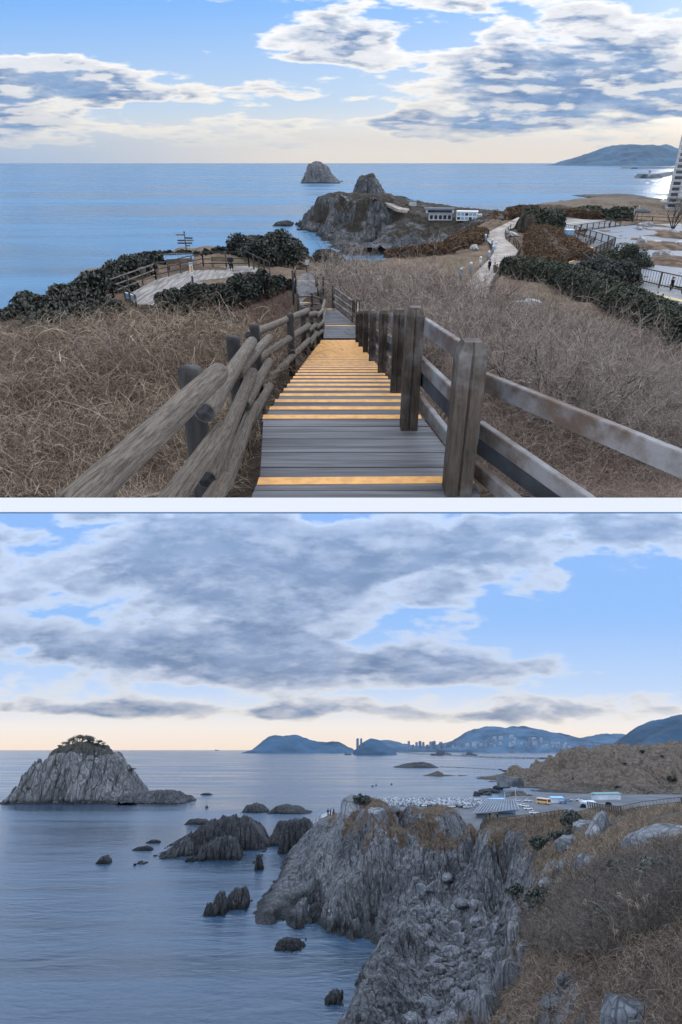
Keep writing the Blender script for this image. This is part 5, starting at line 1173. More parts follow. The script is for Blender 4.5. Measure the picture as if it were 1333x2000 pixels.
# ------------------------------------------------------------------ park on the plateau
def sheet(name, pairs, m, label=None, dz=.12, kind='structure', nsub=6, cross=6, zfix=None, smooth=True):
    """strip laid on the ground between left and right pixel edges"""
    rows = []
    for i in range(len(pairs)-1):
        for j in range(nsub): t = j/nsub; rows.append([a*(1-t)+b*t for a, b in zip(pairs[i], pairs[i+1])])
    rows.append(list(pairs[-1])); V = []
    for xl, yl, xr, yr in rows:
        a = onA(xl, yl, dz) if zfix is None else atz(xl, yl, zfix); b = onA(xr, yr, dz) if zfix is None else atz(xr, yr, zfix)
        for k in range(cross+1):
            q = a.lerp(b, k/cross); V.append((q.x, q.y, (float(zA(np.array([q.x]), np.array([q.y]))[0])+dz) if zfix is None else zfix))
    n = cross+1; Fq = [(i*n+k, i*n+k+1, (i+1)*n+k+1, (i+1)*n+k) for i in range(len(rows)-1) for k in range(cross)]
    o = npmesh(name, V, Fq, m, smooth=smooth); tag(o, label, kind=kind); return o
PATHM = mat('pale_path', (.33, .30, .275), .85, var=.15, vscale=.5, bump=.3, bscale=8)
PAVE = mat('grey_paving', (.24, .25, .265), .75, var=.15, vscale=.4, bump=.25, bscale=5, spec=.2)
YEL = mat('yellow_line', (.55, .44, .22), .7, var=.08, bump=.1)
sheet('path', [(905, 575, 950, 580), (915, 550, 957, 556), (934, 528, 968, 536), (948, 514, 990, 519), (960, 502, 1003, 508), (965, 491, 1011, 499), (961, 478, 1012, 489), (951, 468, 1003, 479), (949, 460, 988, 466), (957, 452, 987, 458), (972, 444, 994, 449), (997, 432, 1020, 437), (1012, 424, 1045, 425), (1030, 419, 1060, 420)], PATHM, dz=.3)
sheet('path', [(1240, 562, 1262, 543), (1285, 575, 1290, 549), (1333, 600, 1333, 566), (1420, 625, 1420, 588)], PAVE, dz=.36)
sheet('painted_line', [(1255, 570, 1255, 568), (1333, 589, 1333, 585), (1420, 608, 1420, 604)], YEL, dz=.375)
sheet('plaza', [(1068, 447, 1090, 425), (1110, 452, 1120, 427), (1150, 446, 1160, 429), (1215, 440, 1200, 431)], PAVE, dz=.22)
sheet('painted_line', [(1090, 438.5, 1090, 437.5), (1150, 432, 1150, 431)], YEL, dz=.235)
ZP = HA-10.75
ZD = thing('zigzag_deck', 'grey zigzag deck with orange line beside the pond', 'deck', atz(1150, 490, ZP)); zo = ZD.location.copy(); lz = lambda p: Vector(p)-zo
for q in ([(1098, 463), (1119, 455), (1203, 482), (1172, 496)], [(1172, 496), (1203, 482), (1134, 522), (1104, 514)], [(1104, 514), (1134, 522), (1175, 545), (1150, 555)]):
    mb = MB(); mb.prism([lz(atz(x, y, ZP)) for x, y in q][::-1], -.35, 0); mb.build('deck_section', DECK, ZD)
for a, b in (((1109, 463), (1178, 492)), ((1178, 492), (1108, 513)), ((1112, 516), (1150, 540))):
    mb = MB(); mb.beam(lz(atz(a[0], a[1], ZP+.02)), lz(atz(b[0], b[1], ZP+.02)), .28, .03); mb.build('orange_line', ORANGE, ZD)
RG = 'brown park railings round the pond'
RB = mat('brown_railing', (.085, .07, .06), .7, var=.2, bump=.1)
rail_run([(1121, 456), (1200, 481), (1136, 515), (1168, 541)], 1.25, (.97, .15), 'brown railing following the zigzag deck on its pond side', ZP, 2.6, .07, RB, RB, group=RG, infill=.35)
rail_run([(1098, 463), (1115, 462), (1160, 475), (1130, 492)], .9, (.95,), 'low dark railing on the hedge side of the zigzag deck', ZP, 3, .06, RB, RB, group=RG, infill=.5)
rail_run([(1080, 452), (1121, 456), (1212, 441)], 1.35, (.97, .12), 'brown railing of the bridge between plaza and pond', ZP, 2.6, .07, RB, RB, group=RG, infill=.35)
rail_run([(1245, 552), (1333, 573), (1420, 596)], 1.5, (.97, .2), 'brown railing above the deck at the right edge', HA-10.7, 2.6, .07, RB, RB, group=RG, infill=.35)
rail_run([(1215, 436), (1333, 441)], 1.5, (.97, .5), 'long low fence beyond the pond', HA-11, 5, .08, RB, RB, group=RG)
BK = thing('footbridge', 'dark beam footbridge carrying the railing between plaza and pond', 'bridge', atz(1150, 450, ZP)); b0 = BK.location.copy()
mb = MB(); mb.beam(atz(1119, 456, ZP-.35)-b0, atz(1238, 440, ZP-.35)-b0, 1.2, .7); mb.build('deck', RB, BK)
# pond and its islets
m, N_, b_ = newmat('pond_water'); tcn = N_.n('ShaderNodeTexCoord').outputs['Object']; b_.inputs['Base Color'].default_value = (.20, .225, .26, 1); b_.inputs['Roughness'].default_value = .42; b_.inputs['Specular IOR Level'].default_value = .1
N_.lk(N_.bump(N_.noise(tcn, .9, 4, .6), .35, .25), b_.inputs['Normal']); PONDM = m
sheet('pond', [(1140, 470, 1150, 446), (1205, 490, 1215, 441), (1200, 520, 1260, 438), (1250, 545, 1290, 437), (1333, 560, 1333, 436), (1420, 570, 1420, 436)], PONDM, dz=.14, cross=14)
SOIL = mat('islet_soil', (.12, .085, .06), .95, var=.3, vscale=.6, bump=.6, bscale=3)
for i, (pts_, lb_) in enumerate([([(1225, 477), (1250, 470), (1290, 471), (1345, 475), (1345, 490), (1290, 489), (1245, 487)], 'upper'), ([(1253, 505), (1275, 498), (1310, 498), (1350, 503), (1350, 525), (1300, 520), (1270, 516)], 'lower'), ([(1270, 458), (1290, 452), (1345, 452), (1345, 468), (1290, 464)], 'far')]):
    q = [onA(x, y, .2) for x, y in pts_]; c = sum(q, Vector())/len(q); V = [tuple(c+Vector((0, 0, .5)))]+[tuple(c.lerp(p, .6)+Vector((0, 0, .32))) for p in q]+[tuple(p+Vector((0, 0, -.25))) for p in q]; n = len(q)
    me = MB(); me.add(V, [(0, 1+k, 1+(k+1) % n) for k in range(n)]+[(1+k, 1+n+k, 1+n+(k+1) % n, 1+(k+1) % n) for k in range(n)], True); o = me.build('islet', SOIL); tag(o, kind='structure')
# rocks
def rockmesh(seed, sub=3, flat=.0):
    bm = bmesh.new(); bmesh.ops.create_icosphere(bm, subdivisions=sub, radius=1); r = np.random.RandomState(seed); n = r.normal(size=(13, 3)); n /= np.linalg.norm(n, axis=1, keepdims=True); d = .62+.38*r.rand(13)
    for v in bm.verts:
        u = np.array(v.co); q = n@u; k = np.min(np.where(q > .05, d/np.maximum(q, .05), 9)); k = min(k, 1.15)*(1+.05*float(noise2(u[0]*3+seed, u[1]*3+u[2]*2, seed))); v.co = Vector(u*k)
    me = bpy.data.meshes.new('boulder'); bm.to_mesh(me); bm.free(); return me
STONE = mat('pale_stone', (.36, .37, .39), .85, var=.25, vscale=2, bump=.6, bscale=6); RKM = [rockmesh(s) for s in range(8)]
for me in RKM: me.materials.append(STONE)
def boulder(b, s, label, seed, group=None, fr='A', m=None, name='boulder'):
    me = RKM[seed % 8]
    if m is not None:
        key = (seed % 8, m.name)
        if key not in MATS: c = me.copy(); c.materials.clear(); c.materials.append(m); MATS[key] = c
        me = MATS[key]
    o = bpy.data.objects.new(name, me); C.objects.link(o); r = random.Random(seed)
    o.matrix_world = FR(fr) @ Matrix.Translation(b) @ Matrix.Rotation(r.uniform(0, 6), 4, 'Z') @ Matrix.Diagonal((s[0], s[1], s[2], 1)); return tag(o, label, 'rock', group)
for i, (px, py, s, lb_) in enumerate([(1255, 477, (1.0, .8, 1.2), 'upright pale rock on the upper pond islet'), (1283, 476, (1.2, .8, .6), 'low pale rock on the upper pond islet'), (1293, 500, (1.1, .8, .9), 'blue grey rock on the lower pond islet'), (1310, 502, (1.2, .8, .45), 'flat white rock beside the blue grey rock of the lower islet'),
    (1316, 456, (1.5, 1.0, .7), 'big pale blue rock on the far pond islet'), (1330, 478, (1.2, 1, .9), 'rock on the upper islet at the right edge'), (927, 484, (1.0, .7, .45), 'flat white rock on the bare ground left of the path'), (914, 473, (1.0, .8, .9), 'small white rock beside the clipped brown hedge'), (1045, 497, (1.1, .8, .7), 'white rock with a dark side beside the clipped hedge'),
    (999, 459, (1.3, 1, .8), 'pale rock inside the bend of the path'), (1040, 592, (.8, .7, .4), 'pale broken rock on the slope below the long hedge'), (1020, 600, (.8, .7, .5), 'smaller pale rock on the slope below the long hedge'), (1263, 440, (1.6, 1, .7), 'pale rock in the water by the far islet'), (1252, 447, (.8, .7, .6), 'little rock in the pond near the bridge')]):
    boulder(onA(px, py, .25), s, lb_, i, 'pale rocks of the park')
# path posts and rope fence
for i, (px, py) in enumerate([(947, 467), (948, 473), (961, 483), (968, 489), (963, 497), (954, 509), (938, 521), (919, 533), (900, 545)]):
    T = thing('bollard', 'blue and white bollard beside the winding path, %s' % ['farthest of the row', 'second farthest', 'just below the second farthest', 'at the widest bend', 'below the widest bend', 'nearest above the three walkers', 'left of the three walkers', 'second from the thicket', 'closest to the thicket'][i], 'bollard', onA(px, py, .1), group='bollards along the winding path', sc=1.15)
    mb = MB(); mb.lathe([(.13, 0), (.13, .75), (.12, .78)], 10); mb.build('post', BLUE if i % 3 else WHITE, T); mb = MB(); mb.lathe([(.14, .78), (.14, 1.0), (.05, 1.06)], 10); mb.build('cap', WHITE, T)
rail_run([(958, 572), (972, 545)], 1.1, (.95,), 'rope post fence beside the nearest bend of the path', None, 1.2, .07, RB, RB, pt=lambda x, y: onA(x, y, .1), cat='fence', name='post_fence')
rail_run([(1002, 522), (1009, 510), (1016, 496), (1012, 487), (1003, 478), (988, 469), (987, 461), (997, 452)], 1.1, (.95, .5), 'brown post and rail fence curving along the winding path', None, 2.2, .06, RB, RB, pt=lambda x, y: onA(x, y, .1), cat='fence', name='post_fence')
# hedges
def hedge(pts_, w, h, m, label, seed, n=7000, leaf=.16, boxy=.8, group=None, dz=0, name='hedge'):
    P_ = [onA(x, y, dz) for x, y in pts_]; T = P_[0]; r = np.random.RandomState(seed); seg = [(P_[i+1]-P_[i]).length for i in range(len(P_)-1)]; cum = np.r_[0, np.cumsum(seg)]
    t = r.rand(n)*cum[-1]; A = np.array([tuple(p) for p in P_]); C3 = np.stack([np.interp(t, cum, A[:, k]) for k in range(3)], 1)
    dx = np.gradient(np.interp(np.linspace(0, cum[-1], 200), cum, A[:, 0])); dy = np.gradient(np.interp(np.linspace(0, cum[-1], 200), cum, A[:, 1])); ii = (t/cum[-1]*199).astype(int); nn = np.c_[dy[ii], -dx[ii]]; nn /= np.linalg.norm(nn, axis=1, keepdims=True)
    W = w if np.ndim(w) == 0 else np.interp(t, np.linspace(0, cum[-1], len(w)), w); a = r.rand(n)*math.pi; c = np.sign(np.cos(a))*np.abs(np.cos(a))**(1-boxy*.6); s = np.abs(np.sin(a))**(1-boxy*.6)
    bl = 1+.13*noise2(t/1.5, t*0+seed, 4)+.06*r.normal(size=n); end = np.sqrt(np.clip(np.minimum(t, cum[-1]-t)/(h*.8), 0.03, 1)); V0 = C3.copy()
    V0[:, 0] += nn[:, 0]*c*W/2*bl*end; V0[:, 1] += nn[:, 1]*c*W/2*bl*end; V0[:, 2] += s*h*bl*end; V, Fq, rr = leaves(V0-np.array(T), leaf, seed)
    tone = np.clip(.5+.9*noise2(V0[:, 0]/1.2, V0[:, 1]/1.2+V0[:, 2], seed), 0, 1); rr = .6*rr+.4*np.repeat(tone, 4)
    E = thing(name, label, 'hedge', T, group=group); npmesh('leaves', V, Fq, m, E, attrs={'rnd': rr})
    q = 24; tt = np.linspace(.02, .98, q)*cum[-1]; Cc = np.stack([np.interp(tt, cum, A[:, k]) for k in range(3)], 1)-np.array(T); Ww = (w*np.ones(q) if np.ndim(w) == 0 else np.interp(tt, np.linspace(0, cum[-1], len(w)), w)); vs = []; fs = []
    for i in range(q):
        jj = int(tt[i]/cum[-1]*199); nx, ny = dy[jj], -dx[jj]; L = math.hypot(nx, ny); nx /= L; ny /= L; e = min(1, .4+min(i, q-1-i)*.3)
        for k in range(9):
            an = math.pi*k/8; cc = math.copysign(abs(math.cos(an))**.5, math.cos(an)); vs.append((Cc[i][0]+nx*cc*Ww[i]*.44*e, Cc[i][1]+ny*cc*Ww[i]*.44*e, Cc[i][2]+math.sin(an)**.5*h*.88*e-.05))
    for i in range(q-1):
        for k in range(8): fs.append((i*9+k, i*9+k+1, (i+1)*9+k+1, (i+1)*9+k))
    npmesh('inner_branches', vs, fs, MATS['bark'], E, True); return E
hedge([(985, 530), (1030, 540), (1075, 548), (1120, 563), (1170, 585), (1230, 612), (1290, 640), (1345, 664), (1420, 700)], [3.2, 3.6, 4.2, 4, 3.6, 3.2, 3, 3, 3], 1.7, LEAFG, 'long dark green hedge sweeping from the path to the right edge', 201, 60000, .11)
hedge([(1008, 447), (1030, 450), (1060, 449), (1088, 446)], [4, 6, 6, 4], 3.0, LEAFG, 'rounded green hedge above the clipped brown hedges', 202, 9000, .2)
hedge([(1050, 455), (1062, 466), (1075, 482), (1085, 497), (1100, 514)], [3, 6, 7, 8, 6], 1.5, HEDB, 'broad clipped brown hedge beside the zigzag deck', 203, 22000, .14)
hedge([(1040, 512), (1070, 520), (1110, 522)], [3, 5, 4], 1.5, HEDB, 'clipped brown hedge just above the long green hedge', 204, 9000, .14)
hedge([(1104, 501), (1112, 492), (1122, 497)], [2.5, 4, 2.5], 1.3, HEDB, 'small clipped brown hedge by the low deck railing', 205, 5000, .14)
hedge([(885, 488), (905, 478), (925, 468), (937, 459)], [3, 4, 4, 3], 1.3, HEDB, 'clipped brown hedge left of the path near the blue bollards', 206, 10000, .2)
hedge([(765, 503), (800, 501), (840, 497), (880, 490)], [2.5, 3.5, 3.5, 3], 1.1, HEDB, 'long clipped brown hedge on the slope above the cove', 207, 12000, .2)
hedge([(1000, 427), (1012, 421), (1030, 417), (1052, 418)], [4, 5, 6, 4], 1.6, HEDB, 'brown hedge curving at the top of the path', 208, 7000, .25)
hedge([(1035, 438), (1055, 431), (1075, 425)], [4, 5, 3], 1.2, HEDB, 'brown hedge between the path and the plaza', 209, 6000, .25)
hedge([(1062, 412), (1100, 413), (1160, 418)], [4, 5, 4], 1.8, LEAFG, 'long dark green hedge along the crest', 210, 9000, .3)
hedge([(1080, 422), (1130, 424), (1180, 427)], [3, 4, 3], 1.3, HEDB, 'low brown hedge in front of the crest hedge', 211, 7000, .25)
hedge([(955, 441), (975, 432), (992, 420), (1008, 411)], [3, 4, 4, 3], 1.6, HEDB, 'brown hedge along the seaward side of the path', 212, 7000, .25)
bush(1215, 522, 3.4, 3, 3.2, 'round dark green shrub standing beside the pond', 301, 6000, .12, LEAFG, group='park shrubs')
bush(1165, 545, 3, 2.6, 2.8, 'grey green shrub touching the end of the zigzag deck', 302, 6000, .12, group='park shrubs')
bush(1205, 560, 3.4, 2.8, 3.2, 'grey green shrub beside the deck at the right edge', 303, 7000, .12, group='park shrubs')
bush(1252, 523, 1.6, 1.4, 1.3, 'small dark shrub at the rim of the pond', 304, 2500, .12, LEAFG, group='park shrubs')
bush(1212, 430, 4, 3, 3.2, 'dark green shrub beyond the plaza', 305, 3500, .25, LEAFG, group='park shrubs')
bush(1091, 409, 4, 3, 3.6, 'low dark pine left of two on the crest', 306, 2500, .3, group='park shrubs'); bush(1110, 409, 5, 3, 4.6, 'low dark pine right of two on the crest', 307, 3000, .3, group='park shrubs')
bush(1176, 425, 2.4, 2, 2.2, 'small grey shrub at the corner of the plaza', 308, 1500, .25, group='park shrubs')
limb_shrub(1315, 448, 'bare small tree beyond the pond at the right', 7, 31, 5, spread=.4, r0=.12)
# poles
def pole(px, by, ty, label, head=None, r=.12, fr='A', b=None, h=None, name='pole', cat='pole', group=None):
    b = b or (onA(px, by, 0) if h is None else atz(px, by, H0(fr)-h, fr)); z = upto(b, ty, fr)-b.z; T = thing(name, label, cat, b, fr=fr, group=group); mb = MB(); mb.tube([(0, 0, -.3), (0, 0, z)], [r, r*.6], 6); mb.build('shaft', STEEL, T)
    if head == 'lamp': mb = MB(); mb.box((0, 0, z), (1.0, .3, .18)); mb.lathe([(.12, z-.5), (.2, z-.1), (.1, z+.1)], 6); mb.build('lamp_head', LPOST, T)
    if head == 'horn': mb = MB(); mb.box((0, 0, z-.8), (1.6, .6, 1.8)); mb.box((0, 0, z+.4), (1.0, .5, .5)); mb.build('panel', LPOST, T)
    if head == 'arm': mb = MB(); mb.tube([(0, 0, z-.1), (.8, 0, z+.25), (1.6, 0, z+.2)], .07, 6); mb.build('lamp_arm', STEEL, T)
    return T
pole(1013, 403, 369, 'tall thin mast behind the lookout crest'); pole(1134, 406, 388, 'short mast with a dark panel on the crest', 'horn'); pole(1236, 432, 402, 'lamp pole leaning over the far fence', 'lamp', .15); pole(968, 415, 399, 'thin mast at the seaward end of the hedge'); pole(1244, 430, 399, 'slim pole beside the lamp pole', None, .09)
T = thing('parasol', 'closed grey parasol beside the far fence', 'parasol', onA(1252, 436, 0)); mb = MB(); mb.tube([(0, 0, 0), (0, 0, 2.6)], .06, 6); mb.build('pole', STEEL, T); mb = MB(); mb.lathe([(1.5, 2.0), (1.2, 2.5), (.1, 2.9)], 12); mb.build('canopy', CLOTH['grey'], T)
T = thing('bin', 'pale blue box standing on the hedge side of the zigzag deck', 'box', onA(1108, 480, 0)); mb = MB(); mb.box((0, 0, 1.1), (1.2, .9, 2.2)); mb.build('body', BLUE, T, bevel=.06); mb = MB(); mb.box((0, 0, 2.25), (1.3, 1.0, .12)); mb.build('lid', WHITE, T)

# ------------------------------------------------------------------ tower block, headland buildings, breakwaters
CONC = mat('pale_concrete', (.52, .56, .62), .8, var=.08, vscale=.2, bump=.1, bscale=1); GLASS = mat('window_glass', (.04, .055, .075), .15, var=.2, bump=0, spec=.8); DGREY = mat('dark_grey_panel', (.12, .14, .17), .6, var=.1, bump=0)
def winblock(T, name, c, d, floors, cols, m, wm=None, inset=.05, ww=.6, wh=.5, sides=('front', 'left'), per=True):
    """a building body with its windows set proud by a few centimetres"""
    mb = MB(); mb.box((c[0], c[1], c[2]+d[2]/2), d); body = mb.build(name, m, T); fh = d[2]/floors; w = []
    for f in range(floors):
        for k in range(cols): w.append(((c[0]-d[0]/2+d[0]*(k+.5)/cols, c[1]-d[1]/2-inset*.5, c[2]+fh*(f+.5)), (d[0]/cols*ww, inset*2, fh*wh)))
        if 'left' in sides:
            for k in range(max(1, cols//2)): w.append(((c[0]-d[0]/2-inset*.5, c[1]-d[1]/2+d[1]*(k+.5)/max(1, cols//2), c[2]+fh*(f+.5)), (inset*2, d[1]/max(1, cols//2)*ww, fh*wh)))
    for q in w[:96]: mb = MB(); mb.box(*q); mb.build('window', wm or GLASS, T)
    return body
TB_ = atz(1299, 412, HA-26); T = thing('apartment_tower', 'tall white apartment tower with rows of dark windows at the right edge', 'building', TB_, -.42); z = 44.
mb = MB(); mb.box((14, 9, z/2), (28, 18, z)); mb.build('wall', CONC, T)
fl = 14
for f in range(fl):
    zz = 2.2+3*f
    for x_, w_, h_ in ((3.2, 4.0, 1.7), (8.6, 2.0, 1.1), (13.5, 4.0, 1.7), (19, 2.0, 1.1), (24.5, 3.6, 1.7)): mb = MB(); mb.box((x_, -.03, zz+.9), (w_, .2, h_)); mb.build('window', GLASS, T)
mb = MB()
for f in range(fl): mb.box((14, -.35, 2.2+3*f-.25), (28, .7, .22))
mb.build('balcony_ledges', WHITE, T)
for zz in (6.8, 4.0): mb = MB(); mb.box((14, -.6, zz), (30, 1.6, .4)); mb.build('cornice', DGREY, T)
mb = MB(); mb.box((14, 9, z+.5), (28.6, 18.6, 1.0)); mb.build('roof', DGREY, T)
def hb(px, py, h): return atz(px, py, h)
bz = hb(860, 429, 11.0); T = thing('cafe_building', 'white modern building with dark glass front on the headland', 'building', bz, -.12, sc=.85)
mb = MB(); mb.box((0, 0, 1.7), (13, 7, 3.4)); mb.build('ground_floor', CONC, T); mb = MB(); mb.box((-.5, -.3, 4.6), (15.5, 8, 2.0)); mb.build('upper_floor', CONC, T); mb = MB(); mb.box((-.5, -4.33, 4.6), (13.5, .1, 1.3)); mb.build('window', GLASS, T); mb = MB(); mb.box((-.8, -.3, 5.85), (17, 9, .45)); mb.build('roof', DGREY, T)
for k in range(5): mb = MB(); mb.box((-5+k*2.5, -3.53, 1.6), (1.7, .1, 2.0)); mb.build('window', GLASS, T)
bz = hb(912, 430, 11.5); T = thing('cafe_building', 'lower white building with blue windows right of the dark glass one', 'building', bz, -.25, sc=.85)
mb = MB(); mb.box((0, 0, 2.2), (11, 7, 4.4)); mb.build('wall', WHITE, T); mb = MB(); mb.box((0, 0, 4.55), (11.6, 7.6, .3)); mb.build('roof', WHITE, T)
for k in range(5):
    for f in range(2): mb = MB(); mb.box((-4.2+k*2.1, -3.53, 1.2+f*2), (1.6, .1, 1.3)); mb.build('window', BLUE if (k+f) % 3 else GLASS, T)
mb = MB(); mb.box((6.6, 0, 1.6), (2.6, 5, 3.2)); mb.build('annex', CONC, T)
def onH(px, py):
    z = 15.
    for _ in range(40): q = atz(px, py, z); z = .6*z+.4*float(GH(np.array([q.x]), np.array([q.y]))[0])
    return atz(px, py, z)
T = thing('kiosk', 'small pale hut with flat canopy on the headland slope', 'hut', onH(806, 402)); mb = MB(); mb.box((0, 0, 1.2), (4, 3, 2.4)); mb.build('wall', CONC, T); mb = MB(); mb.box((.5, 0, 2.5), (7, 3.6, .25)); mb.build('roof', DGREY, T)
for i, (px, py) in enumerate([(640, 379), (655, 380), (668, 379.5), (680, 380.5), (700, 382), (715, 384), (725, 386)]):
    b = onH(px, py); person('stand', ['black', 'navy', 'grey', 'pale', 'red', 'black', 'white'][i], 'black', 'tiny visitor on the headland top, %s' % ['at its left end', 'beside the one at the left end', 'in grey', 'in a pale coat', 'below the pointed rock in red', 'in black below the pointed rock', 'in white near the pale path'][i], b+Vector((0, 0, .3)), i, 'A', 1.25, 'visitors on the headland')
rail_run([(630, 377), (660, 377), (700, 380)], 1.3, (.95,), 'pale railing along the headland top', None, 3, .08, WHITE, WHITE, pt=lambda x, y: onH(x, y)+Vector((0, 0, .4)))
V = []; pr = [(700, 385, 702, 388), (730, 390, 728, 393), (752, 394, 750, 398), (766, 401, 762, 405), (782, 408, 778, 412), (800, 411, 797, 415)]
T = [onH(a, b_)+Vector((0, 0, .9)) for a, b_, c, d in pr]; Bm = [onH(c, d)+Vector((0, 0, .9)) for a, b_, c, d in pr]
mb = MB()
for i in range(len(pr)-1): mb.add([T[i], T[i+1], Bm[i+1], Bm[i], T[i]-Vector((0, 0, 1.2)), T[i+1]-Vector((0, 0, 1.2)), Bm[i+1]-Vector((0, 0, 1.2)), Bm[i]-Vector((0, 0, 1.2))], [(3, 2, 1, 0), (4, 5, 6, 7), (0, 1, 5, 4), (2, 3, 7, 6)])
tag(mb.build('path', PATHM), kind='structure')
BWM = mat('breakwater_stone', (.13, .14, .15), .9, var=.3, vscale=.1, bump=.8, bscale=1)
def breakwater(pts_, label, w=14, h=5, fr='A', m=None):
    P_ = [atz(x, y, 0, fr) for x, y in pts_]; T = thing('breakwater', label, 'breakwater', P_[0], fr=fr); o = P_[0]
    for a, b in zip(P_[:-1], P_[1:]):
        mb = MB(); d = (b-a); n = Vector((-d.y, d.x, 0)).normalized()*w/2; vs = [a-o-n*1.5, b-o-n*1.5, b-o+n*1.5, a-o+n*1.5]; vs = [v-Vector((0, 0, 1)) for v in vs]+[a-o-n*.6+Vector((0, 0, h)), b-o-n*.6+Vector((0, 0, h)), b-o+n*.6+Vector((0, 0, h)), a-o+n*.6+Vector((0, 0, h))]
        mb.add(vs, [(3, 2, 1, 0), (4, 5, 6, 7), (0, 1, 5, 4), (1, 2, 6, 5), (2, 3, 7, 6), (3, 0, 4, 7)]); mb.build('mound', m or BWM, T)
    return T
breakwater([(1219, 328.5), (1240, 329.5), (1320, 328.5)], 'thin far breakwater below the blue mountain', 40, 9)
T = breakwater([(1250, 346), (1262, 347.5), (1282, 347), (1318, 339), (1340, 337)], 'nearer breakwater with a small beacon', 22, 9)
T = thing('beacon', 'small white beacon tower on the nearer breakwater', 'lighthouse', atz(1268, 345, 9)); mb = MB(); mb.lathe([(3.4, 0), (2.4, 8), (2.4, 8.2)], 10); mb.build('tower', WHITE, T); mb = MB(); mb.lathe([(3.4, 8.2), (3.4, 8.8), (1.8, 8.8), (1.8, 11), (.3, 12.5)], 10); mb.build('lantern', DGREY, T)
def ship(px, py, L, label, fr='A', z=0, rz=0, kind='cargo', m=None):
    b = atz(px, py, 0, fr); T = thing('ship', label, 'ship', b, rz, fr=fr); m = m or DGREY; n = 9; vs = []
    for zz, k in ((-.02, .8), (.09, 1)):
        for i in range(n+1): t = i/n*2-1; w = (1-abs(t)**3.0)*.09*k+.002; vs += [(t*L/2*(1 if zz > 0 else .95), -w*L, zz*L), (t*L/2*(1 if zz > 0 else .95), w*L, zz*L)]
    k = 2*(n+1); fs = []
    for i in range(n): a = 2*i; fs += [(a, a+2, k+a+2, k+a), (a+1, k+a+1, k+a+3, a+3), (k+a, k+a+2, k+a+3, k+a+1), (a, a+1, a+3, a+2)]
    fs += [(0, k, k+1, 1), (2*n, 2*n+1, k+2*n+1, k+2*n)]
    mb = MB(); mb.add(vs, fs); mb.build('hull', m, T)
    if kind == 'cargo':
        mb = MB(); mb.box((-.3*L, 0, .17*L), (.16*L, .12*L, .17*L)); mb.box((-.3*L, 0, .27*L), (.1*L, .1*L, .05*L)); mb.build('bridge', m, T); mb = MB(); mb.box((.08*L, 0, .12*L), (.5*L, .12*L, .07*L)); mb.build('cargo', m, T)
        mb = MB(); mb.tube([(-.3*L, 0, .29*L), (-.3*L, 0, .4*L)], .012*L, 6); mb.build('mast', m, T)
    else:
        mb = MB(); mb.box((0, 0, .14*L), (.42*L, .12*L, .10*L)); mb.box((-.04*L, 0, .21*L), (.22*L, .09*L, .05*L)); mb.build('superstructure', m, T)
        for x, h, r in ((.04, .42, .012), (-.12, .33, .015), (.16, .28, .01)): mb = MB(); mb.tube([(x*L, 0, .2*L), (x*L, 0, h*L)], [r*L, r*.6*L], 6); mb.box((x*L, 0, h*L*.85), (.05*L, .05*L, .02*L)); mb.build('mast', m, T)
        mb = MB(); mb.lathe([(.03*L, 0), (.03*L, .04*L), (.012*L, .05*L)], 8, (.3*L, 0, .09*L)); mb.tube([(.3*L, 0, .12*L), (.38*L, 0, .13*L)], .006*L, 6); mb.build('gun', m, T)
    return T
ship(1043, 318.4, 90, 'tiny dark ship far out on the horizon')
reef([(536, 440), (542, 434), (555, 431), (566, 430), (571, 436)], 442, 8, 'low dark rock in the sea left of the headland', 71, 1.5, 6, 80, 40, m=None) if False else None
def reefA(outl, base_py, Df, label, seed):
    Y = atz(600, base_py, 0).y+Df*.9; o = ridge_land('sea_rock', 'A', outl, Y, Df, Df*1.2, 100, 50, REEF, 2.2, 1.8, 7, 1.2, 4, seed=seed, zoff=-1.2); return tag(o, label, 'rock', 'dark rocks beside the headland')
reefA([(535, 439), (542, 434), (555, 431), (566, 430), (573, 437)], 441, 10, 'low dark rock in the sea left of the headland', 71)
reefA([(577, 437), (583, 433), (590, 437)], 439, 4, 'tiny rock touching the left foot of the headland', 72); reefA([(580, 448), (585, 445), (590, 448)], 449, 3, 'second tiny rock just below the left foot of the headland', 73)
# ------------------------------------------------------------------ lower place: plants, stones, harbour
def onB(px, py, dz=0., lo=3, hi=38, first=True):
    """nearest point of the land seen at this pixel"""
    d = ray(px, py, 'B'); ys = np.exp(np.linspace(math.log(6), math.log(430), 700)); X = d[0]/d[1]*ys; Z = HB+d[2]/d[1]*ys; T_ = zB(X, ys)+dz
    ok = (Z < T_) & (ys > 9); i = int(np.argmax(ok)) if ok.any() else 0
    if not ok.any(): p = atz(px, py, 3, 'B'); return p
    return Vector((X[i], ys[i], T_[i]))
def scatB(n, poly, ymin, ymax, seed, u=(-.3, .7), zr=(1, 40), slmax=9):
    r = np.random.RandomState(seed); U = u[0]+(u[1]-u[0])*r.rand(n); Y = np.exp(np.log(ymin)+(np.log(ymax)-np.log(ymin))*r.rand(n)); X = U*Y; Z = zB(X, Y)
    e = .6; sl = np.hypot(GB(X+e, Y)-GB(X-e, Y), GB(X, Y+e)-GB(X, Y-e))/(2*e); px, py = pixn(np.c_[X, Y, Z], 'B'); k = inpoly(px, py, poly) & (Z > zr[0]) & (Z < zr[1]) & (sl < slmax); return np.c_[X, Y, Z][k]
GRB = rmat('slope_grass', [(.06, .042, .033), (.115, .08, .06), (.18, .13, .095), (.32, .25, .185)])
GRG = rmat('golden_grass', [(.08, .058, .042), (.15, .11, .075), (.23, .175, .12), (.36, .29, .205)])
rB = np.random.RandomState(77)
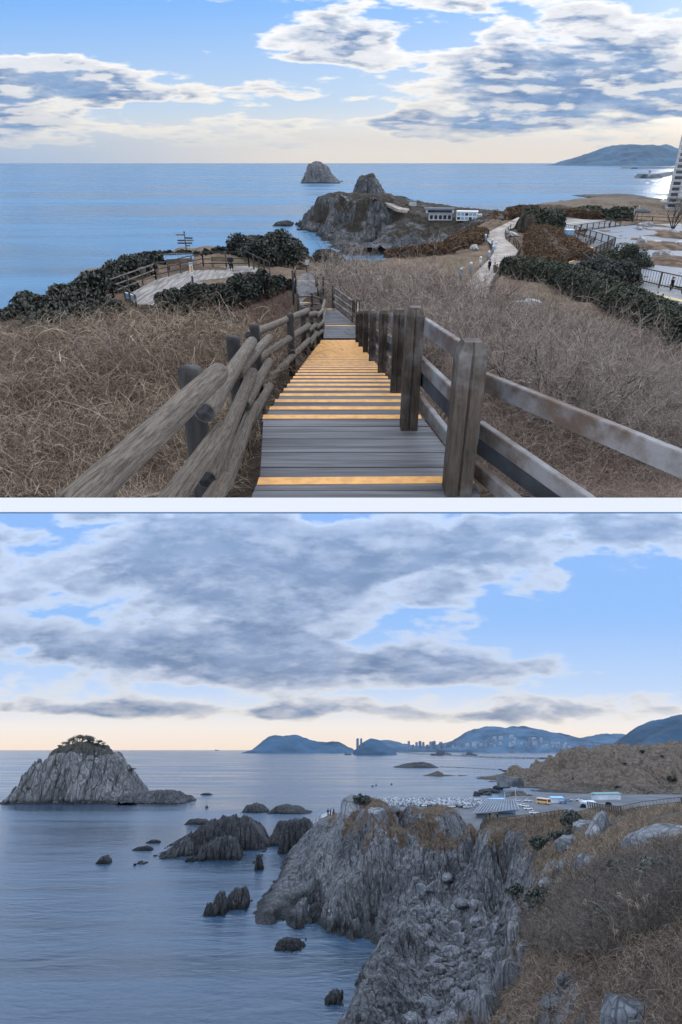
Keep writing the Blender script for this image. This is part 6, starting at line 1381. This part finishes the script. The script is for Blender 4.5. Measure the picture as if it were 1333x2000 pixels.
NEARP = [(1010, 1760), (1060, 1700), (1120, 1690), (1200, 1700), (1400, 1680), (1500, 1700), (1500, 2100), (880, 2100), (900, 1960), (960, 1930), (1000, 1880)]
Pn = scatB(90000, NEARP, 8, 75, 1, (0, .75)); n = len(Pn)
V, Fq, rr, _ = strands(Pn, ndir(n, rB, .9), (.18+.32*rB.rand(n))*np.clip(Pn[:, 1]/14, .9, 2.2), 4, np.clip(Pn[:, 1]*.0010, .008, .035), .5, .7, seed=41)
stuff('slope_grass', [(V, Fq, rr)], GRB, 'rusty dry grass on the near slope of the lower view', 'B')
Pn = scatB(60000, [(990, 1640), (1060, 1600), (1150, 1585), (1250, 1580), (1420, 1570), (1420, 1720), (1200, 1720), (1060, 1730), (1020, 1700)], 50, 150, 2, (.2, .7), (20, 40)); n = len(Pn); g = fbm(Pn[:, 0]/6, Pn[:, 1]/6, 3, 91); Pn = Pn[g > -.22]; n = len(Pn)
V, Fq, rr, _ = strands(Pn, ndir(n, rB, .6), .5+.7*rB.rand(n), 3, .06, .3, .5, seed=42); parts = [(V, Fq, rr)]
Pn = scatB(70000, [(560, 1500), (1100, 1500), (1100, 1660), (900, 1650), (560, 1660)], 120, 270, 3, (-.05, .45), (16, 30), 1.0); n = len(Pn)
V, Fq, rr, _ = strands(Pn, ndir(n, rB, .6), .5+.8*rB.rand(n), 3, .10, .3, .5, seed=43); parts.append((V, Fq, rr*.8))
stuff('cliff_top_grass', parts, GRG, 'tan dry grass along the cliff top of the lower view', 'B')
TWB = rmat('dark_brush_twigs', [(.035, .028, .024), (.07, .055, .045), (.12, .10, .082), (.2, .17, .145)])
Pb = scatB(2600, [(1000, 1790), (1060, 1720), (1150, 1695), (1333, 1665), (1500, 1650), (1500, 1900), (1333, 1880), (1200, 1880), (1100, 1890), (1030, 1860)], 22, 90, 4, (.15, .75)); Pb = Pb[:650]; n = len(Pb)
stuff('slope_brush', twigbush(Pb, .9+.9*rB.rand(n), rB, 7, 7, 51, np.clip(Pb[:, 1]*.0009, .012, .05), .8, 4), TWB, 'dark tangled leafless brush across the near slope of the lower view', 'B')
Gs = 'dark shrubs on the near slope'
for i, (px, py, rx, rz, lb_) in enumerate([(1015, 1755, 3.2, 2.2, 'dark pine shrub clinging to the edge above the boulder floor'), (1060, 1770, 2.6, 1.6, 'dark shrub right of the pine shrub at the edge'), (1230, 1720, 2.2, 1.5, 'dark leafy shrub in the middle of the right slope'), (1310, 1740, 2.2, 1.8, 'large dark leafy shrub near the right edge of the slope'),
    (1180, 1740, 1.8, 1.2, 'low dark shrub left of the leafy shrub mid slope'), (1260, 1790, 1.3, 1.0, 'dark leafy shrub lower on the right slope'), (1060, 1660, 3.0, 2.0, 'dark shrub on the hillside above the light rock face'), (1120, 1612, 2.4, 2.4, 'dark green shrub below the bend of the cliff path'), (1105, 1640, 3.2, 1.6, 'low dark shrub among golden grass'), (1190, 1575, 2.2, 3.2, 'small dark pine standing behind the cliff path fence'), (1140, 1578, 2.0, 2.6, 'second small dark pine behind the cliff path fence'),
    (1120, 1860, 1.2, .9, 'grey twiggy shrub above the rusty grass'), (1200, 1830, 1.6, 1.1, 'grey twiggy shrub in the brush beside a pale reed tuft')]):
    b = onB(px, py); bush(0, 0, rx, rx, rz, lb_, 400+i, 2600, .09+.0012*b.y, group=Gs, fr='B', base=b)
for i, (px, py, w_) in enumerate([(692, 1566, .9), (704, 1565, 1.3), (716, 1568, 1.1)]):
    b = onB(px, py+4); bush(0, 0, 2.2*w_, 2.2, 2.6*w_, ['small dark pine at the very tip of the cliff top', 'middle dark pine of the cliff tip', 'right hand dark pine of the cliff tip'][i], 450+i, 900, .3, group='pines on the cliff tip', fr='B', base=b)
# reed tuft with pale plumes
b = onB(1245, 1850); T = thing('reed_tuft', 'pale reed tuft with drooping plumes on the right slope', 'reeds', b, fr='B'); n = 60; O = rB.normal(size=(n, 3))*np.array([.3, .3, 0]); V, Fq, rr, Pp = strands(O, ndir(n, rB, .35, (.1, 0)), 1.3+.9*rB.rand(n), 8, .022, .35, .12, seed=61); npmesh('stem', V, Fq, GRG, T, attrs={'rnd': .5+.5*rr})
k = 14; V, Fq, rr, _ = strands(np.repeat(Pp[:k, -1], 16, 0)+rB.normal(size=(k*16, 3))*.05, rB.normal(size=(k*16, 3))+[.3, 0, -.3], np.full(k*16, .16), 3, .02, .2, .3, seed=62); npmesh('plume', V, Fq, GRG, T, attrs={'rnd': .8+.2*rr})

# boulders of the floor, and outcrops of the near slope
FLR = [(800, 1700), (850, 1690), (930, 1680), (965, 1740), (985, 1800), (985, 1860), (950, 1940), (900, 2010), (800, 2010), (800, 1900), (830, 1830), (800, 1770)]
Pn = scatB(3000, FLR, 95, 215, 6, (.05, .35), (2.0, 12)); rB.shuffle(Pn); Pn = Pn[:260]
BST = rock_mat('boulder_stone', (.14, .15, .17), (.28, .29, .31), sc=2.2, wet=0, dist=.15)
OUTC = rock_mat('outcrop_stone', (.13, .14, .155), (.27, .28, .3), sc=1.6, wet=0, dist=.2)
for i, p in enumerate(Pn):
    big = rB.rand()**3; s = .35+1.35*big; where = 'far' if p[1] > 165 else ('middle' if p[1] > 135 else 'near')
    boulder((p[0], p[1], p[2]+.15*s), (s*(.8+.5*rB.rand()), s*(.7+.4*rB.rand()), s*(.6+.35*rB.rand())), 'grey boulder lying loose in the %s part of the boulder floor below the cliff' % where, i, '%s boulders of the floor below the cliff' % where, 'B', BST)
for i, (px, py, s, lb_) in enumerate([(1010, 1820, (1.0, 1.0, 2.0), 'tall pale rock spur at the rim above the boulder floor'), (1030, 1860, (.9, .8, 1.6), 'pale upright slab rising from the rim of the near slope'), (990, 1930, (1.3, 1.0, 1.7), 'blue grey slab tilted on the rim near the bottom'), (955, 1985, (1.0, .9, 1.8), 'large split grey slab at the bottom of the slope'), (905, 1975, (1.1, 1, 1.4), 'pale rough rock at the lowest rim of the slope'), (1090, 1960, (.5, .5, .3), 'small grey stone poking from the rusty grass'),
    (1225, 1990, (.9, .7, .6), 'grey rock at the bottom edge among rusty grass'), (1110, 1925, (.45, .4, .3), 'flat grey stone in the middle of the rusty grass'), (1150, 1835, (.5, .45, 1.1), 'thin upright pale stone between brush and grass'), (1145, 1615, (3.0, 2, 2.0), 'pale rock outcrop below the cliff path'), (1175, 1625, (3.0, 2, 2.6), 'second pale rock outcrop below the cliff path'), (1110, 1650, (3.4, 2, 1.6), 'wide pale rock face in the golden slope'), (1155, 1690, (2.0, 1.4, 1.4), 'grey rock lower in the golden slope'),
    (1290, 1640, (3.4, 2.6, 2.0), 'broad smooth pale rock near the right edge'), (1250, 1660, (1.6, 1.2, 1.6), 'pale rock standing left of the broad smooth rock'), (1100, 1700, (1.5, 1, .9), 'small pale rock patch above the dark brush'), (1070, 1725, (1.2, 1, .7), 'small pale rock patch beside the dark shrub at the edge'), (735, 1590, (5.0, 3, 3.2), 'light upright rock block on the cliff top'), (690, 1580, (4.2, 3, 4.0), 'brown grey rock knob at the tip of the cliff top'), (770, 1585, (3.6, 2.5, 2.0), 'low light rock beside the upright block on the cliff top')]):
    boulder(onB(px, py)-Vector((0, 0, s[2]*.2)), s, lb_, 500+i, 'rock outcrops of the near slope', 'B', OUTC, 'rock_outcrop')
# cliff path railing
rail_run([(1420, 1566), (1333, 1572), (1255, 1580), (1215, 1588)], 1.3, (.95, .5), 'dark railing of the cliff path at the right edge', None, 2.4, .06, RB, RB, 'B', pt=lambda x, y: onB(x, y+6), name='path_railing', infill=.6)
rail_run([(1215, 1588), (1185, 1583), (1150, 1574)], 1.3, (.95, .5), 'dark railing of the cliff path at its bend', None, 2.4, .08, RB, RB, 'B', pt=lambda x, y: onB(x, y+6), name='path_railing', infill=.8)
rail_run([(1110, 1594), (1070, 1598), (1035, 1603)], 1.5, (.95, .5), 'dark railing at the brink of the golden slope', None, 2.4, .09, RB, RB, 'B', pt=lambda x, y: onB(x, y+4), name='path_railing')
rail_run([(1030, 1602), (990, 1606), (945, 1607)], 1.5, (.95, .5), 'dark railing above the dark cleft in the cliff', None, 3, .1, RB, RB, 'B', pt=lambda x, y: onB(x, y+4), name='path_railing')
rail_run([(570, 1652), (590, 1632), (606, 1614), (628, 1598), (648, 1592)], 1.6, (.95, .5), 'pale railing climbing the cliff stair at the tip', None, 4, .12, WHITE, METW, 'B', pt=lambda x, y: onB(x, y), name='stair_railing')
for i, (px, py, c) in enumerate([(641, 1594, 'black'), (646, 1593, 'navy'), (652, 1592, 'black')]):
    b = onB(px, py+2); person('stand', c, 'black', ['tiny dark visitor standing by the cliff stair, left one of three', 'tiny visitor in navy in the middle of three by the cliff stair', 'tiny dark visitor nearest to the cliff top rock'][i], b, i, 'B', 1.6, 'visitors by the cliff stair')
for i, (px, py) in enumerate([(958, 1604), (965, 1605), (973, 1603)]):
    b = onB(px, py+2); person('stand', ['black', 'grey', 'black'][i], 'black', ['tiny visitor behind the railing above the cleft, leftmost', 'tiny visitor in grey behind the railing above the cleft', 'tiny visitor behind the railing above the cleft, rightmost'][i], b, i, 'B', 1.4, 'visitors above the cleft')

# harbour apron
PZ = 3.0
mb = MB(); q = [atz(x, y, PZ, 'B') for x, y in [(700, 1600), (760, 1576), (940, 1578), (985, 1558), (1060, 1548), (1180, 1552), (1420, 1552), (1420, 1640), (900, 1650)]]; mb.prism([(p.x, p.y) for p in q], -1, PZ); o = mb.build('car_park', mat('asphalt_pale', (.10, .108, .12), .8, var=.15, vscale=.05, bump=.2, bscale=1), fr='B'); tag(o, kind='structure')
TETM = mat('tetrapod_concrete', (.40, .42, .45), .9, var=.25, vscale=.3, bump=.2, bscale=2)
def tet():
    mb = MB(); V4 = [Vector((0, 0, 1)), Vector((.94, 0, -.33)), Vector((-.47, .82, -.33)), Vector((-.47, -.82, -.33))]
    for v in V4: mb.tube([(0, 0, 0), tuple(v*1.9)], [.72, .42], 8)
    o = mb.build('tetrapod', TETM); o.data.name = 'tetrapod'; return o
t0 = tet(); r = random.Random(4); k = 0
for row in range(4):
    for i in range(42):
        px = 728+i*5.2+row*2+r.uniform(-2, 2); py = 1561+row*3.4+px*.006-4+r.uniform(-.8, .8)
        o = t0 if k == 0 else t0.copy(); 
        if k: C.objects.link(o)
        k += 1; b = atz(px, py, 1.2+row*.9, 'B'); o.matrix_world = TB @ Matrix.Translation(b) @ Euler((r.uniform(0, 3), r.uniform(0, 3), r.uniform(0, 3))).to_matrix().to_4x4() @ Matrix.Scale(1.1, 4)
        nm = ['outermost, wave washed', 'second', 'third', 'innermost, highest'][row]; tag(o, 'grey concrete tetrapod in the %s row of the sea wall' % nm, 'tetrapod', 'tetrapods in the %s row of the sea wall' % nm)
CARC = {k: mat('car_'+k, c, .3, var=.03, bump=0, spec=.6) for k, c in dict(white=(.7, .71, .73), silver=(.4, .42, .45), black=(.02, .02, .025), blue=(.10, .2, .38)).items()}
TYRE = mat('tyre', (.015, .015, .016), .9, var=.1, bump=0)
CP = {}
def car(px, py, col, label, rz=0, h=PZ):
    T = thing('parked_car', label, 'car', atz(px, py, h, 'B'), rz, 'cars in the harbour car park', 'B', 1.25)
    if col in CP:
        for ch in CP[col].children: c = ch.copy(); C.objects.link(c); c.parent = T
        return
    CP[col] = T; mb = MB(); pr = [(-2.2, .35), (-2.25, .75), (-2.1, .95), (-1.3, 1.0), (1.2, .95), (2.1, .8), (2.2, .35)]; W = .88
    mb.add([(x, -W, z) for x, z in pr]+[(x, W, z) for x, z in pr], [tuple(range(7)), tuple(range(13, 6, -1))]+[(i, i+7, (i+1) % 7+7, (i+1) % 7) for i in range(7)]); mb.build('body', CARC[col], T, bevel=.04)
    mb = MB(); pr = [(-1.9, .97), (-1.3, 1.42), (.3, 1.45), (1.1, .97)]; mb.add([(x, -.8+.12*(z > 1.2), z) for x, z in pr]+[(x, .8-.12*(z > 1.2), z) for x, z in pr], [(0, 1, 2, 3), (7, 6, 5, 4)]+[(i, i+4, (i+1) % 4+4, (i+1) % 4) for i in range(4)]); mb.build('windows', GLASS, T)
    mb = MB(); mb.box((-.5, 0, 1.47), (1.5, 1.36, .05)); mb.build('roof', CARC[col], T)
    for x in (-1.35, 1.35):
        for s in (-1, 1): mb = MB(); mb.tube([(x, s*.72, .33), (x, s*.92, .33)], .33, 10); mb.build('wheel', TYRE, T)
for i, (px, py, c, rz) in enumerate([(852, 1577, 'black', .6), (862, 1577, 'silver', .6), (872, 1578, 'blue', .6), (883, 1578, 'white', .6), (893, 1577, 'black', .6), (903, 1578, 'black', .6), (913, 1579, 'silver', .6), (842, 1576, 'black', .6), (832, 1576, 'white', .6),
    (1010, 1566, 'white', .2), (1021, 1567, 'silver', .2), (1033, 1566, 'white', .2), (1004, 1571, 'blue', .2), (1014, 1574, 'white', .2), (1026, 1576, 'white', 0), (1033, 1582, 'white', 0), (1002, 1580, 'silver', 1.3), (1022, 1572, 'silver', .1), (1110, 1566, 'blue', 0), (1122, 1565, 'silver', 0), (1133, 1565, 'white', 0), (1145, 1565, 'blue', 0), (1100, 1570, 'blue', 0), (1044, 1590, 'white', .1), (958, 1590, 'white', .3)]):
    car(px, py, c, '%s car parked %s' % (c, ['fourth from the left in the row by the sea wall', 'fifth in the row by the sea wall', 'in the middle of the row by the sea wall', 'just right of the middle of the sea wall row', 'third from the right in the sea wall row', 'second from the right in the sea wall row', 'at the right end of the sea wall row', 'second from the left in the sea wall row', 'at the left end of the sea wall row',
        'at the far left of the group before the bus', 'between two white cars before the bus', 'nearest the bus in the far row', 'beside the lattice roofed building', 'right of the tall mast', 'in the near part before the bus', 'nearest of the group before the bus', 'turned sideways by the mast', 'squeezed behind two white cars', 'just right of the bus', 'second right of the bus', 'third right of the bus', 'at the right end of the bus row', 'touching the rear of the bus row', 'alone near the brink of the slope', 'below the lattice roofed building'][i]), rz)
T = thing('tour_bus', 'orange and white tour bus parked in the harbour car park', 'bus', atz(1063, 1571, PZ, 'B'), 1.95, fr='B', sc=1.15)
mb = MB(); mb.box((0, 0, 1.9), (11, 2.6, 2.9)); mb.build('body', ORANGE, T, bevel=.15); mb = MB(); mb.box((0, 0, 3.4), (10.4, 2.3, .2)); mb.build('roof', WHITE, T)
for s in (-1, 1):
    mb = MB(); mb.box((0, s*1.31, 2.4), (9.6, .06, 1.0)); mb.build('window_band', GLASS, T)
mb = MB(); mb.box((-5.51, 0, 2.3), (.06, 2.2, 1.4)); mb.build('windscreen', GLASS, T)
for x in (-3.6, 3.4):
    for s in (-1, 1): mb = MB(); mb.tube([(x, s*1.0, .5), (x, s*1.34, .5)], .5, 12); mb.build('wheel', TYRE, T)
# building with lattice roof
T = thing('harbour_building', 'low grey building with a sloping white lattice roof by the sea wall', 'building', atz(968, 1597, PZ, 'B'), -.15, fr='B'); mb = MB(); mb.box((0, 0, 1.2), (22, 10, 2.4)); mb.build('wall', DGREY, T)
mb = MB(); mb.add([(-13, -8, 2.5), (13, -8, 5.0), (13, 8, 9), (-4, 8, 9), (-13, -8, 2.2), (13, -8, 4.7), (13, 8, 8.7), (-4, 8, 8.7)], [(0, 1, 2, 3), (7, 6, 5, 4), (0, 4, 5, 1), (1, 5, 6, 2), (2, 6, 7, 3), (3, 7, 4, 0)]); mb.build('roof', DGREY, T)
mb = MB(); A_, B_, C_, D_ = Vector((-13, -8, 2.6)), Vector((13, -8, 5.1)), Vector((13, 8, 9.1)), Vector((-4, 8, 9.1))
for i in range(15): t = i/14; mb.beam(A_.lerp(B_, t), D_.lerp(C_, t), .5, .3)
for i in range(9): t = i/8; mb.beam(A_.lerp(D_, t), B_.lerp(C_, t), .5, .35)
mb.build('lattice', mat('lattice_grey', (.26, .29, .33), .7, bump=0), T)
T = thing('harbour_building', 'small blue grey shed beside the lattice roofed building', 'building', atz(990, 1596, PZ, 'B'), -.1, fr='B'); mb = MB(); mb.box((0, 0, 2.5), (10, 9, 5)); mb.build('wall', BLUE, T); mb = MB(); mb.box((0, 0, 5.1), (10.8, 9.8, .4)); mb.build('roof', CONC, T)
for i, (px, by, ty, lb_) in enumerate([(990, 1592, 1548, 'tall pole beside the lattice roofed building'), (1011, 1585, 1540, 'tallest pole in the harbour car park'), (884, 1578, 1562, 'short pole behind the sea wall cars'), (957, 1573, 1557, 'pole at the corner of the sea wall'), (1118, 1600, 1578, 'lamp pole in front of the bus row'), (1160, 1575, 1555, 'thin pole at the far edge of the car park')]): pole(px, by, ty, lb_, None, .28, 'B', atz(px, by, PZ, 'B'), group='poles round the harbour car park')
for i, (px, py, w_, h_, m_, lb_) in enumerate([(1088, 1568, 9, 3, BLUE, 'blue booth right of the bus'), (1150, 1577, 8, 3, CONC, 'pale tent roof at the edge of the car park'), (1185, 1562, 22, 4, MATS.get('x') or mat('green_roof', (.16, .3, .28), .7, bump=0), 'long low building with a green roof beyond the car park'), (970, 1572, 12, 3, BLUE, 'blue roofed hut between cars and sea wall')]):
    T = thing('hut', lb_, 'hut', atz(px, py, PZ, 'B'), .1*i, fr='B'); mb = MB(); mb.box((0, 0, h_/2), (w_, 6, h_)); mb.build('wall', CONC, T); mb = MB(); mb.prism([(-w_*.55, -3.6), (w_*.55, -3.6), (w_*.55, 3.6), (-w_*.55, 3.6)], h_, h_+.3); mb.add([(-w_*.55, -3.6, h_+.302), (w_*.55, -3.6, h_+.302), (w_*.55, 3.6, h_+.302), (-w_*.55, 3.6, h_+.302), (-w_*.5, 0, h_+1.4), (w_*.5, 0, h_+1.4)], [(0, 1, 5, 4), (2, 3, 4, 5), (0, 4, 3), (1, 2, 5)]); mb.build('roof', m_, T)
# ruin on the shore and rocks along the hill foot
T = thing('ruin', 'square grey stone block ruin on the shore of the brown hill', 'ruin', atz(998, 1537, 3, 'B'), .2, fr='B'); mb = MB(); mb.box((0, 0, 4.5), (26, 10, 9)); mb.box((-7, 0, 9.6), (10, 9, 2)); mb.build('wall', BWM, T)
for i, (px, py, s) in enumerate([(936, 1551, 5), (948, 1547, 6), (960, 1545, 5), (972, 1541, 6), (985, 1538, 5), (932, 1554, 3), (955, 1552, 4), (968, 1548, 4), (1020, 1531, 5), (985, 1506, 4), (992, 1507, 5), (978, 1504, 3)]):
    boulder(atz(px, py, .5, 'B'), (s*1.3, s, s*.5), 'dark shore rock below the brown hill, %s' % ['at the tip', 'behind the tip', 'third from the tip', 'left of the ruin', 'touching the ruin', 'awash before the tip', 'in front of the second', 'in front of the ruin', 'right of the ruin', 'on the far line of skerries', 'last of the far line of skerries', 'first of the far skerries'][i], 600+i, 'shore rocks of the brown hill', 'B', REEF)
for i, (px, py, rx) in enumerate([(1105, 1493, 14), (1122, 1482, 12), (1140, 1473, 9), (1165, 1493, 12), (1190, 1478, 8), (1222, 1495, 9), (1130, 1525, 16), (1160, 1530, 12), (1180, 1520, 8), (1240, 1540, 9), (1290, 1480, 10), (1310, 1525, 16), (1210, 1540, 8), (1255, 1470, 8)]):
    d = ray(px, py, 'B'); ys = np.linspace(560, 1000, 300); xs_ = d[0]/d[1]*ys; zl = HB+d[2]/d[1]*ys
    hx_ = np.interp(xs_, [aty(a, b_, 850, 'B').x for a, b_ in [(925, 1553), (985, 1535), (1030, 1524), (1085, 1499), (1145, 1465), (1210, 1459), (1333, 1455), (1600, 1450)]], [aty(a, b_, 850, 'B').z for a, b_ in [(925, 1553), (985, 1535), (1030, 1524), (1085, 1499), (1145, 1465), (1210, 1459), (1333, 1455), (1600, 1450)]])*(1-np.clip(np.abs((850-ys)/230), 0, 1.3)**1.5)
    j = int(np.argmax(zl < hx_)); bush(0, 0, rx*.55, rx*.5, rx*.32, 'dark scrub clump on the brown hill, %s' % ['below the crest at its left', 'on the crest at its left end', 'highest at the left shoulder', 'in the middle', 'small one under the crest', 'right of the middle', 'widest one low on the left', 'low beside the widest', 'small one above the widest', 'low on the right', 'near the crest at the right', 'big one at the right edge', 'small low one', 'on the right crest'][i], 700+i, 700, 1.0, group='scrub clumps on the brown hill', fr='B', base=Vector((xs_[j], ys[j], hx_[j])), k=8)

# pines of the island
for i, (px, py, s) in enumerate([(118, 1462, .8), (128, 1458, 1), (140, 1453, 1.1), (150, 1450, 1.3), (160, 1449, 1.2), (170, 1450, 1.3), (180, 1452, 1.2), (190, 1456, 1.1), (200, 1459, .9), (112, 1468, .7), (256, 1508, .9)]):
    b = aty(px, py+4, 573, 'B'); T = thing('pine_tree', 'dark wind bent pine on the island crown, %s' % ['left part', 'left of the peak', 'just left of the tallest', 'tallest and leftmost of the peak trees', 'at the very peak', 'just right of the peak', 'right of the peak', 'right shoulder', 'last on the right shoulder', 'lowest on the left', 'alone on the right cliff'][i], 'tree', b, fr='B', group='pines on the rock island', sc=s*1.1)
    rd = random.Random(i); mb = MB(); tips = []; mb.tube([(0, 0, -2), (.3, 0, 1.5), (rd.uniform(-1, 1), 0, 4)], [.3, .22, .12], 6)
    for k in range(6): a = rd.uniform(0, 6.28); z_ = rd.uniform(1.5, 4); e = (math.cos(a)*rd.uniform(1.5, 3), math.sin(a)*2, z_+rd.uniform(.3, 1.2)); mb.tube([(0.2, 0, z_-.5), e], [.12, .04], 5); tips.append(e)
    mb.build('trunk', BARK, T); rr_ = np.random.RandomState(i); tp = np.array(tips+[(0, 0, 4.3)]); ii = rr_.randint(0, len(tp), 420); Pc = tp[ii]+rr_.normal(size=(420, 3))*np.array([.85, .7, .35]); V, Fq, q = leaves(Pc, .38, i); npmesh('crown', V, Fq, LEAF, T, attrs={'rnd': q})
# far harbour city, cranes, ships
CITY = [mat('city_pale', (.42, .45, .5), .8, var=.1, bump=0), mat('city_grey', (.22, .27, .34), .8, var=.1, bump=0), mat('city_blue', (.13, .19, .28), .8, var=.1, bump=0)]
r = random.Random(8)
def blk(px, by, ty, wpx, Y, label, m, group='far harbour city blocks', steps=1):
    b = aty(px, by, Y, 'B'); z_ = upto(b, ty, 'B')-b.z; w_ = wpx/F*Y*.93; T = thing('city_block', label, 'building', b, 0, group, 'B'); mb = MB(); mb.box((0, 0, z_/2), (w_, w_*.7, z_)); mb.build('wall', m, T); mb = MB()
    for k in range(max(2, int(z_/9))): mb.box((0, -w_*.36, 6+k*9), (w_*.86, w_*.03, 3.2))
    mb.build('windows', CITY[2], T); mb = MB(); mb.box((w_*.1, 0, z_+2), (w_*.4, w_*.3, 4)); mb.build('roof_house', m, T); return T
for i, (px, ty, w_) in enumerate([(699, 1443, 5), (706, 1443, 4)]): blk(px, 1464, ty, w_, 5000, ['left of twin dark towers beside the cone shaped hill', 'right of twin dark towers beside the cone shaped hill'][i], CITY[2])
names = ['pale', 'grey', 'bluish']
for i in range(11): px = 800+i*7+r.uniform(-1, 1); blk(px, 1463, 1463-r.choice((8, 10, 14, 15, 13)), r.uniform(4, 7), 7000, '%s city tower on the water, %s in its row from the left' % (names[i % 2+1], ['first', 'second', 'third', 'fourth', 'fifth', 'sixth', 'seventh', 'eighth', 'ninth', 'tenth', 'last'][i]), CITY[i % 2+1])
for i in range(70):
    px = 880+r.uniform(0, 240); by = 1463-r.uniform(0, 22)*(1-abs(px-1000)/150); blk(px, by, by-r.uniform(3, 9), r.uniform(2.5, 7), 7200+i*18, 'small pale block among the hillside city below the wide mountain', CITY[i % 2], 'hillside city blocks')
CRM = mat('crane_steel', (.2, .26, .34), .7, var=.1, bump=0)
for i, (px, lb_) in enumerate([(1082, 'leftmost harbour crane before the city'), (1096, 'second harbour crane from the left'), (1110, 'third harbour crane, low jib'), (1153, 'fourth harbour crane near the low mountain'), (1168, 'rightmost harbour crane near the low mountain')]):
    b = atz(px, 1467, 2, 'B'); b = aty(px, 1466, 3000, 'B'); z_ = upto(b, 1447 if i != 2 else 1456, 'B')-b.z; T = thing('harbour_crane', lb_, 'crane', b, 0, 'harbour cranes', 'B'); s = z_
    for x in (-.22, .22):
        for y in (-.15, .15): mb = MB(); mb.box((x*s, y*s, .3*s), (.05*s, .05*s, .6*s)); mb.build('leg', CRM, T)
    mb = MB(); mb.box((0, 0, .6*s), (.5*s, .34*s, .06*s)); mb.box((0, 0, .3*s), (.5*s, .05*s, .04*s)); mb.build('portal', CRM, T); mb = MB(); mb.beam((-.45*s, 0, .66*s), (.5*s, 0, .66*s), .06*s, .06*s); mb.beam((.0, 0, .66*s), (.05*s, 0, 1.0*s), .05*s, .05*s); mb.beam((.05*s, 0, 1.0*s), (.45*s, 0, .68*s), .025*s, .025*s); mb.beam((.05*s, 0, 1.0*s), (-.4*s, 0, .68*s), .025*s, .025*s); mb.build('boom', CRM, T)
breakwater([(779, 1470.5), (800, 1472), (870, 1476), (960, 1481), (1060, 1483), (1104, 1481)], 'long dark harbour breakwater below the naval ships', 34, 7, 'B')
breakwater([(590, 1465.6), (640, 1465.8), (675, 1465.3)], 'thin far breakwater below the blue island mountain', 30, 8, 'B')
breakwater([(905, 1469), (1000, 1470), (1110, 1468), (1190, 1468)], 'dark quay in front of the hillside city', 60, 9, 'B')
breakwater([(862, 1498.5), (900, 1500), (950, 1502.5), (980, 1504.5)], 'low line of rubble reaching right from the skerry', 6, 1.4, 'B')
ship(862, 1476, 150, 'grey naval ship with tall mast behind the breakwater', 'B', kind='navy', rz=.1, m=mat('navy_grey', (.10, .12, .15), .7, bump=0)); ship(918, 1477, 105, 'smaller naval ship right of the tall masted one', 'B', kind='navy', m=mat('navy_grey', (.1, .12, .15)))
ship(680, 1475, 62, 'dark cargo boat under way beside the cone shaped hill', 'B', rz=.3); ship(424, 1466.5, 150, 'tiny ship on the horizon right of the rock island', 'B')
for i, (px, py) in enumerate([(610, 1482), (728, 1537), (735, 1535), (765, 1533), (404, 1578)]):
    T = thing('buoy', 'small dark buoy on the water, %s' % ['alone below the blue island mountain', 'leftmost of three off the cliff tip', 'middle of three off the cliff tip', 'rightmost of three off the cliff tip', 'beside the flat rocks'][i], 'buoy', atz(px, py, 0, 'B'), 0, 'buoys', 'B', 1.3); mb = MB(); mb.lathe([(.4, -.3), (1.0, 0), (.9, .6), (.3, 1.1)], 8); mb.build('float', LPOST, T); mb = MB(); mb.tube([(0, 0, 1), (0, 0, 2)], .12, 5); mb.build('mast', LPOST, T)
# ------------------------------------------------------------------ air
def haze(vs, fs, fr, dens, col, label, aniso=.3):
    m = bpy.data.materials.new('haze_air'); m.use_nodes = True; nt = m.node_tree; nt.nodes.remove(nt.nodes['Principled BSDF'])
    v = nt.nodes.new('ShaderNodeVolumePrincipled'); v.inputs['Color'].default_value = col+(1,); v.inputs['Density'].default_value = dens; v.inputs['Anisotropy'].default_value = aniso
    nt.links.new(v.outputs[0], nt.nodes['Material Output'].inputs['Volume'])
    me = bpy.data.meshes.new('haze'); me.from_pydata(vs, [], fs); me.materials.append(m); o = bpy.data.objects.new('haze', me); C.objects.link(o); place(o, fr=fr); tag(o, label, kind='stuff')
def boxv(x, y0, y1, z0, z1): return [(-x, y0, z0), (x, y0, z0), (x, y1, z0), (-x, y1, z0), (-x, y0, z1), (x, y0, z1), (x, y1, z1), (-x, y1, z1)]
BF_ = [(3, 2, 1, 0), (4, 5, 6, 7), (0, 1, 5, 4), (1, 2, 6, 5), (2, 3, 7, 6), (3, 0, 4, 7)]
haze(boxv(9000, -60, 11000, -3, 335), BF_, 'A', 3.6e-5, (.5, .74, 1.0), 'thin blue sea haze of the upper view')
prof = [(-40, -9), (14500, -9), (14500, 425), (1150, 425), (0, HB+.6), (-40, HB+.6)]
vs = [(-9000, y, z) for y, z in prof]+[(9000, y, z) for y, z in prof]; n = 6
haze(vs, [tuple(range(n)), tuple(range(2*n-1, n-1, -1))]+[((i+1) % n, i, n+i, n+(i+1) % n) for i in range(n)], 'B', 1.1e-5, (.55, .76, 1.0), 'thin blue sea haze of the lower view')
